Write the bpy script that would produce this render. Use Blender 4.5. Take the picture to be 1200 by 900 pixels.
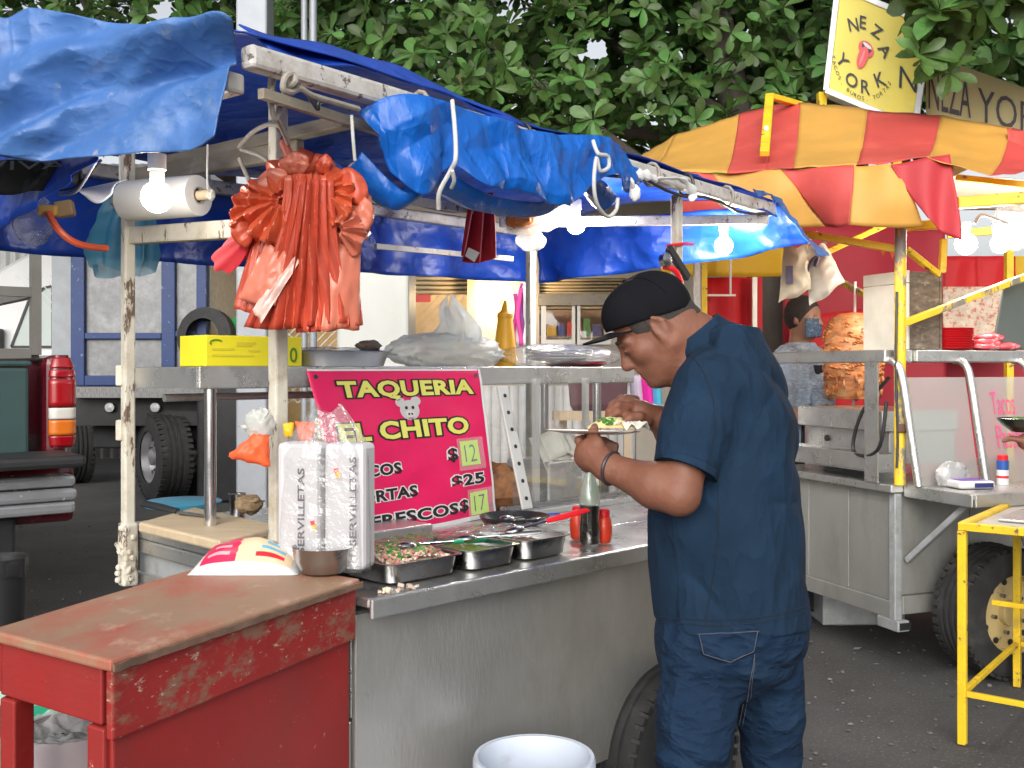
import bpy, bmesh, math, random
import numpy as np
from mathutils import Vector, Matrix, noise
from mathutils.bvhtree import BVHTree
R = math.radians
random.seed(7)
for o in list(bpy.data.objects): bpy.data.objects.remove(o)
SC = bpy.context.scene
COL = SC.collection
# ------------------------------------------------------------------ camera, sky, sun, exposure
F = 1200.0; HV = 432.0; EYE = 1.40           # focal length and horizon row of the photograph, eye height
cam = bpy.data.cameras.new('camera'); camo = bpy.data.objects.new('camera', cam); COL.objects.link(camo)
cam.sensor_width = 36; cam.lens = 36.0; cam.shift_y = -(450 - HV) / 1200
cam.clip_start = 0.05; cam.clip_end = 600
camo.location = (0, 0, EYE); camo.rotation_euler = (R(90), 0, 0)
SC.camera = camo
SUN_EL, SUN_AZ = 27.0, 188.0                  # soft light from behind the camera, a little to the left
W = bpy.data.worlds.new('World'); SC.world = W; W.use_nodes = True
nt = W.node_tree; nt.nodes.clear()
sky = nt.nodes.new('ShaderNodeTexSky'); sky.sky_type = 'NISHITA'; sky.sun_disc = False
sky.sun_elevation = R(SUN_EL); sky.sun_rotation = R(SUN_AZ); sky.dust_density = 4.0; sky.air_density = 1.0; sky.ozone_density = 1.0
hs = nt.nodes.new('ShaderNodeHueSaturation'); hs.inputs['Saturation'].default_value = 0.22; hs.inputs['Value'].default_value = 1.0
bg = nt.nodes.new('ShaderNodeBackground'); bg.inputs['Strength'].default_value = 0.15
wo = nt.nodes.new('ShaderNodeOutputWorld')
nt.links.new(sky.outputs[0], hs.inputs['Color']); nt.links.new(hs.outputs[0], bg.inputs['Color']); nt.links.new(bg.outputs[0], wo.inputs['Surface'])
sl = bpy.data.lights.new('sun', 'SUN'); sl.energy = 1.35; sl.angle = R(75); sl.color = (1.0, 0.96, 0.9)
so = bpy.data.objects.new('sun', sl); COL.objects.link(so)
_az = R(SUN_AZ); _el = R(SUN_EL)
sdir = Vector((math.sin(_az) * math.cos(_el), math.cos(_az) * math.cos(_el), math.sin(_el)))
so.rotation_euler = sdir.to_track_quat('Z', 'Y').to_euler(); so.location = sdir * 20
SC.view_settings.view_transform = 'Standard'; SC.view_settings.look = 'None'
SC.view_settings.exposure = 0.35; SC.view_settings.gamma = 1.0
try: SC.view_settings.use_curve_mapping = False
except Exception: pass
SC.cycles.use_denoising = True
SC.cycles.max_bounces = 8; SC.cycles.transparent_max_bounces = 24
SC.cycles.sample_clamp_indirect = 6.0; SC.cycles.caustics_reflective = False; SC.cycles.caustics_refractive = False

# ------------------------------------------------------------------ places: the street cart's own axes
V = Vector
P0 = V((-0.304, 2.222, 0)); E1 = V((math.sin(R(45)), math.cos(R(45)), 0)); E2 = V((-E1.y, E1.x, 0)); UP = V((0, 0, 1))
def C1(s, t, z): return P0 + E1 * s + E2 * t + UP * z
Q0 = V((1.76, 4.7, 0)); G1 = V((math.sin(R(70)), math.cos(R(70)), 0)); G2 = V((-G1.y, G1.x, 0))
def C2(s, t, z): return Q0 + G1 * s + G2 * t + UP * z
def ray(u, v): return V(((u - 600) / F, 1.0, -(v - HV) / F))
EYEP = V((0, 0, EYE))
def pix(u, v, d): return EYEP + ray(u, v) * d
def hit(u, v, p, n):
    r = ray(u, v); return EYEP + r * ((p - EYEP).dot(n) / r.dot(n))
def on_t(u, v, t): return hit(u, v, C1(0, t, 0), E2)
def on_s(u, v, s): return hit(u, v, C1(s, 0, 0), E1)
def on_z(u, v, z): return hit(u, v, V((0, 0, z)), UP)
def st(p):
    q = V(p) - P0; return q.dot(E1), q.dot(E2), p[2]

# ------------------------------------------------------------------ mesh helpers
class MB:
    def __init__(s): s.v = []; s.f = []
    def add(s, vs, fs):
        b = len(s.v); s.v += [V(x) for x in vs]; s.f += [tuple(b + i for i in f) for f in fs]; return s
    def box(s, c, size, ax=(V((1,0,0)), V((0,1,0)), V((0,0,1)))):
        c = V(c); h = [a * (k / 2) for a, k in zip(ax, size)]
        vs = [c + h[0]*i + h[1]*j + h[2]*k for k in (-1,1) for j in (-1,1) for i in (-1,1)]
        return s.add(vs, [(0,2,3,1),(4,5,7,6),(0,1,5,4),(2,6,7,3),(0,4,6,2),(1,3,7,5)])
    def cbox(s, s0, s1, t0, t1, z0, z1, fr=None):      # box in cart axes
        fr = fr or C1
        c = fr((s0+s1)/2, (t0+t1)/2, (z0+z1)/2); a = (fr(1,0,0)-fr(0,0,0)); b = (fr(0,1,0)-fr(0,0,0))
        return s.box(c, (s1-s0, t1-t0, z1-z0), (a, b, UP))
    def bar(s, p, q, w, h=None, up=UP):
        p, q = V(p), V(q); h = h or w; d = (q - p); L = d.length; d = d / L
        x = d.cross(up)
        if x.length < 1e-4: x = d.cross(V((1,0,0)))
        x.normalize(); y = x.cross(d)
        return s.box((p + q) / 2, (w, L, h), (x, d, y))
    def tube(s, pts, r, n=8, cap=True, closed=False, flat=1.0):
        pts = [V(p) for p in pts]; m = len(pts); rr = r if isinstance(r, (list, tuple)) else [r]*m
        b = len(s.v); prev = None
        for i, p in enumerate(pts):
            a = pts[i-1] if (i > 0 or closed) else p; c = pts[(i+1) % m] if (i < m-1 or closed) else p
            d = (c - a); d = d.normalized() if d.length > 1e-9 else V((0,0,1))
            if prev is None:
                x = d.orthogonal().normalized()
            else:
                x = prev - d * prev.dot(d); x = x.normalized() if x.length > 1e-6 else d.orthogonal().normalized()
            prev = x; y = d.cross(x)
            for k in range(n):
                a_ = 2*math.pi*k/n; s.v.append(p + (x*math.cos(a_) + y*math.sin(a_)*flat) * rr[i])
        for i in range(m if closed else m-1):
            i2 = (i+1) % m
            for k in range(n):
                k2 = (k+1) % n; s.f.append((b+i*n+k, b+i*n+k2, b+i2*n+k2, b+i2*n+k))
        if cap and not closed:
            s.f.append(tuple(b+k for k in reversed(range(n)))); s.f.append(tuple(b+(m-1)*n+k for k in range(n)))
        return s
    def lathe(s, prof, o, axis=UP, n=24, x=None, sx=1.0, cap0=True, cap1=True, arc=1.0, wob=None):
        o = V(o); axis = V(axis).normalized(); x = V(x).normalized() if x is not None else axis.orthogonal().normalized()
        y = axis.cross(x); b = len(s.v); m = len(prof)
        for j, (r, z) in enumerate(prof):
            for k in range(n):
                a = 2*math.pi*k/n; q = r * (wob(a, j) if wob else 1)
                s.v.append(o + axis*z + x*math.cos(a)*q*sx + y*math.sin(a)*q)
        for j in range(m-1):
            for k in range(n):
                k2 = (k+1) % n; s.f.append((b+j*n+k, b+j*n+k2, b+(j+1)*n+k2, b+(j+1)*n+k))
        if cap0 and prof[0][0] > 1e-5: s.f.append(tuple(b+k for k in reversed(range(n))))
        if cap1 and prof[-1][0] > 1e-5: s.f.append(tuple(b+(m-1)*n+k for k in range(n)))
        return s
    def grid(s, fn, nu, nv, wrap=False):
        b = len(s.v)
        for j in range(nv+1):
            for i in range(nu + (0 if wrap else 1)): s.v.append(V(fn(i/nu, j/nv)))
        w = nu if wrap else nu+1
        for j in range(nv):
            for i in range(nu):
                i2 = (i+1) % w if wrap else i+1
                s.f.append((b+j*w+i, b+j*w+i2, b+(j+1)*w+i2, b+(j+1)*w+i))
        return s
    def prism(s, pts, off):                    # closed outline pushed along off
        b = len(s.v); n = len(pts); off = V(off)
        s.v += [V(p) for p in pts] + [V(p)+off for p in pts]
        s.f.append(tuple(b+i for i in reversed(range(n)))); s.f.append(tuple(b+n+i for i in range(n)))
        for i in range(n): s.f.append((b+i, b+(i+1) % n, b+n+(i+1) % n, b+n+i))
        return s
    def blob(s, c, rad, n=20, m=12, fn=None, ax=None):
        c = V(c); ax = ax or (V((1,0,0)), V((0,1,0)), UP)
        def f(u, v):
            a = 2*math.pi*u; p = math.pi*(v*0.998+0.001); d = V((math.sin(p)*math.cos(a), math.sin(p)*math.sin(a), -math.cos(p)))
            k = fn(d) if fn else 1.0
            return c + ax[0]*d.x*rad[0]*k + ax[1]*d.y*rad[1]*k + ax[2]*d.z*rad[2]*k
        return s.grid(f, n, m, True)

def mesh_of(mb, off=V((0,0,0)), smooth=False, sharp=35):
    me = bpy.data.meshes.new('mesh'); me.from_pydata([tuple(v - off) for v in mb.v], [], mb.f)
    if smooth:
        me.polygons.foreach_set('use_smooth', [True]*len(me.polygons))
        try: me.set_sharp_from_angle(angle=R(sharp))
        except Exception: pass
    me.update(); return me
def tag(o, label=None, cat=None, group=None, kind=None):
    if label: o['label'] = label
    if cat: o['category'] = cat
    if group: o['group'] = group
    if kind: o['kind'] = kind
    return o
def thing(name, label, cat, loc, group=None):
    o = bpy.data.objects.new(name, None); COL.objects.link(o); o.location = V(loc); o.empty_display_size = 0.1
    o['_o'] = list(V(loc)); return tag(o, label, cat, group)
def root_off(p):
    while p.parent: p = p.parent
    return V(p['_o'])
def link(name, me, m, parent=None, off=None, bevel=0, solid=0, sub=0, bseg=2):
    o = bpy.data.objects.new(name, me); COL.objects.link(o)
    if m is not None: me.materials.append(m)
    if parent is not None: o.parent = parent
    elif off is not None: o.location = off; o['_o'] = list(off)
    if solid:
        k = o.modifiers.new('solid', 'SOLIDIFY'); k.thickness = solid; k.offset = 0
    if bevel:
        k = o.modifiers.new('bevel', 'BEVEL'); k.width = bevel; k.segments = bseg; k.limit_method = 'ANGLE'; k.angle_limit = R(40)
    if sub:
        k = o.modifiers.new('sub', 'SUBSURF'); k.levels = sub; k.render_levels = sub
    return o
def part(mb, name, m, parent, smooth=False, bevel=0, solid=0, sub=0, label=None, kind=None, sharp=35):
    off = root_off(parent); o = link(name, mesh_of(mb, off, smooth, sharp), m, parent, None, bevel, solid, sub)
    return tag(o, label, None, None, kind)
def solo(mb, name, m, label=None, cat=None, group=None, kind=None, smooth=False, bevel=0, solid=0, sub=0, sharp=35):
    xs = [v.x for v in mb.v]; ys = [v.y for v in mb.v]; zs = [v.z for v in mb.v]
    off = V(((min(xs)+max(xs))/2, (min(ys)+max(ys))/2, min(zs)))
    o = link(name, mesh_of(mb, off, smooth, sharp), m, None, off, bevel, solid, sub)
    return tag(o, label, cat, group, kind)
def nz(p, sc=1.0, seed=0.0): return noise.noise(V((p[0]*sc+seed, p[1]*sc-seed*1.7, p[2]*sc+seed*0.6)))
def ridge(p, sc=1.0, seed=0.0): return 1 - abs(nz(p, sc, seed))*2
def lerp(a, b, k): return a + (b - a) * k
def pl(pts, k):                                # point along a polyline by parameter
    k = max(0, min(1, k)) * (len(pts)-1); i = min(int(k), len(pts)-2); return lerp(V(pts[i]), V(pts[i+1]), k - i)
def catmull(pts, k):
    n = len(pts); k = max(0, min(1, k)) * (n-1); i = min(int(k), n-2); f = k - i
    p0, p1, p2, p3 = (V(pts[max(0, min(n-1, i+j))]) for j in (-1, 0, 1, 2))
    return 0.5*((2*p1) + (p2-p0)*f + (2*p0-5*p1+4*p2-p3)*f*f + (3*p1-p0-3*p2+p3)*f**3)
def curve(pts, n=16): return [catmull(pts, i/n) for i in range(n+1)]

# ------------------------------------------------------------------ materials
MATS = {}
def mat(name, col, rough=0.5, metal=0.0, var=0.12, scale=6.0, stretch=(1,1,1), bump=0.0, bscale=40.0, bstretch=(1,1,1), wear=None,
        wear2=None, trans=0.0, emis=None, spec=0.5, coat=0.0, clear=0.0, col2=None, island=0.0, sss=0.0, rvar=0.08, sheen=0.0, bdist=0.01, tl=0.0, objrand=False, fold=None, ridged=False):
    if name in MATS: return MATS[name]
    m = bpy.data.materials.new(name); m.use_nodes = True; n = m.node_tree.nodes; l = m.node_tree.links; n.clear()
    out = n.new('ShaderNodeOutputMaterial'); b = n.new('ShaderNodeBsdfPrincipled'); tc = n.new('ShaderNodeTexCoord')
    def nse(sc, stt, det=5, ro=0.6):
        mp = n.new('ShaderNodeMapping'); mp.inputs['Scale'].default_value = stt; l.new(tc.outputs['Object'], mp.inputs['Vector'])
        x = n.new('ShaderNodeTexNoise'); x.inputs['Scale'].default_value = sc; x.inputs['Detail'].default_value = det; x.inputs['Roughness'].default_value = ro
        l.new(mp.outputs[0], x.inputs['Vector']); return x
    def ramp(src, a, bb, ca, cb, interp='LINEAR'):
        r = n.new('ShaderNodeValToRGB'); r.color_ramp.interpolation = interp
        r.color_ramp.elements[0].position = a; r.color_ramp.elements[0].color = ca; r.color_ramp.elements[1].position = bb; r.color_ramp.elements[1].color = cb
        l.new(src, r.inputs['Fac']); return r
    c = V(col)
    if col2 is None: ca = tuple(max(0, x*(1-var)) for x in col); cb = tuple(min(1, x*(1+var)) for x in col)
    else: ca, cb = col, col2
    x = nse(scale, stretch); r = ramp(x.outputs['Fac'], 0.3, 0.7, (*ca, 1), (*cb, 1)); colsock = r.outputs['Color']
    for w in (wear, wear2):
        if w:      # (colour, low, high, scale[, stretch])
            x2 = nse(w[3], w[4] if len(w) > 4 else (1,1,1), 8, 0.7); r2 = ramp(x2.outputs['Fac'], w[1], w[2], (0,0,0,1), (1,1,1,1))
            mx = n.new('ShaderNodeMix'); mx.data_type = 'RGBA'; l.new(r2.outputs['Color'], mx.inputs['Factor']); l.new(colsock, mx.inputs['A'])
            mx.inputs['B'].default_value = (*w[0], 1); colsock = mx.outputs['Result']
    if island or objrand:
        h = n.new('ShaderNodeHueSaturation'); src = n.new('ShaderNodeNewGeometry').outputs['Random Per Island'] if not objrand else n.new('ShaderNodeObjectInfo').outputs['Random']
        k = island or 0.3
        mr = n.new('ShaderNodeMapRange'); mr.inputs['To Min'].default_value = 1-k; mr.inputs['To Max'].default_value = 1+k; l.new(src, mr.inputs['Value'])
        mh = n.new('ShaderNodeMapRange'); mh.inputs['To Min'].default_value = 0.5-0.03*k*2; mh.inputs['To Max'].default_value = 0.5+0.02*k*2
        l.new(src, mh.inputs['Value']); l.new(mh.outputs[0], h.inputs['Hue'])
        l.new(mr.outputs[0], h.inputs['Value']); l.new(colsock, h.inputs['Color']); colsock = h.outputs['Color']
    l.new(colsock, b.inputs['Base Color'])
    rr = n.new('ShaderNodeMapRange'); rr.inputs['To Min'].default_value = max(0.02, rough-rvar); rr.inputs['To Max'].default_value = min(1, rough+rvar)
    l.new(nse(scale*2.3, stretch).outputs['Fac'], rr.inputs['Value']); l.new(rr.outputs[0], b.inputs['Roughness'])
    b.inputs['Metallic'].default_value = metal; b.inputs['Specular IOR Level'].default_value = spec
    if coat: b.inputs['Coat Weight'].default_value = coat; b.inputs['Coat Roughness'].default_value = 0.12
    if trans: b.inputs['Transmission Weight'].default_value = trans; b.inputs['IOR'].default_value = 1.45
    if sss: b.inputs['Subsurface Weight'].default_value = sss; b.inputs['Subsurface Radius'].default_value = (0.012, 0.004, 0.002); b.inputs['Subsurface Scale'].default_value = 1.0
    if sheen: b.inputs['Sheen Weight'].default_value = sheen; b.inputs['Sheen Roughness'].default_value = 0.5
    if emis: b.inputs['Emission Color'].default_value = (*emis[0], 1); b.inputs['Emission Strength'].default_value = emis[1]
    nprev = None
    if fold:       # (scale, strength, distance, stretch): sharp creases of pressed cloth or sheet
        fx = nse(fold[0], fold[3], 3, 0.5)
        try: fx.noise_type = 'RIDGED_MULTIFRACTAL'; fx.inputs['Offset'].default_value = 1.0; fx.inputs['Gain'].default_value = 1.5
        except Exception: pass
        f0 = n.new('ShaderNodeBump'); f0.inputs['Strength'].default_value = fold[1]; f0.inputs['Distance'].default_value = fold[2]
        l.new(fx.outputs['Fac'], f0.inputs['Height']); l.new(f0.outputs[0], b.inputs['Normal']); nprev = f0.outputs[0]
    if bump:
        bp = n.new('ShaderNodeBump')
        if nprev is not None: l.new(nprev, bp.inputs['Normal']); bp.inputs['Strength'].default_value = bump; bp.inputs['Distance'].default_value = bdist
        l.new(nse(bscale, bstretch, 6).outputs['Fac'], bp.inputs['Height']); l.new(bp.outputs[0], b.inputs['Normal'])
    last = b.outputs[0]
    if tl:
        t = n.new('ShaderNodeBsdfTranslucent'); l.new(colsock, t.inputs['Color']); mx = n.new('ShaderNodeMixShader'); mx.inputs[0].default_value = tl
        l.new(last, mx.inputs[1]); l.new(t.outputs[0], mx.inputs[2]); last = mx.outputs[0]
    if clear:
        t = n.new('ShaderNodeBsdfTransparent'); mx = n.new('ShaderNodeMixShader'); mx.inputs[0].default_value = clear
        l.new(last, mx.inputs[1]); l.new(t.outputs[0], mx.inputs[2]); last = mx.outputs[0]
    l.new(last, out.inputs['Surface']); MATS[name] = m; return m

STEEL = mat('stainless steel', (0.66,0.66,0.64), 0.30, 0.9, 0.12, 5, (1,1,1), 0.25, 90, (1,1,14), wear=((0.40,0.39,0.36), 0.55, 0.75, 9), wear2=((0.46,0.44,0.40), 0.68, 0.76, 26), rvar=0.14, bdist=0.003)
STEELV = mat('brushed steel panel', (0.60,0.59,0.56), 0.38, 0.78, 0.10, 2, (1,1,0.6), 0.05, 50, (2,2,0.5), wear=((0.44,0.425,0.39), 0.46, 0.75, 2.2, (1,1,0.6)), wear2=((0.36,0.34,0.30), 0.66, 0.72, 22, (1,1,0.6)), rvar=0.14, bdist=0.004)
GALV = mat('galvanized sheet', (0.52,0.54,0.55), 0.5, 0.55, 0.14, 18, bump=0.1, bscale=60, wear=((0.36,0.35,0.33), 0.58, 0.72, 7))
DSTEEL = mat('dark polished steel', (0.42,0.42,0.42), 0.22, 1.0, 0.1, 8, bump=0.04, bscale=60)
CHROME = mat('chrome', (0.75,0.75,0.76), 0.14, 1.0, 0.06, 10)
WPOST = mat('flaking white paint', (0.60,0.57,0.48), 0.6, 0, 0.14, 12, bump=0.6, bscale=60, wear=((0.42,0.36,0.27), 0.50, 0.66, 7), wear2=((0.13,0.085,0.06), 0.565, 0.60, 17, (1,1,0.3)))
WPIPE = mat('scratched white pipe', (0.58,0.56,0.53), 0.45, 0.1, 0.14, 10, bump=0.5, bscale=50, wear=((0.40,0.36,0.32), 0.48, 0.66, 8), wear2=((0.15,0.12,0.10), 0.58, 0.62, 26))
OLDWOOD = mat('weathered grey timber', (0.34,0.30,0.23), 0.8, 0, 0.25, 6, (1,1,6), 0.5, 30, (2,2,20), wear=((0.58,0.54,0.45), 0.55, 0.7, 10))
TARPL = mat('faded blue tarp', (0.060,0.165,0.44), 0.42, 0, 0.18, 3, bump=0.12, bscale=60, wear=((0.22,0.32,0.50), 0.52, 0.80, 6), wear2=((0.30,0.34,0.40),0.62,0.72,18), tl=0.10, bdist=0.004, fold=(5,0.5,0.012,(1,1,1.6)))
TARP = mat('blue tarp', (0.008,0.06,0.42), 0.40, 0, 0.15, 4, bump=0.1, bscale=60, tl=0.14, bdist=0.004, fold=(5,0.5,0.012,(1,1,1)))
TARPB = mat('bright blue tarp', (0.004,0.125,0.55), 0.36, 0, 0.14, 5, bump=0.12, bscale=60, tl=0.12, bdist=0.004, fold=(7,0.5,0.012,(1.6,1,0.8)), wear=((0.03,0.20,0.62),0.55,0.75,12))
BLACKP = mat('black plastic', (0.02,0.02,0.022), 0.45, 0, 0.2, 10)
BLACKT = mat('tyre rubber', (0.028,0.028,0.029), 0.75, 0, 0.25, 14, bump=0.25, bscale=60, wear=((0.07,0.065,0.06), 0.55, 0.8, 9))
WHITEP = mat('white plastic', (0.78,0.78,0.78), 0.4, 0, 0.06, 6)
def film(name, col, op, gl, rough=0.14, bsc=18, bd=0.03, tcol=(1,1,1)):
    m = bpy.data.materials.new(name); m.use_nodes = True; n = m.node_tree.nodes; l = m.node_tree.links; n.clear()
    o = n.new('ShaderNodeOutputMaterial'); tc = n.new('ShaderNodeTexCoord'); ns = n.new('ShaderNodeTexNoise'); ns.inputs['Scale'].default_value = bsc; ns.inputs['Detail'].default_value = 4
    bp = n.new('ShaderNodeBump'); bp.inputs['Strength'].default_value = 0.8; bp.inputs['Distance'].default_value = bd; l.new(tc.outputs['Object'], ns.inputs['Vector']); l.new(ns.outputs['Fac'], bp.inputs['Height'])
    t = n.new('ShaderNodeBsdfTransparent'); t.inputs['Color'].default_value = (*tcol,1); g = n.new('ShaderNodeBsdfGlossy'); g.inputs['Roughness'].default_value = rough; d = n.new('ShaderNodeBsdfTranslucent'); d.inputs['Color'].default_value = (*col,1); d2 = n.new('ShaderNodeBsdfDiffuse'); d2.inputs['Color'].default_value = (*col,1)
    for x in (g, d2): l.new(bp.outputs[0], x.inputs['Normal'])
    a = n.new('ShaderNodeMixShader'); a.inputs[0].default_value = 0.5; l.new(d.outputs[0], a.inputs[1]); l.new(d2.outputs[0], a.inputs[2])
    b = n.new('ShaderNodeMixShader'); b.inputs[0].default_value = op; l.new(t.outputs[0], b.inputs[1]); l.new(a.outputs[0], b.inputs[2])
    fr = n.new('ShaderNodeFresnel'); ge = n.new('ShaderNodeNewGeometry'); io = n.new('ShaderNodeMath'); io.operation = 'MULTIPLY_ADD'; io.inputs[1].default_value = 1/1.5-1.5; io.inputs[2].default_value = 1.5; l.new(ge.outputs['Backfacing'], io.inputs[0]); l.new(io.outputs[0], fr.inputs['IOR']); l.new(bp.outputs[0], fr.inputs['Normal']); mm = n.new('ShaderNodeMath'); mm.operation = 'MULTIPLY_ADD'; mm.inputs[1].default_value = 1.0; mm.inputs[2].default_value = gl; l.new(fr.outputs[0], mm.inputs[0])
    c = n.new('ShaderNodeMixShader'); l.new(mm.outputs[0], c.inputs[0]); l.new(b.outputs[0], c.inputs[1]); l.new(g.outputs[0], c.inputs[2]); l.new(c.outputs[0], o.inputs['Surface']); MATS[name] = m; return m
GLASS = film('shop glass', (0.75,0.82,0.78), 0.03, 0.03, 0.03, 3, 0.001)
FILM = film('clear film', (0.86,0.88,0.88), 0.12, 0.05)
FILMW = film('milky film', (0.86,0.87,0.86), 0.62, 0.05, 0.22, 22, 0.02)
ROPE = mat('dirty rope', (0.32,0.29,0.25), 0.85, 0, 0.2, 40, bump=0.6, bscale=180, bstretch=(1,1,1))
ROPEW = mat('white cord', (0.56,0.56,0.54), 0.8, 0, 0.1, 40)
BLACKM = mat('black paint', (0.025,0.025,0.027), 0.4, 0.2, 0.2, 9)
YELP = mat('yellow paint', (0.80,0.53,0.02), 0.45, 0, 0.12, 8, wear=((0.55,0.36,0.05), 0.52, 0.7, 9), wear2=((0.14,0.10,0.06), 0.60, 0.635, 20), bump=0.3, bscale=60)
YELPW = mat('worn yellow paint', (0.80,0.55,0.03), 0.5, 0, 0.1, 8, wear=((0.22,0.20,0.18), 0.50, 0.56, 9, (1,1,0.5)), bump=0.25, bscale=60)
def emit(name, col, k):
    return mat(name, (0.9,0.9,0.9), 0.4, emis=(col, k), var=0)

# ------------------------------------------------------------------ lettering
_dg = None
def text_mesh(txt, size=1.0, bold=0.0, ext=0.0, shear=0.0, spacing=1.0):
    cu = bpy.data.curves.new('t', 'FONT'); cu.body = txt; cu.size = size; cu.offset = bold; cu.extrude = ext; cu.shear = shear; cu.space_character = spacing
    cu.resolution_u = 3; cu.align_x = 'LEFT'
    o = bpy.data.objects.new('t', cu); COL.objects.link(o)
    dg = bpy.context.evaluated_depsgraph_get(); dg.update()
    me = bpy.data.meshes.new_from_object(o.evaluated_get(dg)); bpy.data.objects.remove(o); bpy.data.curves.remove(cu)
    vs = [v.co.copy() for v in me.vertices]; fs = [tuple(p.vertices) for p in me.polygons]; bpy.data.meshes.remove(me)
    return vs, fs
def text_fit(txt, a0, a1, b0, b1, mapf, bold=0.0, lift=0.002, grow=0.0):
    """lettering stretched over a rectangle of the surface (a to the right, b downwards) and laid on it by mapf"""
    vs, fs = text_mesh(txt, 1.0, 0.0); x0 = min(v.x for v in vs); x1 = max(v.x for v in vs); y0 = min(v.y for v in vs); y1 = max(v.y for v in vs)
    if bold or grow: vs, fs = text_mesh(txt, 1.0, bold + grow, spacing=1.0 + bold*1.2)
    if bold:
        v2, _ = text_mesh(txt, 1.0, bold, spacing=1.0 + bold*1.2)
        x0 = min(v.x for v in v2); x1 = max(v.x for v in v2); y0 = min(v.y for v in v2); y1 = max(v.y for v in v2)
    mb = MB(); mb.add([mapf(lerp(a0, a1, (v.x-x0)/(x1-x0)), lerp(b1, b0, (v.y-y0)/(y1-y0)), lift) for v in vs], fs); return mb
# ================================================================== the setting
ASPH = mat('asphalt', (0.066,0.065,0.064), 0.85, 0, 0.35, 1.2, bump=0.9, bscale=80, wear=((0.19,0.18,0.165), 0.57, 0.63, 80), wear2=((0.036,0.036,0.036), 0.50, 0.75, 0.8), bdist=0.012)
def gz(x, y): return 0.0
mb = MB(); mb.grid(lambda u, v: V((-150 + 300*u, -20 + 300*v, -0.004)), 24, 24)
solo(mb, 'ground', ASPH, kind='structure')
mb = MB(); rnd = random.Random(3)                 # pebbles and litter nobody could count
for i in range(2600):
    d = rnd.uniform(2.2, 9.5); u = rnd.uniform(-0.55, 0.62); x = u*d; y = d; r = rnd.uniform(0.003, 0.009)
    mb.blob((x, y, r*0.2), (r*rnd.uniform(0.7,1.6), r, r*0.6), 6, 4, ax=(V((math.cos(i),math.sin(i),0)), V((-math.sin(i),math.cos(i),0)), UP))
solo(mb, 'gravel', mat('pebbles', (0.12,0.115,0.105), 0.9, 0, 0.3, 30, island=0.5), 'loose grit and pebbles strewn over the asphalt', 'gravel', kind='stuff')
LITTER = mat('paper litter', (0.26,0.25,0.23), 0.8, island=0.25)
mb = MB()
for i in range(26):
    d = rnd.uniform(2.4, 7.0); u = rnd.uniform(0.22, 0.52); a = rnd.uniform(0, 6.3); w = rnd.uniform(0.006, 0.018); c = V((u*d, d, 0.006))
    x = V((math.cos(a), math.sin(a), rnd.uniform(-0.2,0.2)))*w; y = V((-math.sin(a), math.cos(a), 0.15))*w*rnd.uniform(0.4,1)
    mb.add([c-x-y, c+x-y, c+x+y*0.6, c-x+y], [(0,1,2,3)])
solo(mb, 'paper_scraps', LITTER, 'small pale paper scraps and crumbs on the asphalt', 'litter', kind='stuff', solid=0.001)

# ---- far walls and the shop behind the carts
CREAM = mat('cream plaster', (0.60,0.54,0.46), 0.8, 0, 0.06, 3, bump=0.1, bscale=30)
SHUT = mat('shutter slats', (0.66,0.52,0.32), 0.55, 0.1, 0.08, 6)
DARKIN = mat('dim interior', (0.10,0.07,0.05), 0.8)
ALU = mat('pale aluminium', (0.62,0.60,0.56), 0.4, 0.4, 0.05, 6)
def bgp(u, v, y=11.0): return pix(u, v, y)
shop = thing('shop_building', 'cream shop front with roller shutters and lit windows behind the taco cart', 'building', (0, 11.2, 0))
YB = 11.2
def wx(u, y=YB): return (u-600)/F*y
def wz(v, y=YB): return EYE - (v-HV)/F*y
def wallbox(u0, u1, v0, v1, y0=YB, th=0.25):
    m = MB(); m.box(((wx(u0)+wx(u1))/2, y0+th/2, (wz(v0)+wz(v1))/2), (abs(wx(u1)-wx(u0)), th, abs(wz(v0)-wz(v1)))); return m
zt = -6
part(wallbox(557, 632, 200, 585.8), 'wall', CREAM, shop)
part(wallbox(395, 478, 200, 585.8), 'wall', CREAM, shop)
part(wallbox(478, 557, 200, 317), 'wall', CREAM, shop)
part(wallbox(632, 735, 200, 326), 'wall', CREAM, shop)
part(wallbox(735, 1000, 200, 585.8), 'wall', CREAM, shop)
part(wallbox(632, 735, 470, 585.8), 'wall', CREAM, shop)
part(wallbox(630, 737, 345, 358, YB-0.05, 0.28), 'lintel', mat('grey stone', (0.42,0.38,0.33), 0.85, bump=0.3, bscale=25, wear=((0.2,0.18,0.16),0.58,0.64,30)), shop)
def shutter(u0, u1, v0, v1, rows, curl=0.035):
    for k in range(rows):
        m = MB(); z1 = lerp(wz(v0), wz(v1), k/rows); z0 = lerp(wz(v0), wz(v1), (k+0.94)/rows); x0, x1 = wx(u0), wx(u1)
        m.grid(lambda u, v: V((lerp(x0, x1, u), YB+0.06-math.sin(v*math.pi)*curl, lerp(z0, z1, v))), 1, 4)
        part(m, 'slat', SHUT, shop, smooth=True, solid=0.004)
shutter(479, 548, 318, 345, 5); shutter(632, 735, 326, 345, 5)
part(wallbox(548, 557, 317, 585.8, YB-0.08, 0.3), 'pillar', mat('tan pillar', (0.55,0.42,0.25), 0.7), shop)
m = MB(); m.box((wx(517), YB+1.4, 1.5), (1.2, 0.05, 3.2)); part(m, 'back_wall', mat('warm back wall', (0.62,0.48,0.30), 0.8), shop)
m = MB(); m.box((wx(683), YB+1.6, 1.5), (1.5, 0.05, 3.2)); part(m, 'back_wall', mat('shop back wall', (0.42,0.30,0.24), 0.8), shop)
m = MB(); m.box((wx(600), YB+0.9, 3.1), (4.5, 1.6, 0.05)); part(m, 'ceiling', CREAM, shop)
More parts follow.
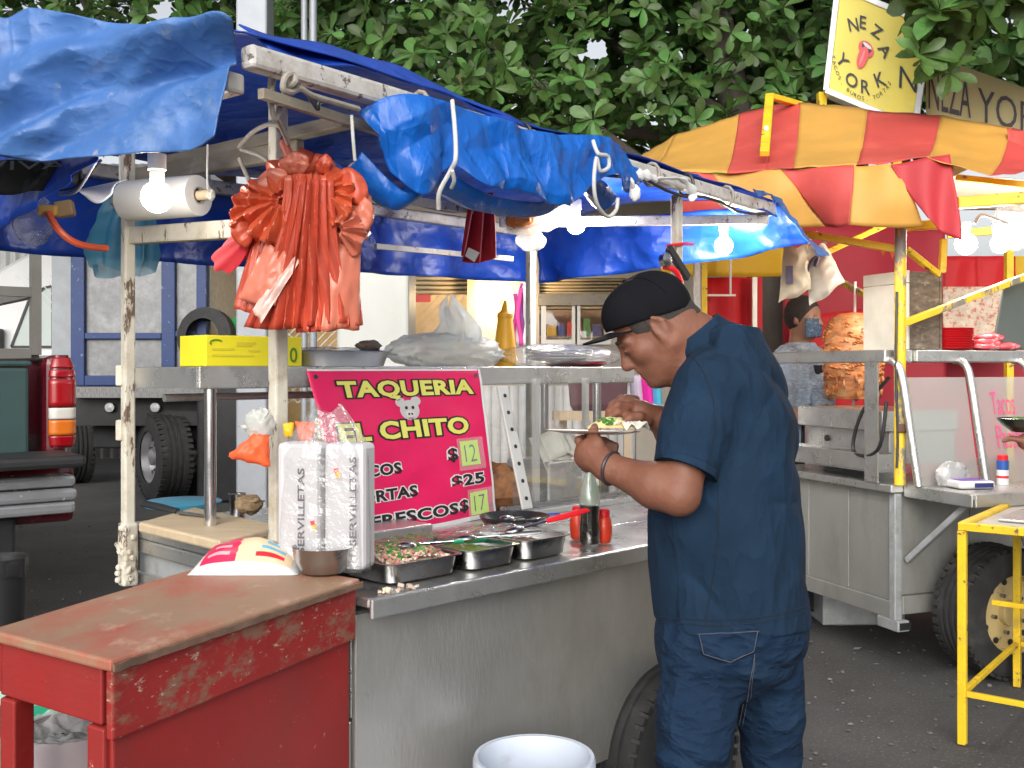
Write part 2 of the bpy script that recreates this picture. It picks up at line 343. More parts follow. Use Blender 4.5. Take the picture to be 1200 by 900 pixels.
# window of the shop with two sashes
def wframe(u0, u1, v0, v1, y, w=0.05):
    m = MB(); x0, x1, z0, z1 = wx(u0, y), wx(u1, y), wz(v1, y), wz(v0, y)
    m.box(((x0+x1)/2, y, z0+w/2), (x1-x0, 0.06, w)); m.box(((x0+x1)/2, y, z1-w/2), (x1-x0, 0.06, w))
    m.box((x0+w/2, y, (z0+z1)/2), (w, 0.059, z1-z0-2*w)); m.box((x1-w/2, y, (z0+z1)/2), (w, 0.059, z1-z0-2*w)); return m, (x0, x1, z0, z1)
for a, b in ((634, 676), (674, 716)):
    m, q = wframe(a, b, 350, 404, YB+0.02, 0.055); w_ = part(m, 'window', ALU, shop)
    g = MB(); g.box(((q[0]+q[1])/2, YB+0.02, (q[2]+q[3])/2), (q[1]-q[0]-0.08, 0.006, q[3]-q[2]-0.08)); part(g, 'pane', GLASS, w_)
part(wallbox(632, 735, 404, 470, YB+0.02, 0.1), 'wall', mat('shop sill', (0.45,0.40,0.36), 0.8), shop)
part(wallbox(716, 735, 345, 404, YB+0.02, 0.1), 'wall', CREAM, shop)
WARM = emit('warm lamp', (1.0,0.74,0.42), 90)
m = MB(); m.blob((wx(577), YB-0.22, wz(352)), (0.085,0.085,0.085), 14, 8)
wl = thing('wall_lamp', 'round lit wall lamp on the cream shop pillar', 'lamp', (wx(577), YB-0.22, wz(365)))
part(m, 'globe', WARM, wl, smooth=True)
m = MB(); m.box((wx(577), YB-0.07, wz(352)), (0.12, 0.14, 0.10)); part(m, 'bracket', BLACKM, wl, bevel=0.01)
for x, y, k in ((wx(512), YB+0.75, 14), (wx(680), YB+0.8, 10)):
    t = thing('ceiling_lamp', 'flat lamp glowing under the shop ceiling' + (' behind the half raised shutter' if k == 14 else ' behind the shop window'), 'lamp', (x, y, 3.0))
    m = MB(); m.box((x, y, 3.045), (0.5, 0.3, 0.05)); part(m, 'panel', emit('shop panel %d' % k, (1,0.83,0.6), k*2.2), t)
GOODS = [mat('goods %d' % i, c, 0.5) for i, c in enumerate([(0.6,0.05,0.04),(0.75,0.5,0.06),(0.1,0.3,0.12),(0.6,0.58,0.5),(0.08,0.10,0.3),(0.45,0.12,0.2)])]
sh = thing('shop_shelves', 'shelf unit of small boxed goods inside the shop window', 'shelf', (wx(680), YB+1.3, 0))
for k in range(5):
    z = 0.7+0.36*k; m = MB(); m.box((wx(680), YB+1.35, z), (1.35, 0.3, 0.03)); part(m, 'shelf_board', OLDWOOD, sh)
rnd = random.Random(11)
for k in range(5):
    x = wx(680)-0.62
    while x < wx(680)+0.55:
        w = rnd.uniform(0.06, 0.16); h = rnd.uniform(0.12, 0.27); m = MB(); m.box((x+w/2, YB+1.27, 0.717+0.36*k+h/2), (w*0.9, 0.14, h))
        solo(m, 'goods_box', GOODS[rnd.randrange(6)], 'small boxed goods on the shelves inside the shop window', 'box', 'goods inside the shop'); x += w+0.02
ct = thing('shop_counter', 'low wooden counter inside the lit shop doorway', 'counter', (wx(517), YB+0.7, 0))
m = MB(); m.box((wx(517), YB+0.8, 0.78), (1.0, 0.4, 1.55)); part(m, 'cabinet', mat('counter wood', (0.45,0.30,0.14), 0.6), ct, bevel=0.01)
for u, v, c, w, h in ((500, 382, 0, 0.14, 0.24), (522, 386, 2, 0.16, 0.20), (538, 386, 1, 0.18, 0.22)):
    m = MB(); x, z = wx(u, YB+0.6), 1.556; m.lathe([(w*0.30,0),(w*0.48,h*0.2),(w*0.5,h*0.6),(w*0.3,h*0.9),(w*0.15,h)], (x, YB+0.72, z), n=14)
    solo(m, 'shop_ornament', GOODS[c], ['round red ornament on the counter of the lit shop', 'yellow jar on the counter of the lit shop', 'green jar on the counter of the lit shop'][[0,1,2].index(c)], 'ornament', smooth=True)
m = MB(); m.box((wx(496, YB-0.02), YB-0.02, wz(350)), (0.16, 0.02, 0.08)); solo(m, 'red_sign', GOODS[0], 'small red sign hanging in the lit shop doorway', 'sign')
CORR = mat('corrugated wall', (0.50,0.50,0.49), 0.6, 0.2, 0.08, 3)
fw = MB(); fw.grid(lambda u, v: V((-16 + 12.2*u, 16.0 + 0.03*math.sin(u*500), 4.6*v)), 480, 1)
solo(fw, 'corrugated_wall', CORR, 'pale corrugated metal wall far behind the pickup truck', 'wall', smooth=True, solid=0.01)
# chain-link lit yard behind the truck
m = MB(); m.box((-3.05, 12.6, 1.7), (2.6, 0.1, 3.4))
solo(m, 'yard_wall', mat('ochre wall', (0.55,0.38,0.18), 0.8, bump=0.2, bscale=20), 'ochre wall lit by a lamp behind the blue framed truck', 'wall')
yl = thing('yard_lamp', 'small lit lamp above the ochre wall beside the blue framed truck', 'lamp', (wx(240,12.3), 12.3, wz(333,12.3)))
m = MB(); m.blob((wx(240,12.3), 12.3, wz(333,12.3)), (0.18,0.1,0.06), 12, 6); part(m, 'lens', emit('yard lens', (1,0.85,0.55), 60), yl, smooth=True)
m = MB(); m.box((wx(240,12.3), 12.42, wz(328,12.3)), (0.25,0.24,0.05)); part(m, 'bracket', BLACKM, yl)
cf = MB()
for k in range(26):
    for sgn in (-1, 1):
        x0 = -4.3+k*0.1; a, b = V((x0, 11.95+0.004*sgn, 1.0)), V((x0+sgn*1.5, 11.95+0.004*sgn, 2.5)); cf.bar(a, b, 0.008)
ch = thing('chain_link_fence', 'diagonal wire mesh fence in front of the ochre wall', 'fence', (-3.2, 11.95, 0))
part(cf, 'wire_mesh', GALV, ch, kind='stuff')
for x in (-4.3, -1.75): m = MB(); m.tube([(x,11.95,0),(x,11.95,2.55)], 0.03); part(m, 'post', GALV, ch)
# ---- white panel standing in the middle distance behind the cart
wp = thing('freezer_cabinet', 'tall plain white cabinet standing behind the foil tray', 'cabinet', (wx(448,6.6), 6.6, 0))
x0, x1 = wx(395,6.6), wx(479,6.6); zz = wz(316,6.6)
m = MB(); m.box(((x0+x1)/2, 6.85, (zz+0.08)/2+0.03), (x1-x0, 0.5, zz-0.10)); part(m, 'body', mat('white enamel', (0.50,0.51,0.48), 0.45, 0, 0.05, 4, wear=((0.45,0.43,0.38),0.62,0.8,5)), wp, bevel=0.02)
m = MB(); m.box(((x0+x1)/2, 6.85, 0.04), (x1-x0-0.1, 0.4, 0.08)); part(m, 'plinth', BLACKM, wp)
m = MB(); m.bar((x1-0.05, 6.585, 0.9), (x1-0.05, 6.585, 1.25), 0.02, 0.02); part(m, 'handle', ALU, wp)

# ================================================================== trees
BARK = mat('tree bark', (0.10,0.085,0.07), 0.9, 0, 0.3, 8, (1,1,0.3), 0.8, 18, (2,2,0.4), bdist=0.03)
LEAF = mat('broad leaf', (0.078,0.158,0.040), 0.42, 0, 0.3, 3, bump=0.12, bscale=20, island=0.55, tl=0.28, spec=0.4)
LEAFO = mat('broad leaf single', (0.085,0.175,0.042), 0.40, 0, 0.3, 3, bump=0.12, bscale=20, island=0.42, objrand=True, tl=0.28, spec=0.4)
def leaf_verts(fold=0.22, droop=0.25, wid=0.24, nl=5):
    """obovate leaf, stalk at the origin, along +y, length 1"""
    prof = [(0.0,0.02),(0.18,0.35),(0.42,0.75),(0.68,1.0),(0.88,0.78),(1.0,0.12)]
    vs, fs = [], []
    for y, w in prof:
        z = -droop*y*y; x = wid*w
        vs += [(-x, y, z+fold*x), (0, y, z), (x, y, z+fold*x)]
    for j in range(len(prof)-1):
        a = 3*j; fs += [(a, a+1, a+4, a+3), (a+1, a+2, a+5, a+4)]
    return np.array(vs, float), fs
LV = [leaf_verts(0.25,0.2,0.22), leaf_verts(0.4,0.45,0.25), leaf_verts(0.1,0.05,0.27)]
LM = []
for vs, fs in LV:
    q = MB(); q.add([V(x) for x in vs], fs); me = mesh_of(q, smooth=True); me.materials.append(LEAFO); LM.append(me)
def rosette(c, axis, size, rnd, out):
    axis = V(axis).normalized(); x = axis.orthogonal().normalized(); y = axis.cross(x); n = rnd.randint(6, 12); a0 = rnd.uniform(0, 6.3)
    for k in range(n):
        a = a0 + k*2.4; el = rnd.uniform(-0.35, 0.75) + 0.35*(k/n); r = x*math.cos(a)+y*math.sin(a)
        d = (r*math.cos(el)+axis*math.sin(el)); d.z -= rnd.uniform(0.0, 0.25); d.normalize()
        up = (axis + V((rnd.uniform(-.3,.3), rnd.uniform(-.3,.3), rnd.uniform(-.3,.3)))); sx = d.cross(up)
        if sx.length < 1e-3: continue
        sx.normalize(); uz = sx.cross(d); L = size*rnd.uniform(0.7, 1.15); base = V(c)+d*size*0.06+axis*size*0.12*(k/n)
        out.append((Matrix(((sx.x, d.x, uz.x, base.x),(sx.y, d.y, uz.y, base.y),(sx.z, d.z, uz.z, base.z),(0,0,0,1))), L, rnd.randrange(3)))
def big_mesh(leaves):
    vv = []; ff = []; b = 0
    for M_, L, k in leaves:
        vs, fs = LV[k]; A = np.array(M_); P = (vs*L) @ A[:3,:3].T + A[:3,3]; vv.append(P); ff += [tuple(b+i for i in f) for f in fs]; b += len(vs)
    me = bpy.data.meshes.new('foliage'); me.from_pydata(np.concatenate(vv).tolist(), [], ff)
    me.polygons.foreach_set('use_smooth', [True]*len(me.polygons)); me.update(); return me
def inview(p, m=30):
    d = p.y
    if d < 0.5: return False
    u = 600+F*p.x/d; v = HV-(p.z-EYE)*F/d
    return -m < u < 1200+m and -m < v < 470
def tree(label, base, trunk_pts, trunk_r, limbs, spots, size, seed, n_single=230):
    rnd = random.Random(seed); t = thing('broadleaf_tree', label, 'tree', base)
    m = MB(); m.tube(curve(trunk_pts, 14), [lerp(trunk_r[0], trunk_r[1], i/14) for i in range(15)], 14); part(m, 'trunk', BARK, t, smooth=True)
    for pts, r0 in limbs:
        m = MB(); m.tube(curve(pts, 12), [lerp(r0, 0.012, (i/12)**0.8) for i in range(13)], 8); part(m, 'branch', BARK, t, smooth=True)
    L = []
    for c, ax, sc in spots(rnd): rosette(c, ax, size*sc, rnd, L)
    vis = sorted([x for x in L if inview(x[0].translation)], key=lambda x: x[0].translation.y/x[1])
    single = vis[:n_single]; ids = set(id(x) for x in single)
    off = V(base)
    for M_, s, k in single:
        o = bpy.data.objects.new('leaf', LM[k]); COL.objects.link(o); o.parent = t
        o.matrix_local = Matrix.Translation(-off) @ M_ @ Matrix.Scale(s, 4)
    rest = [(Matrix.Translation(-off) @ x[0], x[1], x[2]) for x in L if id(x) not in ids]
    o = link('crown', big_mesh(rest), LEAF, t); tag(o, kind='stuff')
    return t
def shell(u0, u1, v0, v1, y0, y1, n, edge=None, gap=None):
    """rosettes spread through a crown's volume; the side towards the street is the densest"""
    def f(rnd):
        for i in range(n):
            u = rnd.uniform(u0, u1); v = rnd.uniform(v0, v1); y = lerp(y0, y1, rnd.random()**0.8)
            if edge and v > edge(u) + rnd.uniform(-25, 25): continue
            if gap and any((u-a)**2/(r*r)+(v-b)**2/(q*q) < rnd.uniform(0.5,1.4) for a, b, r, q in gap): continue
            c = pix(u, v, y); lump = nz(c, 1.1, 3.0)
            if lump < -0.42 and rnd.random() < 0.75: continue
            c = c + V((0, -0.6*max(0, lump), 0))
            yield c, (rnd.uniform(-0.7,0.7), rnd.uniform(-1.3,-0.2), rnd.uniform(-0.1,1.1)), rnd.uniform(0.75, 1.2)
    return f
tree('dark broadleaf tree whose crown fills the sky above the left blue tarp', (-3.6, 12.4, 0),
     [(-3.6,12.4,0),(-3.5,12.3,1.5),(-3.3,12.2,3.0),(-3.4,12.0,4.6)], (0.26,0.16),
     [([(-3.4,12.2,3.2),(-3.9,10.6,4.2),(-4.2,9.6,5.2)],0.10), ([(-3.4,12.1,3.6),(-2.4,10.8,4.4),(-1.8,9.8,5.2)],0.10), ([(-3.4,12.0,4.2),(-4.6,11.5,5.2),(-5.8,11.0,5.9)],0.08)],
     shell(-320, 420, -330, 160, 8.8, 12.5, 3600, gap=[(205,8,22,12),(190,25,12,9),(30,60,14,10)]), 0.155, 21)
tree('broadleaf tree with glossy green leaves rising above the middle of the white roof pipe', (1.95, 7.6, 0),
     [(1.95,7.6,0),(1.97,7.62,1.2),(1.85,7.8,2.6),(1.6,8.2,4.4)], (0.15,0.12),
     [([(1.72,7.7,2.4),(0.6,7.6,3.2),(-0.4,7.3,3.9)],0.08), ([(1.7,7.8,2.8),(2.3,7.6,3.5),(3.2,7.3,4.3)],0.08), ([(1.6,8.0,3.4),(0.7,8.2,4.1),(0.0,8.4,4.9)],0.07), ([(1.6,8.0,3.2),(-0.9,8.6,3.6),(-1.8,8.8,4.0)],0.07)],
     shell(330, 1010, -320, 225, 6.9, 10.5, 5000, edge=lambda u: 120+0.12*(u-330) if u < 800 else 200, gap=[(700,70,26,20),(735,60,16,14),(620,25,14,14)]), 0.135, 22, 300)
tree('bright green tree branch with big leaves hanging over the yellow sign', (4.6, 7.6, 0),
     [(4.6,7.6,0),(4.55,7.5,1.6),(4.4,7.3,3.2),(4.1,7.0,4.6)], (0.18,0.12),
     [([(4.4,7.3,3.0),(3.4,6.4,3.5),(2.4,5.7,3.45)],0.07), ([(4.3,7.2,3.6),(3.2,6.2,4.0),(2.5,5.8,4.2)],0.06), ([(4.4,7.3,3.4),(3.9,7.6,4.0),(3.2,8.4,4.6)],0.07)],
     lambda rnd: list(shell(1062, 1420, -300, 150, 4.9, 5.8, 400, edge=lambda u: 112 if u < 1108 else 40)(rnd)) + list(shell(900, 1500, -330, 175, 7.6, 10.5, 2000)(rnd)), 0.17, 23, 290)
# ---- poles
GPOLE = mat('grey pole', (0.30,0.32,0.35), 0.55, 0.3, 0.08, 5, wear=((0.42,0.44,0.46),0.6,0.75,8), bump=0.1)
def pole(u, w, d, h, label, n=4):
    x = (u-600)/F*d; t = thing('utility_pole', label, 'pole', (x, d, 0)); r = w/F*d/2
    m = MB()
    if n == 4: m.box((x, d, h/2), (2*r, 2*r, h))
    else: m.tube([(x,d,0),(x,d,h)], r, n)
    part(m, 'shaft', GPOLE, t, bevel=0.012 if n == 4 else 0, smooth=n != 4)
    m = MB(); m.box((x, d, 0.015), (r*3.4, r*3.4, 0.03)); part(m, 'base_plate', GPOLE, t)
    for a in (-1,1):
        for b in (-1,1): m = MB(); m.lathe([(0.016,0),(0.016,0.05)], (x+a*r*1.35, d+b*r*1.35, 0.03), n=6); part(m, 'bolt', GALV, t)
pole(299, 36, 6.6, 6.5, 'broad square grey metal pole behind the roof corner of the taco cart')
pole(356.5, 7.5, 6.75, 6.8, 'thinner of two slim round grey poles, left one of the pair', 12); pole(367, 9, 6.75, 6.8, 'right one of two slim round grey poles', 12)
# ================================================================== the taco cart
cart = thing('taco_cart', 'stainless taco cart with white posts and a blue tarp roof at the centre', 'food cart', C1(1.0, 0.6, 0))
CT = 0.90                                     # counter height
m = MB(); m.cbox(0.02, 1.76, 0.075, 1.16, 0.34, 0.855); part(m, 'body', GALV, cart)
m = MB(); m.cbox(0.0, 1.78, 0.06, 0.075, 0.30, 0.855); part(m, 'front_panel', STEELV, cart, bevel=0.003)
m = MB(); m.cbox(0.0, 0.018, 0.078, 1.17, 0.62, 0.80); part(m, 'side_panel', STEEL, cart, bevel=0.004)
m = MB(); m.cbox(-0.004, 0.018, 0.078, 1.17, 0.30, 0.615); part(m, 'side_panel', STEELV, cart, bevel=0.004)
m = MB(); m.cbox(-0.002, 1.79, 0.30, 1.18, 0.857, CT); part(m, 'counter_top', STEEL, cart, bevel=0.006)
# the folding front shelf with its turned-down lip
m = MB(); m.cbox(0.0, 1.79, 0.012, 0.297, 0.876, CT-0.003); part(m, 'front_shelf', STEEL, cart, bevel=0.005)
m = MB(); m.cbox(0.0, 1.79, 0.0, 0.011, CT-0.047, CT-0.002); part(m, 'shelf_lip', STEEL, cart, bevel=0.004)
m = MB(); m.cbox(0.0, 1.79, 0.2965, 0.302, 0.88, CT-0.012); part(m, 'hinge', DSTEEL, cart)
# raised work board step on the left end
m = MB(); m.cbox(-0.003, 0.62, 0.52, 1.185, CT+0.001, 0.942); part(m, 'work_step', STEEL, cart, bevel=0.005)
# frame underneath and wheels
for t_ in (0.16, 1.08): m = MB(); m.bar(C1(0.02,t_,0.32), C1(1.76,t_,0.32), 0.05, 0.05); part(m, 'chassis_rail', BLACKM, cart)
def wheel(parent, c, ax, r, w, rimcol, hubs=5):
    c = V(c); ax = V(ax).normalized()
    m = MB(); prof = [(r*0.60,-w/2),(r*0.86,-w/2),(r*0.95,-w*0.46),(r,-w*0.34)]
    for k in range(5):
        z = lerp(-w*0.34, w*0.34, k/4)
        prof += [(r, z-w*0.05), (r*0.965, z-w*0.035), (r*0.965, z+w*0.035), (r, z+w*0.05)] if 0 < k < 4 else []
    prof += [(r,w*0.34),(r*0.95,w*0.46),(r*0.86,w/2),(r*0.60,w/2)]
    m.lathe(prof, c, ax, 40, cap0=False, cap1=False)
    wh = part(MB().lathe([(0.001,-w*0.12),(r*0.60,-w*0.12),(r*0.62,-w*0.46),(r*0.585,-w*0.46),(r*0.56,-w*0.2),(r*0.2,-w*0.26),(r*0.19,-w*0.40),(r*0.10,-w*0.44),(0.001,-w*0.44)], c, ax, 32), 'wheel', rimcol, parent, smooth=True)
    part(m, 'tyre', BLACKT, wh, smooth=True, sharp=25)
    tr = MB(); x = ax.orthogonal().normalized(); y = ax.cross(x)
    for k in range(44):                            # tread blocks on both shoulders
        a = 2*math.pi*k/44
        for sg in (-1, 1):
            d = x*math.cos(a+0.04*sg)+y*math.sin(a+0.04*sg); tt = ax.cross(d)
            tr.box(c+d*(r*0.985)+ax*(sg*w*0.40), (r*0.05, r*0.085, w*0.17), (d, tt, ax))
    part(tr, 'tread', BLACKT, wh, kind='stuff')
    for k in range(hubs):
        a = 2*math.pi*k/hubs; d = x*math.cos(a)+y*math.sin(a)
        n_ = MB(); n_.lathe([(r*0.035,0),(r*0.035,w*0.1)], c+d*r*0.3-ax*w*0.34, ax, 6); part(n_, 'wheel_nut', DSTEEL, wh)
    ho = MB()
    for k in range(10):
        a = 2*math.pi*(k+0.5)/10; d = x*math.cos(a)+y*math.sin(a); ho.lathe([(r*0.05,0),(r*0.05,w*0.012)], c+d*r*0.47-ax*w*0.245, ax, 10)
    part(ho, 'vent_holes', BLACKM, wh, kind='stuff')
    return wh
# E2 points to the back of the cart, so the outer face of the wheel looks along -E2
wheel(cart, C1(1.13, 0.05, 0.262), E2, 0.262, 0.17, mat('dark rim', (0.05,0.05,0.055), 0.5, 0.4, wear=((0.30,0.2,0.1),0.6,0.7,12)))
wheel(cart, C1(1.13, 1.14, 0.262), -E2, 0.262, 0.17, MATS['dark rim'])
m = MB(); m.tube([C1(1.13,0.1,0.26), C1(1.13,1.1,0.26)], 0.03); part(m, 'axle', BLACKM, cart)
for s_ in (0.05, 1.72): m = MB(); m.bar(C1(s_,0.62,0.02), C1(s_,0.62,0.34), 0.05); part(m, 'stand', BLACKM, cart)
# posts (bottom ends sit in sockets at the cart's corners)
def onplane(u, t):   # s of a pixel column on plane t
    p = on_t(u, 432, t); return st(p)[0]
sA, sB, sC_, sD = 0.0, 0.0, onplane(622, 1.20), onplane(793, 0.42)
PA = C1(-0.035, 1.20, 0.0); PB = on_t(326, 432, 0.50)
sB = st(PB)[0]
def post(p, z0, z1, w=0.05):
    m = MB(); m.bar(V((p.x,p.y,z0)), V((p.x,p.y,z1)), w, w, up=E1); return part(m, 'post', WPOST, cart, bevel=0.006)
def postc(u, t, z0, z1, w=0.05): p = on_t(u, 432, t); return post(p, z0, z1, w)
pA = on_s(150, 432, -0.03); post(pA, 0.80, 2.05, 0.033)
m = MB(); m.bar(V((pA.x,pA.y,0.765)), V((pA.x,pA.y,0.95)), 0.046, 0.046, up=E1); part(m, 'post_socket', WPOST, cart, bevel=0.008)
m = MB()
for k in range(26): a = random.uniform(-1,1); m.blob(V((pA.x,pA.y,0.77))+V((random.uniform(-.024,.024),-0.026,random.uniform(0,.17))), (0.009,0.006,0.009), 6, 4)
part(m, 'weld_beads', WPOST, cart, smooth=True)
for k, z in enumerate((1.22, 1.38)): m = MB(); m.box(V((pA.x-0.022,pA.y,z)), (0.02,0.03,0.06)); part(m, 'bracket', WPOST, cart, bevel=0.004)
post(PB, CT, 2.10, 0.039)
pC = on_t(622, 432, 1.20); post(pC, CT, 2.03, 0.034)
pD = on_t(793, 432, 0.42); post(pD, CT, 2.03, 0.034)
# shelf on legs
ZS0, ZS1 = 1.345, 1.405; sL = st(on_t(233, 432, 0.74))[0]; sR = st(on_t(742, 432, 0.74))[0]
m = MB(); m.cbox(sL, sR, 0.745, 1.12, ZS0+0.022, ZS1); sh = part(m, 'shelf', STEEL, cart, bevel=0.006)
m = MB(); m.cbox(sL-0.002, sR+0.002, 0.735, 0.7445, ZS0, ZS1+0.002); part(m, 'shelf_edge', STEEL, sh, bevel=0.004)
m = MB(); m.cbox(sL-0.004, sL+0.004, 0.745, 1.12, ZS0, ZS1-0.004); part(m, 'shelf_edge', STEEL, sh)
for s_, t_ in ((sL+0.055, 0.78), (sL+0.85, 1.08), (sR-0.15, 1.08), (sR-0.15, 0.80)):
    m = MB(); m.tube([C1(s_,t_,0.942 if s_ < 0.6 else CT), C1(s_,t_,ZS0+0.021)], 0.0165, 14); part(m, 'shelf_leg', CHROME, cart, smooth=True)
m = MB(); m.tube([C1(sL+0.05,1.04,ZS0-0.03), C1(sL+0.6,1.04,ZS0-0.03)], 0.012, 10); part(m, 'shelf_brace', STEEL, cart, smooth=True)
# ---- glass show case under the shelf
FR = mat('white aluminium', (0.66,0.66,0.63), 0.4, 0.3, 0.06, 6)
s0, s1 = 1.06, 1.77
m = MB(); m.cbox(s0, s1, 0.66, 0.69, CT, CT+0.035); part(m, 'case_sill', DSTEEL, cart, bevel=0.003)
m = MB(); m.cbox(s0, s1, 0.61, 0.655, CT, CT+0.02); part(m, 'case_sill', STEEL, cart, bevel=0.003)
for u in (628, 686):
    p = on_t(u, 432, 0.70); s_ = st(p)[0]; m = MB(); m.bar(C1(s_,0.70,CT+0.035), C1(s_,0.70,ZS0+0.02), 0.018, 0.02, up=E1); part(m, 'case_mullion', FR, cart)
g = MB(); g.cbox(s0+0.05, s1, 0.673, 0.678, CT+0.036, ZS0+0.02); part(g, 'case_pane', GLASS, cart)
g = MB(); g.cbox(s0+0.05, s1, 1.06, 1.065, CT+0.006, ZS0+0.02); part(g, 'case_pane', GLASS, cart)
# leaning punched steel strip
a, b = on_t(588, 452, 0.725), on_t(618, 602, 0.60); a.z = ZS0-0.005; b.z = CT+0.03
dr = (b-a).normalized(); m = MB(); m.bar(a, b, 0.048, 0.010, up=E2); stp = part(m, 'punched_strip', FR, cart, bevel=0.003)
nn = dr.cross(E1).normalized(); nn = -nn if nn.dot(E2) > 0 else nn
for k in range(7):
    p = lerp(a, b, (k+0.6)/7.2); m = MB(); m.lathe([(0.007,0),(0.007,0.002),(0.0045,0.0022)], p+nn*0.0052, nn, 10); part(m, 'rivet_hole', BLACKM, stp)
# inside the case: steel bins and trays of food
LIME = mat('lime plastic tray', (0.55,0.62,0.20), 0.5)
binm = MB(); binm.cbox(1.38, 1.62, 0.76, 0.98, CT+0.002, CT+0.16); bn = solo(binm, 'food_bin', STEEL, 'plain steel food bin holding white napkins inside the glass case', 'bin', bevel=0.008)
tr = MB(); tr.cbox(1.635, 1.775, 0.80, 1.04, CT+0.12, CT+0.17); solo(tr, 'food_tray', LIME, 'lime green tray in the glass case behind the plate', 'tray', bevel=0.012)
tr = MB(); tr.cbox(1.635, 1.775, 0.80, 1.04, CT+0.002, CT+0.118); solo(tr, 'food_bin', DSTEEL, 'dark steel food bin under the lime green tray', 'bin', bevel=0.008)
PAP = mat('paper napkin', (0.74,0.73,0.64), 0.85, 0, 0.05, 10)
rnd = random.Random(5)
for k in range(9):
    c = C1(1.50+rnd.uniform(-.07,.07), 0.80+rnd.uniform(-.02,.06), CT+0.175+rnd.uniform(0,.05)); a = rnd.uniform(-.5,.5)
    x = (E1*math.cos(a)+UP*math.sin(a)); y = (E2*0.5+UP*0.85).normalized()
    m = MB(); m.grid(lambda u, v: c + x*(u-.5)*0.12 + y*(v-.5)*0.11 + E2*0.008*math.sin(6*u+k), 6, 4)
    solo(m, 'paper_napkin', PAP, 'loose white paper napkin standing in the steel bin of the glass case', 'napkin', 'napkins in the glass case', smooth=True, solid=0.002)
FOODB = mat('roast meat', (0.30,0.13,0.05), 0.6, 0, 0.5, 30, bump=0.6, bscale=30)
m = MB(); m.blob(C1(1.18, 0.86, CT+0.07), (0.13,0.1,0.09), 22, 14, lambda d: 1+0.25*nz(d,3,1)); solo(m, 'roast_meat', FOODB, 'brown lump of roast meat behind the banner inside the case', 'food', smooth=True)
# ---- roof frame
ZR = 2.06
FP0 = pix(288, 66, (ZR-EYE)*F/(HV-66)); FP1 = pix(905, 246, (ZR-EYE)*F/(HV-246))
fd = (FP1-FP0).normalized(); fback = V((-fd.y, fd.x, 0))
m = MB(); m.bar(FP0, FP1, 0.044, 0.052); part(m, 'roof_pipe', WPIPE, cart, bevel=0.010)
m = MB(); m.bar(FP0+V((0.02,0.05,-0.065)), FP0+fd*0.8+fback*0.16-UP*0.045, 0.018, 0.022); part(m, 'roof_stay', OLDWOOD, cart)
FB0 = FP0 + fback*1.46; FB1 = FP1 + fback*1.22
m = MB(); m.bar(FB0, FB1, 0.045); part(m, 'roof_pipe', WPIPE, cart, bevel=0.008)
a = FP0 + fback*0.03 - UP*0.05; b = FB0 - UP*0.05; m = MB(); m.bar(a, b, 0.045); part(m, 'roof_pipe', WPIPE, cart, bevel=0.008)
a = on_t(585, 287, 1.22); b = FP1 + fd*-0.04 - UP*0.045; a.z = 2.0; m = MB(); m.bar(a, b, 0.032, 0.04); part(m, 'roof_rail', WPIPE, cart, bevel=0.006)
# timber beam pair from post to post on the left
a = pix(408, 142, 2.75); b = pix(190, 192, 3.20); m = MB(); m.bar(a, b, 0.04, 0.036); part(m, 'timber_beam', OLDWOOD, cart, bevel=0.004)
a2 = a-UP*0.048+V((0,0.02,0)); b2 = b-UP*0.036+V((-.1,0.03,0)); m = MB(); m.bar(lerp(a2,b2,0.2), b2, 0.03, 0.05); part(m, 'timber_beam', OLDWOOD, cart, bevel=0.004)
# low side rail between the two left posts and the inner rail
pr = V((pA.x,pA.y,1.79)); m = MB(); m.bar(pr+E1*0.01, V((PB.x,PB.y,1.765)), 0.035, 0.05); part(m, 'side_rail', WPOST, cart, bevel=0.005)
a = on_t(420, 246, 0.9); b = on_t(560, 229, 0.9); z = (a.z+b.z)/2; m = MB(); m.bar(V((a.x,a.y,z)), V((b.x,b.y,z)), 0.02, 0.028); part(m, 'inner_rail', WPIPE, cart)
a = on_t(440, 272, 1.3); b = on_t(600, 284, 1.25); a.z = b.z = 1.86; m = MB(); m.bar(a, b, 0.02); part(m, 'inner_rail', WPIPE, cart)
# cable clips round the roof pipe
for k, f_ in enumerate((0.2, 0.36, 0.44, 0.55, 0.63, 0.72, 0.84)):
    c = FP0.lerp(FP1, f_); m = MB(); x = fback; pts = [c + (x*math.cos(q)*0.032 + UP*math.sin(q)*0.039) for q in [i*math.pi/6 for i in range(12)]]
    m.tube(pts, 0.0055, 6, closed=True); part(m, 'pipe_tie', BLACKP if k % 2 else ROPE, cart, smooth=True)
m = MB(); m.tube([FP0.lerp(FP1, 0.45+0.5*i/10) - UP*(0.045+0.012*math.sin(i*1.7)) - fback*0.03 for i in range(11)], 0.006, 6); part(m, 'cable', BLACKP, cart, smooth=True)

# ================================================================== tarpaulins
def cloth(top, bot, nu=60, nv=30, fn=None, mid=None):
    """sheet between an upper and a lower edge; fn(u,v,p) gives the fold displacement vector"""
    def f(u, v):
        a = catmull(top, u); b = catmull(bot, u)
        if mid: c = catmull(mid, u); p = a*(1-v)*(1-2*v) + c*4*v*(1-v) + b*v*(2*v-1)
        else: p = lerp(a, b, v)
        return p + (fn(u, v, p) if fn else V((0,0,0)))
    return MB().grid(f, nu, nv)
def creases(p, n, k=1.0, sc=2.2, seed=0.0, dirv=(1,0.5,2.0)):
    q = V((p[0]*dirv[0], p[1]*dirv[1], p[2]*dirv[2])); r = ridge(q, sc, seed); r2 = ridge(q, sc*2.7, seed+4)
    return n * (k*(0.030*max(0, r)**2.2 + 0.012*max(0, r2)**2) + 0.02*k*nz(p, 2.0, seed) + k*crumple(p, seed))
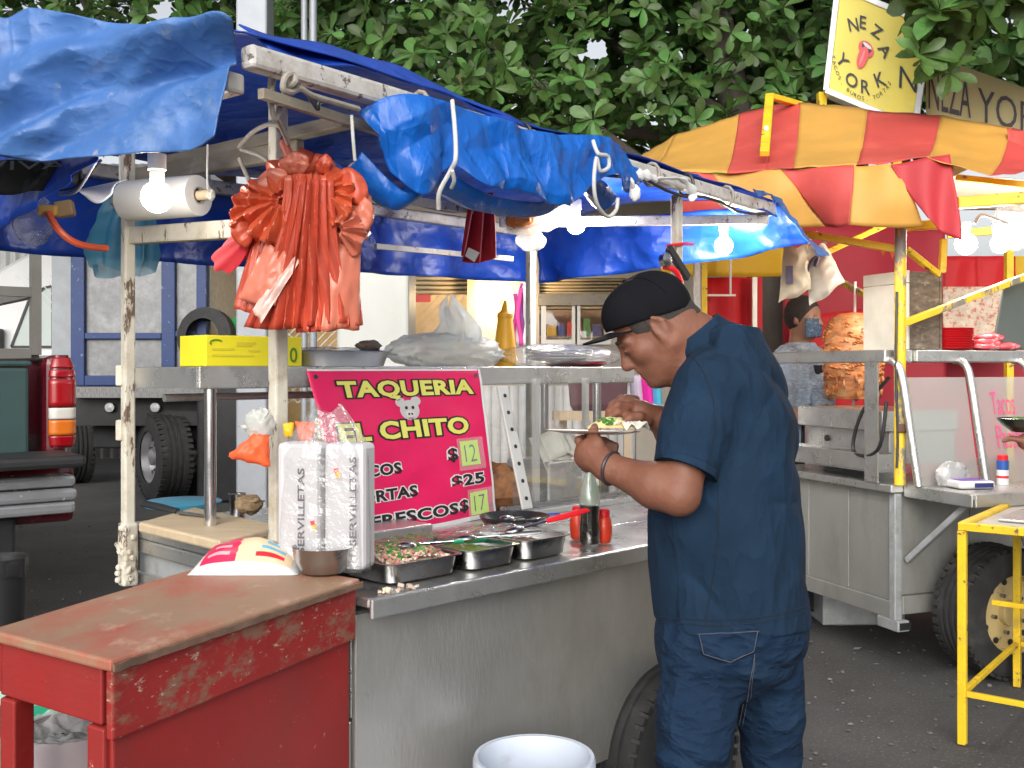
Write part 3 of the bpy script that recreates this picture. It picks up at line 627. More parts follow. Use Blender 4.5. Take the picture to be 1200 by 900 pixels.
def crumple(p, seed=0.0):        # sharp-edged facets of a stiff sheet that has been folded many times
    s = 0.0; q = V(p)
    for i in range(6):
        a = seed*2.3+i*1.9; d = V((math.cos(a), 0.5*math.sin(a*1.7), math.sin(a))); f = (3.1,4.7,6.3,8.9,12.5,17.0)[i]
        x = (q.dot(d)*f + 0.9*nz(q, 2.2, seed+i) + seed) % 1.0; t = abs(2*x-1); k = max(0.0, min(1.0, 0.5+1.6*nz(q, 2.0, seed+i*3.1)))
        s += (0.016,0.012,0.009,0.006,0.0035,0.0025)[i]*t*k
    return s*1.6
# big faded sheet hung over the left end of the roof (its folds run diagonally)
top = [pix(-90,40,2.55), pix(0,38,2.45), pix(42,15,2.40), pix(130,30,2.32), pix(200,38,2.25), pix(281,47,2.14)]
bot = [pix(-90,192,2.45), pix(0,190,2.38), pix(80,187,2.32), pix(170,182,2.25), pix(225,178,2.20), pix(256,164,2.14)]
def fA(u, v, p):
    d = V((0.1,-1,0.25)); w = 0
    w += 0.05*math.exp(-((v-0.62+0.75*(u-0.1))/0.10)**2)*(0.4+u)               # long diagonal folds
    w -= 0.035*math.exp(-((v-0.85+0.75*(u-0.1))/0.09)**2)
    w += 0.03*math.exp(-((v-1.25+1.3*u)/0.07)**2) - 0.02*math.exp(-((v-1.42+1.3*u)/0.08)**2)
    w += 0.045*math.exp(-((u-0.22)/0.05)**2)*(1-v) - 0.03*math.exp(-((u-0.16)**2+(v-0.62)**2)/0.004)
    return d*(w*0.9) + creases(p, V((0,-1,0)), 0.75, 2.6, 1.0, (1,0.6,1)) 
solo(cloth(top, bot, 150, 72, fA), 'tarpaulin', TARPL, 'faded blue tarp with diagonal folds draped over the left end of the cart roof', 'tarpaulin', smooth=True, solid=0.003, sharp=25)
# roof sheet seen from below, sagging between the pipes
A, B, C_, D = FP0+UP*0.05, FP1+UP*0.045+fd*0.1, FB1+UP*0.05+fd*0.1, FB0+UP*0.05
def fR(u, v):
    p = lerp(lerp(A, B, u), lerp(D, C_, u), v); h = 0.10*math.sin(math.pi*v)*(1-0.45*u)
    h += 0.05*math.exp(-((v-0.08)/0.07)**2)*math.sin(math.pi*min(1,u*1.5))*max(0, 1-u*1.6)
    return p + UP*(h - 0.03*abs(math.sin(u*math.pi*3))*math.sin(math.pi*v) + 0.02*nz(p,3,2))
solo(MB().grid(fR, 60, 30), 'tarpaulin', TARP, 'dark blue tarp roof stretched over the taco cart frame', 'tarpaulin', smooth=True, solid=0.003, sharp=60)
# fold of the roof sheet lying over the front pipe
top = [FP0+fd*0.06+UP*0.10+fback*0.1, FP0.lerp(FP1,0.2)+UP*0.125+fback*0.1, FP0.lerp(FP1,0.36)+UP*0.085+fback*0.08, FP0.lerp(FP1,0.6)+UP*0.06+fback*0.05, FP1+UP*0.05]
bot = [p + V((0,0,-0.07)) - fback*(0.10 if i < 3 else 0.03) for i, p in enumerate(top)]
solo(cloth(top, bot, 60, 8, lambda u, v, p: UP*0.02*nz(p,6,5)+fback*0.02*nz(p,9,1)), 'tarpaulin', TARP, 'blue tarp edge folded over the top of the white front pipe', 'tarpaulin', smooth=True, solid=0.004, sharp=60)
# rear valance
top = [FB0-fd*0.02+UP*0.03, FB0.lerp(FB1,0.3)+UP*0.03, FB0.lerp(FB1,0.65)+UP*0.03, FB1+UP*0.03]
bot = [V((top[0].x,top[0].y,1.765)), V((top[1].x,top[1].y,1.775)), V((top[2].x,top[2].y,1.80)), V((top[3].x,top[3].y,1.82))]
def fV(u, v, p): return fback*(0.03*math.sin(u*38+2*nz(p,2))*v + 0.02*nz(p,4,6)) + creases(p, fback, 0.4, 3.0, 2.0)
solo(cloth(top, bot, 120, 14, fV), 'tarpaulin', TARP, 'dark blue tarp valance hanging along the far side of the cart', 'tarpaulin', smooth=True, solid=0.003, sharp=60)
# left rear return of the valance
top = [FB0+UP*0.02, FB0-fback*0.5+UP*0.0-fd*0.03, FB0-fback*1.0-fd*0.06+UP*0.0]
bot = [V((p.x,p.y,1.79)) for p in top]; bot[2].z = 1.9
solo(cloth(top, bot, 40, 10, fV), 'tarpaulin', TARP, 'dark blue tarp flap behind the paper roll at the left end', 'tarpaulin', smooth=True, solid=0.003, sharp=60)
# right end flap, gathered at the front corner
top = [FB1+UP*0.03, FB1.lerp(FP1,0.35)+UP*0.035, FB1.lerp(FP1,0.7)+UP*0.03, FP1+fd*0.06+UP*0.03]
bot = [V((top[0].x,top[0].y,1.82)), V((top[1].x,top[1].y,1.84)), pix(870,300,top[2].y), pix(945,282,FP1.y)]
solo(cloth(top, bot, 60, 14, lambda u, v, p: E1*(0.03*math.sin(u*22)*v)+creases(p, E1, 0.5, 3.5, 7.0)), 'tarpaulin', TARP, 'blue tarp flap lit by a bulb at the right end of the cart', 'tarpaulin', smooth=True, solid=0.003, sharp=60)
top = [FP1-fd*0.25+UP*0.045, FP1-fd*0.1+UP*0.05, FP1+fd*0.06+UP*0.045, FP1+fd*0.12+fback*0.10+UP*0.04]
bot = [FP1-fd*0.2+UP*0.02, pix(908,236,FP1.y-.02), pix(948,296,FP1.y+0.02), pix(968,300,FP1.y+0.12)]
solo(cloth(top, bot, 40, 22, lambda u, v, p: creases(p, V((0.3,-1,0)), 1.0, 5.0, 8.0)), 'tarpaulin', TARPL, 'blue tarp corner wrapped round the far end of the white front pipe', 'tarpaulin', smooth=True, solid=0.003, sharp=60)
# bright bundle tied up under the front pipe
def along(u): return hit(u, 300, FP0, fback)
def fp(u, v, k=0.0): p = hit(u, v, FP0 - fback*k, fback); return p
top = [fp(412,132,-.05), fp(452,114,0.02), fp(500,121,0.03), fp(560,140,0.03), fp(620,158,0.03), fp(700,166,0.03), fp(742,205,0.0)]
bot = [fp(424,178,-.05), fp(478,226,0.03), fp(525,206,0.05), fp(580,230,0.05), fp(650,236,0.05), fp(700,210,0.04), fp(724,232,0.0)]
def fB(u, v, p):
    w = 0.012*math.sin(math.pi*v)**0.6; a = u*6.0
    # a few broad hanging pleats that fan out from the ties, with smaller creases between
    k = abs(math.sin(a*2.1 + 1.6*v + 1.2*math.sin(a*0.9))); k2 = abs(math.sin(a*5.3 - 2.2*v + 2.0*math.sin(a*1.7+v)))
    tie = math.exp(-((u-0.33)/0.035)**2) + math.exp(-((u-0.86)/0.03)**2)
    q = -fback*(w*(1-0.6*tie) + 0.030*k*v + 0.008*k2*(0.3+v) + 0.02*abs(nz(V((p.x+0.7*p.z,p.y,p.z*0.7)),3.2,2))*(1-0.7*tie) + 1.7*crumple(p,4))
    return q + UP*(0.02*tie*v + 0.012*math.sin(a*4.2+1)*v)
solo(cloth(top, bot, 200, 64, fB), 'tarpaulin', TARPB, 'bright blue crumpled tarp bundle tied beneath the white front pipe', 'tarpaulin', smooth=True, solid=0.004, sharp=22)
bot2 = [p + fback*0.10 - UP*0.01 for p in bot]; top2 = [p + fback*0.14 for p in top]
solo(cloth(bot, bot2, 80, 4, lambda u, v, p: -UP*0.03*math.sin(math.pi*v)), 'tarpaulin', TARPB, 'rolled under side of the bright blue tarp bundle', 'tarpaulin', smooth=True, solid=0.004)
# dark awning lining low at the far left
top = [pix(-60,186,2.55), pix(40,189,2.55), pix(100,190,2.55)]; bot = [pix(-60,228,2.60), pix(30,226,2.60), pix(96,214,2.60)]
DK = mat('black sheet', (0.018,0.02,0.022), 0.5, 0, 0.2, 6, bump=0.2, bscale=20)
lin = solo(cloth(top, bot, 20, 6, lambda u, v, p: V((0,-0.015*math.sin(u*20+v*3),0))), 'lining_sheet', DK, 'black sheet with faint pale lettering under the left tarp', 'sheet', smooth=True, solid=0.003)
# ---- ropes and cords
def lin_(a, b, lift=0.0): return lerp(lerp(top[0],top[2],a), lerp(bot[0],bot[2],a), b) - V((0, 0.03+lift, 0))
part_mb = text_fit('VIVA', 0.30, 0.92, 0.10, 0.42, lin_, 0.0, 0.002); lo = V(lin['_o'])
tx = link('faint_lettering', mesh_of(part_mb, lo), mat('chalk white', (0.30,0.32,0.34), 0.8), lin)
def cord(name, pts, r, m, label, cat='rope', group=None, n=24): q = MB(); q.tube(curve(pts, n), r, 8); return solo(q, name, m, label, cat, group, smooth=True)
d0 = FP0.y
cord('rope', [pix(322,88,d0+.12), pix(318,115,d0+.10), pix(322,140,d0+.12), pix(331,120,d0+.14), pix(336,95,d0+.1), pix(345,92,d0+.08), pix(349,100,d0+.1), pix(338,105,d0+.12)], 0.006, ROPE, 'grey rope knotted in loops below the roof corner', n=48)
cord('rope', [pix(318,90,d0+.1), pix(316,120,d0+.12), pix(328,146,d0+.2), pix(338,168,d0+.34)], 0.006, ROPE, 'grey rope running from the roof corner to the orange bags')
cord('rope', [pix(280,172,d0+.6), pix(296,155,d0+.5), pix(315,146,d0+.45), pix(330,148,d0+.4)], 0.006, ROPE, 'grey rope lashed round the timber beam')
cord('rope', [pix(333,92,d0+.02), pix(338,100,d0+.0), pix(346,96,d0-.01), pix(344,88,d0+.0), pix(335,90,d0-.02), pix(332,104,d0-.02), pix(341,108,d0), pix(352,104,d0+.02), pix(366,112,d0+.05), pix(392,120,d0+.12), pix(420,128,d0+.2)], 0.007, ROPE, 'thick grey rope knotted to the underside of the front pipe', n=60)
cord('cable', [pix(360,108,d0+.1), pix(372,128,d0+.12), pix(374,120,d0+.12), pix(392,118,d0+.16), pix(410,128,d0+.22)], 0.005, BLACKP, 'short black cable behind the knotted rope', 'cable')
cord('cable', [pix(282,175,d0+.55), pix(305,183,d0+.52), pix(318,195,d0+.5), pix(322,215,d0+.5)], 0.005, ROPE, 'pale cable drooping from the timber beam behind the orange bags', 'cable')
cord('cable', [pix(280,185,d0+.6), pix(292,212,d0+.6), pix(303,236,d0+.58)], 0.006, ROPE, 'straight pale cord beside the paper roll going down to the orange bags', 'cable')
def fpp(u, v, k=0.11): return fp(u, v, k)
cord('cord', [fpp(530,118), fpp(533,150,.15), fpp(534,185,.17), fpp(528,200,.15), fpp(515,225,.12), fpp(514,245,.1)], 0.0055, ROPEW, 'white cord tied round the left of the bright blue bundle')
cord('cord', [fpp(530,200,.16), fpp(532,212,.15), fpp(529,220,.13)], 0.005, ROPEW, 'short loose end of white cord at the blue bundle knot')
cord('cord', [fpp(695,165), fpp(701,180,.13), fpp(712,183,.13), fpp(713,196,.13), fpp(703,200,.13), fpp(699,185,.13), fpp(696,215,.13), fpp(700,240,.12), fpp(712,254,.1), fpp(722,246,.1), fpp(724,232,.1)], 0.006, ROPEW, 'looped white cord at the right end of the bright blue bundle', n=50)
cord('cord', [fpp(412,135,.04), fpp(414,165,.04), fpp(416,188,.03)], 0.004, ROPEW, 'thin white cord at the left edge of the bright blue bundle')
RAGW = mat('white rag', (0.72,0.72,0.72), 0.9, 0, 0.06, 10)
for pts, r, lb in (([fpp(737,215,.075), fpp(745,206,.075), fpp(757,205,.075), fpp(770,210,.075)], [0.022,0.014,0.016,0.010], 'white rag knotted on the front pipe beside the blue bundle'),
               ([fpp(768,210,.06), fpp(790,209,.06), fpp(802,212,.06), fpp(812,226,.06), fpp(810,236,.06)], [0.008,0.007,0.010,0.016,0.008], 'white rag hanging from the front pipe, right of the first')):
    q = MB(); c_ = curve(pts, 14); q.tube(c_, [r[min(len(r)-1, int(i/14*(len(r)-1)+0.5))]*(1+0.3*math.sin(i*2.1)) for i in range(15)], 10, flat=0.55); solo(q, 'rag', RAGW, lb, 'rag', smooth=True)
q = MB(); q.blob(fpp(744,226,.08), (0.018,0.012,0.026), 12, 8, lambda d: 1+.3*nz(d,3)); solo(q, 'rag', RAGW, 'crumpled tail of the white rag below the knot', 'rag', smooth=True)

# ================================================================== bulbs
BULB = emit('lit bulb', (1.0,0.93,0.82), 420); BULB2 = emit('lit stall bulb', (1.0,0.93,0.82), 170); BULB3 = emit('lit roll bulb', (1.0,0.93,0.82), 60)
def bulb(c, label, r=0.038, drop=0.07, dish=False, m_=None):
    t = thing('light_bulb', label, 'light bulb', c, 'bare lit bulbs')
    m = MB(); m.blob(c, (r,r,r), 18, 10); part(m, 'globe', m_ or BULB, t, smooth=True)
    m = MB(); m.lathe([(0.017,r*0.9),(0.018,r*0.9+0.03),(0.022,r*0.9+0.032),(0.022,r*0.9+drop)], c, UP, 16); part(m, 'socket', mat('porcelain', (0.7,0.68,0.62), 0.35), t, smooth=True)
    if dish: m = MB(); m.lathe([(0.022,r*0.9+drop),(0.05,r*0.9+drop+0.006),(0.05,r*0.9+drop+0.014),(0.01,r*0.9+drop+0.016)], c, UP, 18); part(m, 'rose', MATS['porcelain'], t, smooth=True)
    return t
bulb(pix(184,231,2.50), 'lit round bulb glowing in front of the white paper roll', m_=BULB3)
bulb(on_s(675,264,1.75), 'lit round bulb below the right end of the bright blue bundle', 0.036)
bulb(pix(848,288,FP1.y+0.05), 'lit round bulb hanging from the right end of the cart roof above the cap', 0.038, 0.055, True)
# ================================================================== pink banner
PINK = mat('pink vinyl', (0.80,0.012,0.12), 0.42, 0, 0.07, 5, bump=0.08, bscale=12, spec=0.45, fold=(2.5,0.35,0.008,(1,1,1)))
INKY = mat('yellow ink', (0.80,0.78,0.16), 0.5, var=0.04); INKK = mat('black ink', (0.012,0.012,0.014), 0.5, var=0.05); INKW = mat('white ink', (0.80,0.80,0.80), 0.5, var=0.03)
bTL = C1(st(on_t(361,432,0.726))[0], 0.726, ZS1-0.006); bTR = C1(st(on_t(562,432,0.726))[0], 0.726, ZS1-0.006)
bBR = on_t(583,604,0.69); bBL = on_t(396,642,0.64)
def ban(a, b, lift=0.0):
    p = lerp(lerp(bTL, bTR, a), lerp(bBL, bBR, a), b)
    w = 0.006*math.sin(a*9+b*2)*b + 0.012*math.sin(b*math.pi)*(0.5-a) + 0.010*math.sin(b*math.pi*1.0) - 0.010*math.exp(-((a-0.02)**2+(b-.02)**2)/0.01) + 0.004*nz((a*3,b*3,0),2)
    return p - E2*(w + lift)
bn = thing('menu_banner', 'pink vinyl menu banner with yellow and white lettering hung on the cart shelf', 'banner', lerp(bBL,bBR,.5))
part(MB().grid(lambda u,v: ban(u,v), 48, 32), 'vinyl_sheet', PINK, bn, smooth=True, solid=0.001)
def band(a0,a1,b0,b1,lift=0.0014,nu=40,nv=2): return MB().grid(lambda u,v: ban(lerp(a0,a1,u), lerp(b0,b1,v), lift), nu, nv)
part(band(0,1,0.972,1.0), 'white_border', INKW, bn); part(band(0.985,1,0,0.97,nu=2,nv=30), 'white_border', INKW, bn); part(band(0,0.98,0,0.012), 'white_border', INKW, bn)
def words_(txt, a0, a1, b0, b1, ink, rim, bold, grow):
    part(text_fit(txt, a0, a1, b0, b1, ban, bold, 0.0018, grow), 'lettering_rim', rim, bn); part(text_fit(txt, a0, a1, b0, b1, ban, bold, 0.0028), 'lettering', ink, bn)
words_('TAQUERIA', 0.13, 0.935, 0.07, 0.185, INKY, INKK, 0.042, 0.070)
words_('EL CHITO', 0.085, 0.865, 0.315, 0.425, INKY, INKK, 0.042, 0.070)
words_('TACOS', 0.08, 0.41, 0.565, 0.635, INKK, INKW, 0.036, 0.065)
words_('TORTAS', 0.08, 0.49, 0.715, 0.785, INKK, INKW, 0.036, 0.065)
words_('REFRESCOS', 0.05, 0.725, 0.862, 0.935, INKK, INKW, 0.036, 0.065)
words_('$', 0.70, 0.765, 0.51, 0.605, INKK, INKW, 0.03, 0.06); words_('$25', 0.70, 0.93, 0.69, 0.775, INKK, INKW, 0.034, 0.06); words_('$', 0.735, 0.80, 0.85, 0.94, INKK, INKW, 0.03, 0.06)
NEON = mat('neon paper', (0.62,0.90,0.03), 0.7, var=0.04)
for a0, a1, b0, b1, tx in ((0.785,0.915,0.475,0.635,'12'), (0.815,0.945,0.815,0.965,'17')):
    nt_ = part(MB().grid(lambda u,v: ban(lerp(a0,a1,u), lerp(b0,b1,v), 0.0032), 6, 4), 'price_note', NEON, bn)
    part(MB().grid(lambda u,v: ban(lerp(a0-.02,a1+.035,u), lerp(b0-.02,b1+.03,v), 0.0050), 6, 4), 'tape', mat('sticky tape', (0.8,0.8,0.8), 0.2, clear=0.72), nt_)
    part(text_fit(tx, lerp(a0,a1,.2), lerp(a0,a1,.82), lerp(b0,b1,.16), lerp(b0,b1,.86), ban, -0.012, 0.0042), 'handwriting', INKK, nt_)
# simple pig face between the two lines
PIGC = mat('pig pale grey', (0.62,0.60,0.60), 0.5, var=0.06); PIGG = mat('pig grey', (0.34,0.32,0.33), 0.5)
def disc(a, b, ra, rb, lift, n=20, fn=None): return MB().add([ban(a,b,lift)]+[ban(a+ra*math.cos(i*2*math.pi/n)*(fn(i/n) if fn else 1), b+rb*math.sin(i*2*math.pi/n)*(fn(i/n) if fn else 1), lift) for i in range(n)], [(0,1+i,1+(i+1)%n) for i in range(n)])
pg = part(disc(0.512,0.255,0.058,0.062,0.0018), 'pig_face', PIGC, bn)
for a, b in ((0.462,0.205),(0.556,0.20)): part(disc(a,b,0.030,0.030,0.0017,12), 'pig_ear', PIGC, pg)
part(disc(0.512,0.278,0.030,0.022,0.0026,14), 'pig_snout', mat('pig snout', (0.72,0.68,0.68),0.5), pg)
for a, b, r in ((0.492,0.24,0.009),(0.532,0.24,0.009),(0.503,0.279,0.006),(0.521,0.279,0.006)): part(disc(a,b,r,r*1.2,0.0034,10), 'pig_eye' if b < .25 else 'pig_nostril', INKK, pg)
part(disc(0.512,0.306,0.02,0.006,0.0034,10), 'pig_mouth', PIGG, pg)
for a, b in ((0.035,0.045),(0.962,0.045),(0.965,0.93)): m = MB(); m.lathe([(0.0075,0),(0.007,0.003),(0.003,0.003)], ban(a,b,0.001), -E2, 12); part(m, 'eyelet', DSTEEL, bn)

# ================================================================== things on the shelf
def onshelf(u, t): return st(on_t(u, 432, t))[0]
YB_ = mat('yellow carton', (0.82,0.72,0.02), 0.55, 0, 0.05, 6); YBP = mat('dull print', (0.68,0.58,0.03), 0.6); YBG = mat('green print', (0.10,0.25,0.02), 0.6)
s0, s1 = onshelf(241,0.80), onshelf(354,0.80)
bx = thing('yellow_carton', 'small yellow cardboard carton at the left end of the cart shelf', 'box', C1((s0+s1)/2,0.85,ZS1))
zt_ = ZS1+0.088
m = MB(); m.cbox(s0, s1, 0.80, 0.95, ZS1+0.001, zt_); part(m, 'carton', YB_, bx, bevel=0.003)
def car(a, b, lift=0.0): return C1(lerp(s0,s1,a), 0.80-lift-0.0005, lerp(zt_, ZS1, b))
part(text_fit('0', 0.86, 0.945, 0.35, 0.86, car, 0.015, 0.001), 'print', YBG, bx)
part(MB().tube([car(0.10+0.06*math.cos(a), 0.24+0.10*math.sin(a), .001) for a in [i*math.pi/8+2.6 for i in range(9)]], 0.0022, 5), 'print', YBG, bx)
for k,(a,b,w) in enumerate(((0.06,.40,.22),(0.06,.60,.42),(0.3,.2,.2),(0.3,.28,.16),(0.42,.45,.12))):
    part(MB().add([car(a,b,.001),car(a+w,b,.001),car(a+w,b+.07,.001),car(a,b+.07,.001)], [(0,1,2,3)]), 'print', YBP, bx)
# foil tray with brown crumbs
FOIL = mat('aluminium foil', (0.78,0.79,0.78), 0.32, 0.95, 0.08, 12, bump=0.6, bscale=35, bdist=0.01)
a, b = onshelf(358,0.80), onshelf(476,0.80); cc = C1((a+b)/2, 0.90, ZS1+0.001)
ft = thing('foil_tray', 'oval foil tray under clear film on the cart shelf', 'tray', cc)
m = MB(); L_ = (b-a)/2; m.lathe([(0.5,0),(0.86,0.002),(0.93,0.035),(1.0,0.05),(1.03,0.048),(0.90,0.044),(0.84,0.008),(0.001,0.006)], V((0,0,0)), UP, 40, wob=lambda q,j: 1+(0.012*math.sin(q*40) if j in (2,3,4) else 0)); m.v = [cc + E1*v.x*L_ + E2*v.y*0.10 + UP*v.z for v in m.v]; part(m, 'tray', FOIL, ft, smooth=True)
m = MB(); m.blob(cc+UP*0.045, (L_*0.92,0.085,0.018), 30, 12, lambda d: 1+0.12*nz(d,5,1)+0.06*nz(d,14,2), (E1,E2,UP)); part(m, 'film', FILM, ft, smooth=True)
m = MB(); m.blob(C1(onshelf(432,0.86),0.86,ZS1+0.068), (0.045,0.03,0.018), 16, 8, lambda d: 1+0.4*nz(d,4,3), (E1,E2,UP)); solo(m, 'meat_scrap', mat('dark meat', (0.10,0.07,0.055),0.7,bump=.6,bscale=60), 'dark lump of meat lying on the foil tray', 'food', smooth=True)
# milky plastic bag lump with a twisted peak
c = C1((onshelf(482,0.80)+onshelf(596,0.80))/2, 0.88, ZS1); Lb = (onshelf(596,0.80)-onshelf(482,0.80))/2
def bagf(d):
    k = 1+0.22*ridge(d,2.6,2.0)*0.6+0.10*ridge(d,5.5,7.0)+0.05*nz(d,12,1)
    return k
BAGM = mat('white carrier bag', (0.84,0.86,0.83), 0.3, 0, 0.04, 8, bump=0.2, bscale=30, tl=0.5, spec=0.7, bdist=0.01, clear=0.28, fold=(7,0.6,0.015,(1,1,1)))
bg_ = thing('plastic_bag', 'white translucent plastic bag of food slumped on the cart shelf', 'plastic bag', c)
m = MB(); m.blob(c+UP*0.052, (Lb*0.96,0.10,0.062), 56, 34, bagf, (E1,E2,UP)); 
for v in m.v: v.z = max(v.z, ZS1+0.002)
part(m, 'bag', BAGM, bg_, smooth=True, sharp=80)
pk = C1(onshelf(540,0.84),0.86,ZS1+0.085)
m = MB(); m.grid(lambda u,v: pk + (E1*math.cos(u*6.283)*1.25+E2*math.sin(u*6.283))*(0.062*(1-v)**0.75+0.008)*(1+0.30*math.sin(u*6.283*5+v*4)+0.2*math.sin(u*6.283*9+1)) + E1*(0.02*math.sin(v*5)-0.012*v) + UP*(0.145*v*(1+0.18*math.sin(u*6.283*3))), 50, 14, True); part(m, 'bag_top', BAGM, bg_, smooth=True, sharp=80)
# mustard bottle
mu = mat('mustard plastic', (0.85,0.42,0.008), 0.42, var=0.06)
s_ = onshelf(592,0.95); c = C1(s_,0.95,ZS1+0.001); ms = thing('squeeze_bottle', 'tall yellow squeeze bottle with a conical tip on the cart shelf', 'bottle', c)
m = MB(); m.lathe([(0.042,0),(0.043,0.01),(0.041,0.07),(0.035,0.13),(0.030,0.165),(0.029,0.185)], c, UP, 28); part(m, 'bottle', mu, ms, smooth=True)
m = MB(); m.lathe([(0.0305,0.186),(0.0305,0.200),(0.016,0.212),(0.006,0.245),(0.004,0.250)], c, UP, 24); part(m, 'nozzle', mu, ms, smooth=True)
# stack of wrapped plates
a, b = onshelf(612,0.80), onshelf(738,0.80); c = C1((a+b)/2,0.90,ZS1)
ws = thing('wrapped_plates', 'low stack of plates wrapped in clear film at the right end of the cart shelf', 'plates', c)
REDP = mat('red plastic', (0.62,0.012,0.02), 0.35, var=0.08)
for k in range(6):
    m = MB(); m.lathe([(0.05,0),(0.10,0.004),(0.125,0.012),(0.126,0.0145),(0.10,0.007),(0.001,0.003)], c+E1*0.09*(1 if k < 2 else 0)+E1*0.004*math.sin(k*2)+UP*(0.002+0.0105*k), UP, 32); part(m, 'plate', REDP if k == 0 else WHITEP, ws, smooth=True)
m = MB(); m.blob(c+UP*0.042, ((b-a)/2,0.14,0.046), 54, 24, lambda d: 1+0.10*ridge(d,3.0,3)+0.05*nz(d,9,2), (E1,E2,UP)); 
for v in m.v: v.z = max(v.z, ZS1+0.0015)
part(m, 'film', FILM, ws, smooth=True, sharp=80)

# ================================================================== things on the counter
# pans of garnish (rectangular steel inserts with rounded corners)
def rrect(hx, hy, r, n=5):
    pts = []
    for cx, cy, a0 in ((hx-r,hy-r,0),(-hx+r,hy-r,90),(-hx+r,-hy+r,180),(hx-r,-hy+r,270)):
        for k in range(n+1): a = R(a0+90*k/n); pts.append((cx+r*math.cos(a), cy+r*math.sin(a)))
    return pts
def pan(c, hx, hy, h, rot, label, m=DSTEEL, lip=0.010):
    ax = E1*math.cos(rot)+E2*math.sin(rot); ay = -E1*math.sin(rot)+E2*math.cos(rot); mb = MB(); rings = []
    for dx, z in ((-0.016,0),(-0.006,0.006),(0,h-0.004),(lip,h),(lip,h+0.002),(-0.002,h+0.001),(-0.008,0.012),(-0.018,0.005)):
        pts = rrect(hx+dx, hy+dx, 0.035); b = len(mb.v); mb.v += [V(c)+ax*x+ay*y+UP*z for x, y in pts]; rings.append((b, len(pts)))
    for (b0, n), (b1, _) in zip(rings, rings[1:]):
        for k in range(n): mb.f.append((b0+k, b0+(k+1)%n, b1+(k+1)%n, b1+k))
    mb.f.append(tuple(rings[0][0]+k for k in reversed(range(n)))); mb.f.append(tuple(rings[-1][0]+k for k in range(n)))
    return solo(mb, 'garnish_pan', m, label, 'pan', 'steel garnish pans on the counter', smooth=True), ax, ay
CTZ = CT+0.001
def oncnt(u, v, z=CTZ): p = on_z(u, v, z); return V((p.x,p.y,z))
pA_ = C1(0.215, 0.175, CTZ-0.003); pan(pA_, 0.112, 0.105, 0.050, 0.0, 'nearest steel pan heaped with chopped onion and radish beside the red table')
pB_ = C1(0.432, 0.165, CTZ-0.003); pan(pB_, 0.085, 0.105, 0.052, 0.0, 'middle steel garnish pan between two others')
pC_ = C1(0.628, 0.165, CTZ-0.003); pan(pC_, 0.088, 0.105, 0.054, 0.0, 'farthest steel garnish pan with a red handled spoon in it')
ONI = mat('chopped onion', (0.62,0.50,0.40), 0.6, 0, 0.1, 40, island=0.35); RAD = mat('chopped radish', (0.50,0.22,0.18), 0.6, island=0.4); CIL = mat('chopped coriander', (0.06,0.22,0.03), 0.6, island=0.5)
SAL = mat('dark salsa', (0.16,0.05,0.02), 0.35, 0, 0.3, 30, bump=.4, bscale=60); GSAL = mat('green salsa', (0.16,0.22,0.04), 0.3, 0, 0.3, 30, bump=.4, bscale=60)
def heap(c, hx, hy, z0, hgt, n, m, name, label, sz, seed, cat='food'):
    rnd = random.Random(seed); q = MB()
    for i in range(n):
        x, y = rnd.uniform(-1,1), rnd.uniform(-1,1); k = max(0, 1-(x*x+y*y)*0.6); a = rnd.uniform(0,6.3); b = rnd.uniform(-.6,.6); r = sz*rnd.uniform(0.6,1.3)
        X = V((math.cos(a)*math.cos(b), math.sin(a)*math.cos(b), math.sin(b))); Y = X.cross(UP).normalized(); Z = X.cross(Y)
        q.box(V(c)+E1*x*hx+E2*y*hy+UP*(z0+hgt*k+rnd.uniform(-.4,.4)*sz), (r*1.3, r, r*0.7), (X,Y,Z))
    return solo(q, name, m, label, cat, kind='stuff', bevel=sz*0.15)
def mound(c, hx, hy, z, hgt, m, label):
    q = MB(); q.grid(lambda u,v: V(c)+E1*(u*2-1)*hx+E2*(v*2-1)*hy+UP*(z+hgt*max(0,1-((u*2-1)**2+(v*2-1)**2)*0.7)+0.006*nz((u*9,v*9,0),1.5,3)), 20, 16)
    return solo(q, 'salsa', m, label, 'salsa', smooth=True)
mound(pA_, 0.095, 0.088, 0.032, 0.020, ONI, 'bed of pale onion filling the nearest pan'); heap(pA_, 0.088, 0.085, 0.046, 0.020, 650, ONI, 'chopped_onion', 'heap of chopped pale onion in the nearest pan', 0.0065, 1); heap(pA_, 0.088, 0.085, 0.050, 0.020, 220, RAD, 'chopped_radish', 'pink radish bits scattered over the nearest pan', 0.0065, 2); heap(pA_, 0.085, 0.08, 0.052, 0.020, 150, CIL, 'chopped_coriander', 'green coriander bits scattered over the nearest pan', 0.006, 3)
mound(pB_, 0.068, 0.088, 0.032, 0.008, GSAL, 'green salsa filling the middle pan'); mound(pC_, 0.072, 0.088, 0.028, 0.005, SAL, 'dark salsa filling the farthest pan')
heap(C1(0.10,0.04,CTZ-0.003), 0.05, 0.015, 0.004, 0.0, 16, ONI, 'spilt_onion', 'few onion bits spilt on the counter edge near the red table', 0.009, 4)
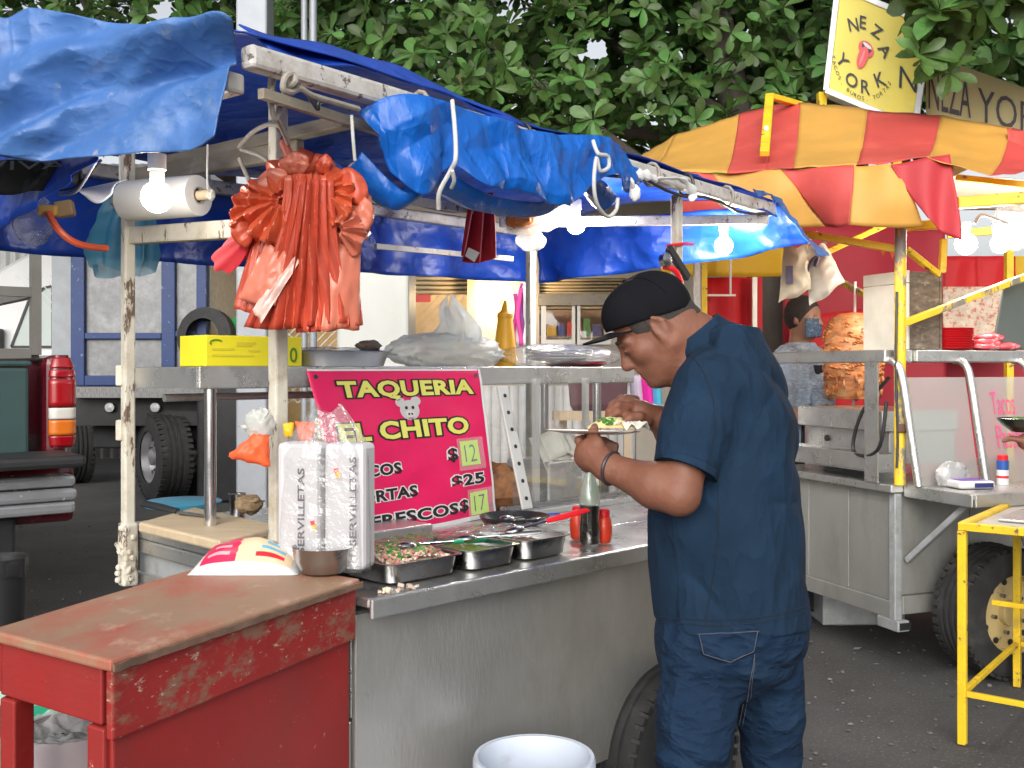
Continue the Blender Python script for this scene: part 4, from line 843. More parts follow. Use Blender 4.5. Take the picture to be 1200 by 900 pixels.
# clear film and foil lying behind the pans
m = MB(); m.grid(lambda u,v: C1(lerp(-0.02,0.92,u), lerp(0.20,0.40,v), CTZ+0.052+0.004*math.sin(v*3.0)-0.02*v+0.012*ridge((u*6,v*2.5,0),1.6,2)+0.006*nz((u*20,v*8,1),1.5)), 70, 20); solo(m, 'plastic_film', FILM, 'crumpled clear film pushed back behind the garnish pans', 'film', smooth=True, sharp=80)
for k, (s_, t_, w, lb) in enumerate(((0.08,0.36,0.13,'garnish pan half hidden under film at the foot of the banner'), (0.40,0.36,0.13,'second garnish pan under film at the foot of the banner'))): pan(C1(s_,t_,CTZ), w, 0.085, 0.03, 0, lb); heap(C1(s_,t_,CTZ), 0.10, 0.06, 0.028, 0.010, 160, (ONI, CIL)[k], ('cucumber_slices','chopped_lettuce')[k], ('pale sliced vegetables in the pan at the foot of the banner','chopped greens in the second pan at the foot of the banner')[k], 0.013, 8+k)
# black bowl with a blue handled spoon
c = C1(0.80,0.36,CTZ); m = MB(); m.lathe([(0.045,0),(0.05,0.002),(0.095,0.045),(0.105,0.062),(0.103,0.064),(0.09,0.045),(0.045,0.008),(0.001,0.006)], c, UP, 32); solo(m, 'black_bowl', mat('black melamine', (0.02,0.02,0.022), 0.25), 'shallow black bowl behind the farthest garnish pan', 'bowl', smooth=True)
def spoon(p, q, w, hm, label, bowl=True):
    p, q = V(p), V(q); t = thing('serving_spoon', label, 'spoon', p); d = (q-p); mid = lerp(p,q,0.42)
    m = MB(); m.tube([mid, lerp(mid,q,.3), lerp(mid,q,.7), q], [w*0.7,w,w,w*0.7], 10, flat=0.5); part(m, 'handle', hm, t, smooth=True)
    m = MB(); m.tube([lerp(p,mid,.25), lerp(p,mid,1.05)], 0.0035, 8); part(m, 'shank', DSTEEL, t, smooth=True)
    x = d.normalized(); y = x.cross(UP).normalized(); m = MB(); m.blob(p, (0.03,0.022,0.010), 16, 8, ax=(x,y,y.cross(x))); part(m, 'bowl', DSTEEL, t, smooth=True); return t
GRN = mat('green plastic', (0.05,0.50,0.33), 0.4); REDH = mat('red handle', (0.75,0.015,0.025), 0.35); BLUH = mat('blue handle', (0.02,0.06,0.65), 0.35)
spoon(C1(0.22,0.15,CTZ+0.070), on_t(598,630,0.20), 0.011, GRN, 'green handled spoon lying across the near garnish pans')
spoon(C1(0.62,0.18,CTZ+0.06), on_t(690,597,0.10), 0.010, REDH, 'red handled spoon sticking up from the farthest garnish pan')
spoon(C1(0.78,0.37,CTZ+0.055), on_t(655,603,0.45), 0.010, BLUH, 'blue handled spoon resting in the black bowl')
spoon(C1(0.44,0.18,CTZ+0.058), C1(0.60,0.06,CTZ+0.070), 0.007, DSTEEL, 'plain steel spoon lying across the middle garnish pan')
# soda bottle and red shakers
BG_ = film('pale green glass', (0.62,0.82,0.66), 0.42, 0.08, 0.05, 4, 0.001); COLA = mat('dark cola', (0.012,0.006,0.005), 0.08)
c = oncnt(691, 638); bo = thing('soda_bottle', 'pale green glass soda bottle half full of dark cola on the counter', 'bottle', c)
pf = [(0.027,0),(0.0305,0.006),(0.0305,0.045),(0.027,0.075),(0.0295,0.105),(0.0305,0.125),(0.028,0.150),(0.020,0.178),(0.0135,0.200),(0.0125,0.212)]
m = MB(); m.lathe(pf[:5]+[(0.030,0.115)], c, UP, 28, cap1=False); part(m, 'base_glass', film('clear bottle glass', (0.5,0.7,0.55), 0.03, 0.05, 0.04, 4, 0.001), bo, smooth=True)
m = MB(); m.lathe([(0.030,0.1155)] + pf[5:] + [(0.0145,0.213),(0.0145,0.222),(0.012,0.223)], c, UP, 28, cap0=False, cap1=False); part(m, 'neck_glass', BG_, bo, smooth=True)
m = MB(); m.lathe([(r-0.002, z+0.003) for r, z in pf[:5]] + [(0.0275,0.112)], c, UP, 26); part(m, 'cola', COLA, bo, smooth=True)
SALS = mat('red salsa plastic', (0.70,0.05,0.018), 0.35, var=0.1)
for k, (u, v, lb) in enumerate(((711,636,'red barrel shaped salsa shaker right of the soda bottle'), (680,632,'red salsa shaker half hidden behind the soda bottle'))):
    c = oncnt(u, v) + E2*0.01; t = thing('salsa_shaker', lb, 'bottle', c, 'red salsa shakers')
    m = MB(); m.lathe([(0.017,0),(0.021,0.006),(0.0235,0.03),(0.0235,0.045),(0.020,0.068),(0.0165,0.074)], c, UP, 24); part(m, 'body', SALS, t, smooth=True)
    m = MB(); m.lathe([(0.0165,0.0745),(0.0165,0.092),(0.012,0.096),(0.001,0.097)], c, UP, 20); part(m, 'cap', REDH, t, smooth=True)
# napkin parcel wrapped in film
PARC = mat('napkin paper wrap', (0.56,0.55,0.57), 0.55, 0, 0.06, 4, bump=0.25, bscale=14)
PZ = 0.942; c = on_z(380, 671, PZ); pk_ = thing('napkin_parcel', 'tall white napkin parcel in clear wrap standing at the end of the red table', 'parcel', c)
pax = (E1*0.93 - E2*0.36).normalized(); pay = V((-pax.y,pax.x,0))
pl0 = on_z(430, 674, PZ); pl1 = on_z(327, 668, PZ)
c = lerp(pl0, pl1, 0.5) + V((0.0,0.04,0)); c.z = PZ; wpx = (pl0-pl1).length; pax = V((pl0.x-pl1.x, pl0.y-pl1.y, 0)).normalized(); pay = V((-pax.y,pax.x,0))
hP = 0.285
for k, (o_, w) in enumerate(((-0.25,0.48),(0.26,0.46))):
    m = MB(); m.box(c+pax*wpx*o_+pay*(0.01*k)+UP*(hP/2+0.005), (wpx*w, 0.07, hP), (pax,pay,UP)); part(m, 'napkin_block', PARC, pk_, bevel=0.012)
def pf_(a, b, lift=0.0): return c + pax*wpx*(a-0.5) - pay*(0.036+lift) + UP*(hP*(1-b)+0.005)
GREYI = mat('grey ink', (0.10,0.09,0.11), 0.6)
def vert_text(txt, a0, a1, b0, b1, ink):
    vs, fs = text_mesh(txt, 1.0, 0.02); x0=min(v.x for v in vs); x1=max(v.x for v in vs); y0=min(v.y for v in vs); y1=max(v.y for v in vs)
    q = MB(); q.add([pf_(lerp(a1,a0,1-(v.y-y0)/(y1-y0)) if False else lerp(a0,a1,(y1-v.y)/(y1-y0)*-1+1), lerp(b1,b0,(v.x-x0)/(x1-x0)), 0.001) for v in vs], fs); part(q, 'lettering', ink, pk_)
vert_text('SERVILLETAS', 0.34, 0.26, 0.20, 0.88, GREYI); vert_text('SERVILLETAS', 0.93, 0.85, 0.10, 0.80, GREYI)
for a, b in ((0.43,0.62),(0.70,0.20)):
    for k, mm in enumerate((REDH, mat('amber ink', (0.8,0.45,0.05), 0.5))):
        q = MB(); q.add([pf_(a-.03+.02*k,b+.03*k,.001+.0004*k), pf_(a+.02+.02*k,b-.01+.03*k,.001+.0004*k), pf_(a+.04+.01*k,b+.03+.03*k,.001+.0004*k), pf_(a-.0+.0*k,b+.05+.02*k,.001+.0004*k)], [(0,1,2,3)]); part(q, 'print_mark', mm, pk_)
m = MB()
def fw_(u, v):
    a = u*2*math.pi; k = 1+0.05*math.sin(a*7+v*3)+0.03*nz((math.cos(a)*2,math.sin(a)*2,v*4),1.8); sq = 1/max(abs(math.cos(a)),abs(math.sin(a)))**0.7
    w = wpx*0.475*k*sq; d_ = 0.043*k*sq; top = max(0,(v-0.70)/0.30); 
    return c + pax*(math.cos(a)*w*(1-0.75*top**1.3)+ 0.03*top*wpx) + pay*(math.sin(a)*d_*(1-0.4*top)) + UP*((hP*1.28)*v*(1+0.03*math.sin(a*2+1)*top)+0.003)
m.grid(fw_, 60, 34, True); part(m, 'wrap', FILM, pk_, smooth=True, sharp=80)
# orange snack bag and small packets tied to the post
ORN = mat('orange crisps', (0.80,0.12,0.035), 0.5, 0, 0.15, 20, bump=0.5, bscale=40); 
hb = thing('snack_bag', 'small orange snack bag tied with white plastic to the front post', 'bag', pix(292,548,2.50))
def pillow(q, th, seed, nu=20, nv=16):
    q = [V(x) for x in q]; n_ = (q[1]-q[0]).cross(q[3]-q[0]).normalized(); mb = MB()
    for sg in (1,-1): mb.grid(lambda u,v: lerp(lerp(q[0],q[1],u), lerp(q[3],q[2],u), v)+n_*sg*th*(max(0,16*u*(1-u)*v*(1-v)))**0.45*(1+0.35*nz((u*3,v*3,seed),1.6,seed))+(lerp(q[0],q[2],.5)-lerp(lerp(q[0],q[1],u), lerp(q[3],q[2],u), v))*0.12*abs(math.sin((u+v)*9+seed))*(abs(u-.5)+abs(v-.5)), nu, nv)
    return mb
part(pillow([pix(298,506,2.5), pix(316,508,2.5), pix(317,549,2.49), pix(262,536,2.49)], 0.022, 2), 'pouch', ORN, hb, smooth=True, sharp=80)
m = MB(); m.blob(pix(304,497,2.51), (0.03,0.022,0.032), 30, 18, lambda d: 1+0.5*ridge(d,3.2,1)*0.7); part(m, 'knot', BAGM, hb, smooth=True, sharp=80)
for k, (u, v) in enumerate(((296,488),(310,484),(288,500))): m = MB(); m.grid(lambda a,b: pix(304,497,2.5)+(pix(u,v,2.5)-pix(304,497,2.5))*b*1.2+V((0.014*(a-.5)*(1+b),0.01*math.sin(a*5+k),0.004*math.sin(a*7))), 6, 5); part(m, 'knot_tail', BAGM, hb, smooth=True, solid=0.001)
fp_ = thing('candy_packet', 'yellow and orange packet hanging beside the front post above the napkins', 'packet', pix(358,552,2.44))
for pts_, mm, nm in (([pix(331,496,2.43),pix(345,494,2.43),pix(343,512,2.42),pix(333,512,2.42)], mu, 'yellow_pouch'), ([pix(345,493,2.43),pix(372,494,2.43),pix(366,520,2.41),pix(352,520,2.41)], ORN, 'orange_pouch'), ([pix(350,519,2.42),pix(364,520,2.42),pix(363,552,2.40),pix(354,552,2.40)], mat('brown sauce', (0.32,0.10,0.02), 0.35, 0, 0.5, 40), 'sauce_pouch')):
    part(pillow(pts_, 0.007, 3, 10, 10), nm, mm, fp_, smooth=True, sharp=80)
# cutting board, knife, tub lid, scourer and cup on the raised step
WOOD = mat('pale board wood', (0.56,0.44,0.29), 0.6, 0, 0.12, 5, (1,6,1), 0.2, 20, (2,14,2), wear=((0.35,0.26,0.16),0.6,0.8,6))
ZB = 0.943
m = MB(); q = [oncnt(162,612,ZB+0.028), oncnt(258,634,ZB+0.028), oncnt(330,616,ZB+0.028), oncnt(228,594,ZB+0.028)]
m.prism([V((p.x,p.y,ZB)) for p in q], UP*0.028); solo(m, 'cutting_board', WOOD, 'pale wooden cutting board on the left end of the cart', 'board', bevel=0.006)
kn = thing('kitchen_knife', 'broad knife with a black handle lying on the cutting board', 'knife', oncnt(205,600,ZB+0.03))
p, q = oncnt(168,590,ZB+0.045), oncnt(208,599,ZB+0.035); m = MB(); m.tube([p, lerp(p,q,.5), q], [0.012,0.013,0.010], 10, flat=0.6); part(m, 'handle', BLACKP, kn, smooth=True)
b = oncnt(258,607,ZB+0.031); w = V((0.012,-0.045,0)); m = MB(); m.prism([q, b, b+w*0.35, q+w], UP*0.003); part(m, 'blade', DSTEEL, kn)
TURQ = mat('turquoise plastic', (0.06,0.28,0.42), 0.4)
c = oncnt(212,588,ZB+0.02)+V((0,0.02,0)); m = MB(); m.lathe([(0.001,0),(0.12,0.001),(0.125,0.014),(0.118,0.018),(0.001,0.020)], V((c.x,c.y,ZB+0.004)), UP, 36); solo(m, 'tub_lid', TURQ, 'round turquoise tub lid behind the knife', 'lid', smooth=True)
m = MB(); c = oncnt(292,600,ZB+0.03); m.blob(c+UP*0.022, (0.042,0.03,0.028), 20, 12, lambda d: 1+.3*nz(d,4,2), (E1,E2,UP)); solo(m, 'scouring_pad', mat('brown scourer', (0.30,0.21,0.12), 0.9, 0, 0.4, 60, bump=1.0, bscale=90), 'brown tangled scouring pad on the cutting board near the post', 'scourer', smooth=True)
rnd = random.Random(9)
sl_ = thing('wire_scourer', 'knot of thin brown wire lying on the scouring pad', 'scourer', c+UP*0.03)
m = MB(); m.tube(curve([c+UP*0.025+V((rnd.uniform(-.04,.04),rnd.uniform(-.03,.03),rnd.uniform(0,.028))) for _ in range(26)], 120), 0.0018, 5); part(m, 'wire', mat('brown wire', (0.35,0.25,0.15),0.5,.4), sl_)
c = on_t(278,596,1.05); c.z = ZB; m = MB(); m.lathe([(0.022,0),(0.026,0.07),(0.0275,0.072),(0.025,0.07),(0.021,0.003),(0.001,0.003)], c, UP, 20); solo(m, 'tin_cup', DSTEEL, 'small shiny tin cup behind the scouring pad', 'cup', smooth=True)
c = C1(0.10, 0.60, ZB); m = MB(); m.grid(lambda u,v: C1(lerp(0.02,0.22,u), lerp(0.46,0.60,v), CTZ+0.045+0.014*ridge((u*4,v*4,0),1.7,3)), 24, 16); solo(m, 'crumpled_foil', FOIL, 'crumpled foil sheet on the counter behind the flour bag', 'foil', smooth=True, sharp=70)

# ================================================================== hanging things
# bunch of orange carrier bags on the front post
OB_ = mat('orange carrier bag', (0.66,0.115,0.055), 0.33, 0, 0.16, 7, bump=0.35, bscale=30, tl=0.28, spec=0.65, bdist=0.01, island=0.16)
OBD_ = mat('paler orange bag', (0.78,0.25,0.16), 0.30, 0, 0.12, 7, bump=0.35, bscale=30, tl=0.3, spec=0.7, bdist=0.01)
OB = OB_; OBD = OBD_
dB = PB.y-0.16
ob = thing('carrier_bag_bunch', 'large bunch of orange carrier bags hanging on the front white post', 'plastic bags', pix(352,392,dB))
apex = [(322,240),(350,235),(395,240)]
def skirt(u, v, lay, n=120):
    """pleated bodies of the bags: narrow at the tie, wide at the hem"""
    x = lerp(lerp(308,404,u), lerp(277,424,u), v**1.15); vb = lerp(362,384,u) if u < .5 else lerp(384,380,(u-.5)*2); vb += 6*math.sin(u*3.0)
    y = lerp(238, vb, v)
    x += -10*math.sin(v*math.pi)*(0.5-u)*0.6
    dd = dB - 0.05*math.sin(math.pi*u)**0.6*(0.5+0.5*v) + lay*0.02
    amp = (0.006+0.013*v)*(0.5+0.5*math.sin(math.pi*u))
    w = abs(math.sin(u*math.pi*13 + 1.2*math.sin(v*3+lay) + lay*1.3 + 2.5*nz((u*5,v*1.2,lay),1.5)))+0.35*abs(math.sin(u*math.pi*41+3*v+lay))
    return pix(x, y, dd) + V((0.004*math.sin(u*60+v*5), -amp*w, 0.004*nz((u*14,v*2,lay),2)))
for lay in range(4): part(MB().grid(lambda u,v: skirt(u, v, lay), 150, 26), 'bag', OB, ob, smooth=True, sharp=60, solid=0.0006)
# flat side panels of the outer bags left and right
def flat(pts, m, bulge=0.02, seed=0, nm='bag'):
    q = [pix(u, v, dB+k) for u, v, k in pts]
    part(MB().grid(lambda a,b: lerp(lerp(q[0],q[1],a), lerp(q[3],q[2],a), b)+V((0,-bulge*math.sin(a*3.1)*math.sin(b*3.1)-0.006*nz((a*4,b*4,seed),1.5,seed),0.003*math.sin(a*9+seed))), 16, 16), nm, m, ob, smooth=True, solid=0.0008)
flat([(312,284,-.06),(342,300,-.08),(322,358,-.09),(278,352,-.05)], OBD, 0.012, 1)
flat([(336,300,-.075),(352,304,-.085),(306,378,-.095),(296,364,-.08)], mat('painted bag highlight', (0.80,0.55,0.48), 0.18, 0, 0.1, 6, spec=0.8, tl=0.2), 0.008, 2)  # pale strip: the bag's glossy highlight is put into the colour
flat([(388,285,-.06),(423,282,-.02),(421,386,-.02),(376,388,-.07)], OBD, 0.015, 3)
def casc(u, v, k):
    x = lerp(lerp(334,382,u)+8*k, lerp(300-14*k,402+6*k,u), v**1.4); y = lerp(206+6*k, 383+4*math.sin(u*5), v); w = tri(u*(9-k)+0.35*math.sin(v*4+k)+0.4*nz((u*4,v*1.5,k),1.5))
    return pix(x, y, dB-0.075-0.012*k+0.05*v) + V((0.003*math.sin(u*40), -(0.010+0.016*v)*w*(0.4+0.6*math.sin(math.pi*u)) - 0.02*math.sin(math.pi*u), 0))
def tri(x): x = x % 1.0; return abs(2*x-1)
for k_ in range(2): part(MB().grid(lambda u,v: casc(u,v,k_), 110, 26), 'bag', OB, ob, smooth=True, sharp=35, solid=0.0008)
# handle flaps: a big ruffled rosette of loops
rnd = random.Random(31)
def flap(u0, v0, ang, L, w, dep, seed, m, sub=False):
    c = pix(u0, v0, dB+dep); d = V((math.cos(ang), 0, -math.sin(ang))); x = V((-d.z,0,d.x)) if True else 0
    side = V((math.sin(ang),0,math.cos(ang))); out = V((0,-1,0))
    def f(a, b):
        t = (a-.5)*2; curl = math.sin(b*math.pi*0.9)
        wd = w*(0.62+0.45*math.sin(b*math.pi*0.62)); ln = L*b*(1-0.28*t*t)
        return c + d*ln + side*(t*wd) + out*(0.020*math.sin(b*math.pi*0.85)*(1-0.35*t*t) + 0.005*abs(math.sin(t*(2+seed%3)+seed))*(0.3+b) + 0.008*nz((a*3,b*3,seed),1.6,seed)) - UP*(0.012*b*b)
    part(MB().grid(f, 12, 8), 'bag_handle', m, ob, smooth=True, solid=0.0008, sharp=70)
k = 0
def tri(x): x = x % 1.0; return abs(2*x-1)
def ruffle(u0, v0, rad, dep, npl, tilt, seed, m, amp=0.020):
    """one bag mouth pulled through the tie: a pleated frill with sharp folds and a ragged rim"""
    c = pix(u0, v0, dB+dep); r0 = rad/F*dB
    def f(a, b):
        th = a*2*math.pi; e = 1+0.22*nz((math.cos(th)*1.4,math.sin(th)*1.4,seed),1.3,seed)+0.10*tri(a*npl*0.5+0.3*seed)
        pl_ = tri(a*npl + 0.5*b*math.sin(seed) + 0.25*nz((math.cos(th)*3,math.sin(th)*3,seed),1.5))-0.5
        rr = r0*e*(0.12+0.88*b); x = math.cos(th)*rr; z = math.sin(th)*rr
        return c + V((x, 0, z*0.9)) + V((0, -0.045*(1-b)**0.8*(1 if b > .15 else .6) - amp*2*pl_*b**0.8 + tilt[0]*x + tilt[1]*z + 0.012*nz((x*20,z*20,seed),1.5), -0.10*rr*b*(1-math.sin(th))))
    part(MB().grid(f, npl*8, 12, True), 'bag_mouth', m, ob, smooth=True, solid=0.0008, sharp=30)
for i, (u0,v0,rad,dep,npl,tl_) in enumerate(((335,262,52,0.03,17,(0.3,-0.2)),(388,250,46,0.025,15,(-0.4,-0.1)),(352,222,50,0.02,16,(0.1,0.35)),(312,248,36,0.0,13,(0.6,0.0)),(372,278,40,0.0,13,(-0.2,-0.5)),(335,238,44,-0.03,14,(0.35,0.25)),(378,228,38,-0.03,13,(-0.4,0.4)),(398,272,30,-0.03,11,(-0.5,-0.3)))):
    ruffle(u0, v0, rad, dep, npl, tl_, i*1.37+0.4, OBD if i % 3 == 1 else OB, 0.012+0.0002*rad)
for u0, v0, a, L, w in ((345,205,-1.5,0.055,0.035),(378,205,-1.35,0.06,0.018),(352,202,-1.75,0.06,0.028),(398,222,-0.3,0.07,0.045),(410,246,0.3,0.06,0.04),(296,262,2.6,0.05,0.035),(330,225,-2.2,0.07,0.04)): flap(u0, v0, a, L, w, -0.03, k, OB if k % 2 else OBD); k += 1
m = MB(); m.tube(curve([pix(333,168,dB+.08), pix(338,180,dB+.02), pix(350,215,dB-.02), pix(352,240,dB-.03)], 10), 0.012, 8); part(m, 'tie', OBD, ob, smooth=True)
# red cloth glove at its left
rg = thing('red_cloth', 'small red rag bundled beside the left of the orange bags', 'cloth', pix(270,320,dB-.01))
m = MB(); m.grid(lambda u,v: pix(lerp(298,262,v),lerp(268,308,v),dB+.0)+ (V((math.cos(u*6.283)*0.72,0,math.sin(u*6.283)*0.69))+V((0,math.sin(u*6.283)*0.4,0)))*(0.010+0.040*math.sin(min(1,v*1.05)*math.pi*0.62)**1.5)*(1+0.14*math.sin(u*6.283*6+v*3))*(1 if v < 0.93 else 0.55), 36, 20, True); part(m, 'rag', mat('red rag', (0.45,0.008,0.018), 0.8, 0, 0.12, 20, bump=.3, bscale=60, sheen=.3), rg, smooth=True)
m = MB(); m.tube(curve([pix(298,270,dB), pix(302,255,dB+.02), pix(304,240,dB+.03)], 8), 0.007, 8); part(m, 'cord', MATS['red rag'], rg, smooth=True)
# red cloth with white label hanging from the inner rail
rc = thing('red_cloth', 'red cloth with a small white label hanging below the bright blue bundle', 'cloth', on_t(558,308,0.88))
def frc(u, v):
    p = on_t(lerp(lerp(551,576,u), lerp(536,578,u), v), lerp(226, lerp(300,302,u)+8*math.sin(u*3.14), v), 0.88); return p - E2*(0.022*math.sin(u*14+v)*(.4+.6*v))
part(MB().grid(frc, 40, 20), 'cloth', MATS['red rag'], rc, smooth=True, solid=0.002)
m = MB(); q = [on_t(549,290,0.85), on_t(562,296,0.85), on_t(556,307,0.85), on_t(545,300,0.85)]; m.add(q, [(0,1,2,3)]); part(m, 'label', PAP, rc, solid=0.001)
# paper roll on a wooden rod
rl = thing('paper_roll', 'big white paper roll on a wooden rod hung behind the left bulb', 'paper roll', pix(195,250,2.80))
a, b = pix(150,236,2.86), pix(233,229,2.76); ax = (b-a).normalized(); rr_ = 0.056
part(MB().lathe([(rr_,0),(rr_*1.01,0.01),(rr_,(b-a).length-0.005),(rr_*0.97,(b-a).length),(rr_*0.42,(b-a).length),(rr_*0.42,0)], a, ax, 40, cap0=False, cap1=False), 'paper', mat('white roll paper', (0.58,0.58,0.57), 0.7, var=0.03), rl, smooth=True)
part(MB().lathe([(rr_*0.42,-0.001),(rr_*0.42,(b-a).length+0.002),(rr_*0.36,(b-a).length+0.002),(rr_*0.36,-0.001)], a, ax, 24, cap0=False, cap1=False), 'core_tube', mat('grey card', (0.3,0.28,0.26), 0.8), rl, smooth=True)
part(MB().tube([a-ax*0.05, b+ax*0.045], 0.0135, 12), 'rod', WOOD, rl, smooth=True)
m = MB(); m.tube(curve([b+ax*0.03+UP*0.014, b+ax*0.028+UP*0.06, b+ax*0.03+UP*0.135], 6), 0.003, 6); part(m, 'hanger_wire', ROPEW, rl)
m = MB(); m.tube(curve([a-ax*0.03+UP*0.014, a-ax*0.03+UP*0.06, a-ax*0.03+UP*0.13], 6), 0.003, 6); part(m, 'hanger_wire', ROPEW, rl)
m = MB(); m.blob(b+ax*0.04, (0.013,0.013,0.016), 10, 8, lambda d: 1+.3*nz(d,5)); part(m, 'knot', ROPEW, rl, smooth=True)
# folded white sheet, light blue bag, plug and orange cable at the left
m = MB(); q = [pix(95,219,2.72), pix(150,211,2.72), pix(133,222,2.62), pix(120,243,2.70), pix(97,230,2.70)]
m.grid(lambda u,v: lerp(lerp(pix(94,222,2.74),pix(150,210,2.74),u), lerp(pix(98,228,2.66),pix(132,226,2.62),u), v)+V((0,-0.03*math.sin(v*3.14),-0.025*math.sin(u*3.14)*v)), 14, 10); solo(m, 'folded_sheet', RAGW, 'folded white plastic sheet left of the bulb under the tarp', 'sheet', smooth=True, solid=0.002)
LB = mat('light blue bag', (0.10,0.38,0.55), 0.3, 0, 0.12, 6, bump=.4, bscale=18, tl=.35, clear=0.25, bdist=.02)
lb = thing('light_blue_bag', 'light blue plastic bag hanging behind the left corner post', 'plastic bag', pix(145,322,3.2))
def flb(u, v):
    c = pix(lerp(150,143,v), lerp(215,318,v), 3.22); w = 0.03+0.065*v**0.6*(1-0.25*max(0,(v-.8)/.2)); return c + V((math.cos(u*6.283)*w*1.15, math.sin(u*6.283)*w*0.6, 0))*(1+0.2*math.sin(u*6.283*7+v*2)+0.12*nz((u*4,v*3,1),2)) + V((0,0,0.02*math.sin(u*6.283*2)*v))
m = MB(); m.grid(flb, 48, 26, True); part(m, 'bag', LB, lb, smooth=True, sharp=70)
pg = thing('extension_plug', 'orange extension cable with a brass coloured plug under the left tarp', 'cable', pix(60,250,2.9))
BRASS = mat('amber plug', (0.62,0.38,0.10), 0.4)
m = MB(); m.box(pix(57,247,2.9), (0.055,0.03,0.03)); part(m, 'plug', BRASS, pg, bevel=0.006)
m = MB(); m.box(pix(76,245,2.92), (0.05,0.04,0.045), (V((.96,.2,.2)).normalized(), V((-.2,.98,0)).normalized(), V((-.2,0,.98)).normalized())); part(m, 'socket', mat('brown tape', (0.35,0.24,0.12), 0.6), pg, bevel=0.006)
m = MB(); m.tube(curve([pix(57,250,2.88), pix(66,266,2.86), pix(82,281,2.88), pix(100,288,2.92), pix(125,291,3.0)], 20), 0.010, 8); part(m, 'cable', mat('orange cable', (0.78,0.13,0.05), 0.4), pg, smooth=True)
m = MB(); m.blob(pix(40,258,2.93), (0.05,0.02,0.06), 22, 16, lambda d: 1+.3*ridge(d,2.5,4)); solo(m, 'clear_bag', FILM, 'small clear plastic bag hanging beside the plug', 'plastic bag', smooth=True, sharp=80)
for k, (p, q) in enumerate(((pix(118,188,2.5), pix(60,222,2.75)), (pix(112,190,2.5), pix(70,228,2.78)))): cord('cable', [p, lerp(p,q,.5)-UP*0.03, q], 0.004, ROPEW if k else BLACKP, ('black','white')[k] + ' thin wire slanting under the left tarp beside the plug', 'cable')
# round white lid and orange striped roll under the roof
m = MB(); c = pix(423,207,2.95); m.lathe([(0.001,0),(0.040,0.002),(0.046,0.008),(0.044,0.012),(0.001,0.010)], c, V((0.25,-1,0.1)), 30); solo(m, 'round_lid', WHITEP, 'round white disc hanging between the orange bags and the blue bundle', 'disc', smooth=True)
rb = thing('rolled_bag', 'rolled white and orange plastic bag stuffed under the roof rail', 'plastic bag', on_t(630,282,1.1))
a, b = on_t(598,262,1.1), on_t(668,250,1.0); m = MB(); m.grid(lambda u,v: lerp(a,b,v)+(E2*math.cos(u*6.283)+UP*math.sin(u*6.283))*0.05*(1+.2*math.sin(u*6.283*5+v*9)+.2*nz((u*3,v*4,0),2))*(0.6+0.4*math.sin(v*3.14)), 30, 18, True); part(m, 'roll', BAGM, rb, smooth=True, sharp=70)
m = MB(); m.blob(on_t(610,258,1.08), (0.06,0.045,0.035), 20, 12, lambda d: 1+.25*nz(d,3,1)); part(m, 'orange_end', mat('orange cloth', (0.72,0.25,0.05), 0.7), rb, smooth=True)
m = MB(); m.blob(on_t(622,282,1.1), (0.05,0.04,0.035), 24, 14, lambda d: 1+.35*ridge(d,3,2)); part(m, 'knot', FILMW, rb, smooth=True, sharp=70)
# bicycle-like clamp with red strap hung on the right post
cl = thing('metal_clip', 'black clip with round metal knob and red strap hung on the right white post', 'clip', on_t(790,330,0.38))
m = MB(); m.bar(on_t(783,290,0.38), on_t(806,326,0.38), 0.02, 0.03); part(m, 'arm', BLACKP, cl, bevel=0.004)
m = MB(); m.lathe([(0.001,0),(0.026,0.0),(0.026,0.02),(0.018,0.024),(0.001,0.024)], on_t(777,305,0.38), -E2, 20); part(m, 'knob', DSTEEL, cl, smooth=True)
m = MB(); m.tube(curve([on_t(782,288,0.40), on_t(800,286,0.40), on_t(812,286,0.42)], 8), 0.006, 8); part(m, 'strap', REDH, cl, smooth=True)
m = MB(); m.tube(curve([on_t(776,312,0.38), on_t(790,316,0.36), on_t(797,328,0.36), on_t(798,338,.36)], 10), 0.010, 8); part(m, 'strap', REDH, cl, smooth=True)
# ================================================================== red wooden table
RED = mat('worn red paint', (0.30,0.018,0.017), 0.5, 0, 0.14, 4, bump=0.25, bscale=22, bstretch=(1,1,3), wear=((0.24,0.03,0.025), 0.42, 0.70, 3, (1,1,0.6)), wear2=((0.50,0.30,0.24), 0.66, 0.69, 30))
REDE = mat('chipped red board', (0.30,0.020,0.018), 0.55, 0, 0.14, 4, bump=0.35, bscale=26, wear=((0.24,0.12,0.08), 0.50, 0.62, 12, (1,1,2.0)), wear2=((0.45,0.32,0.24), 0.60, 0.64, 34, (1,1,2.2)))
def top_mat():
    """paint worn through to bare wood in the middle of the table top; the patch has its own shape"""
    m = mat('worn table top', (0.44,0.05,0.035), 0.5, 0, 0.18, 5, bump=0.2, bscale=24, wear=((0.33,0.20,0.125), 0.30, 0.54, 2.6, (1.6,0.9,1)), wear2=((0.50,0.35,0.25), 0.56, 0.70, 7, (1.5,0.8,1)))
    return m
TZ = 0.94
def tq(u, v): p = on_z(u, v, TZ); return V((p.x, p.y, TZ))
tA, tB, tD = tq(130,774), tq(428,676), tq(-14,738)
tE = tq(213,670); tCc = tD + (tE-tD).normalized()*((tB-tA).length*1.0)
rt = thing('red_table', 'worn red wooden table with bare patched top in the left foreground', 'table', lerp(tA,tCc,.5)*1.0 - UP*TZ)
tB = tB - (tB-tA).normalized()*0.02
m = MB(); m.prism([tA-UP*0.02, tB-UP*0.02, tCc-UP*0.02, tD-UP*0.02], UP*0.02); part(m, 'table_top', top_mat(), rt, bevel=0.005)
ta = (tB-tA).normalized(); tb = (tD-tA).normalized(); nA = V((ta.y,-ta.x,0)); 
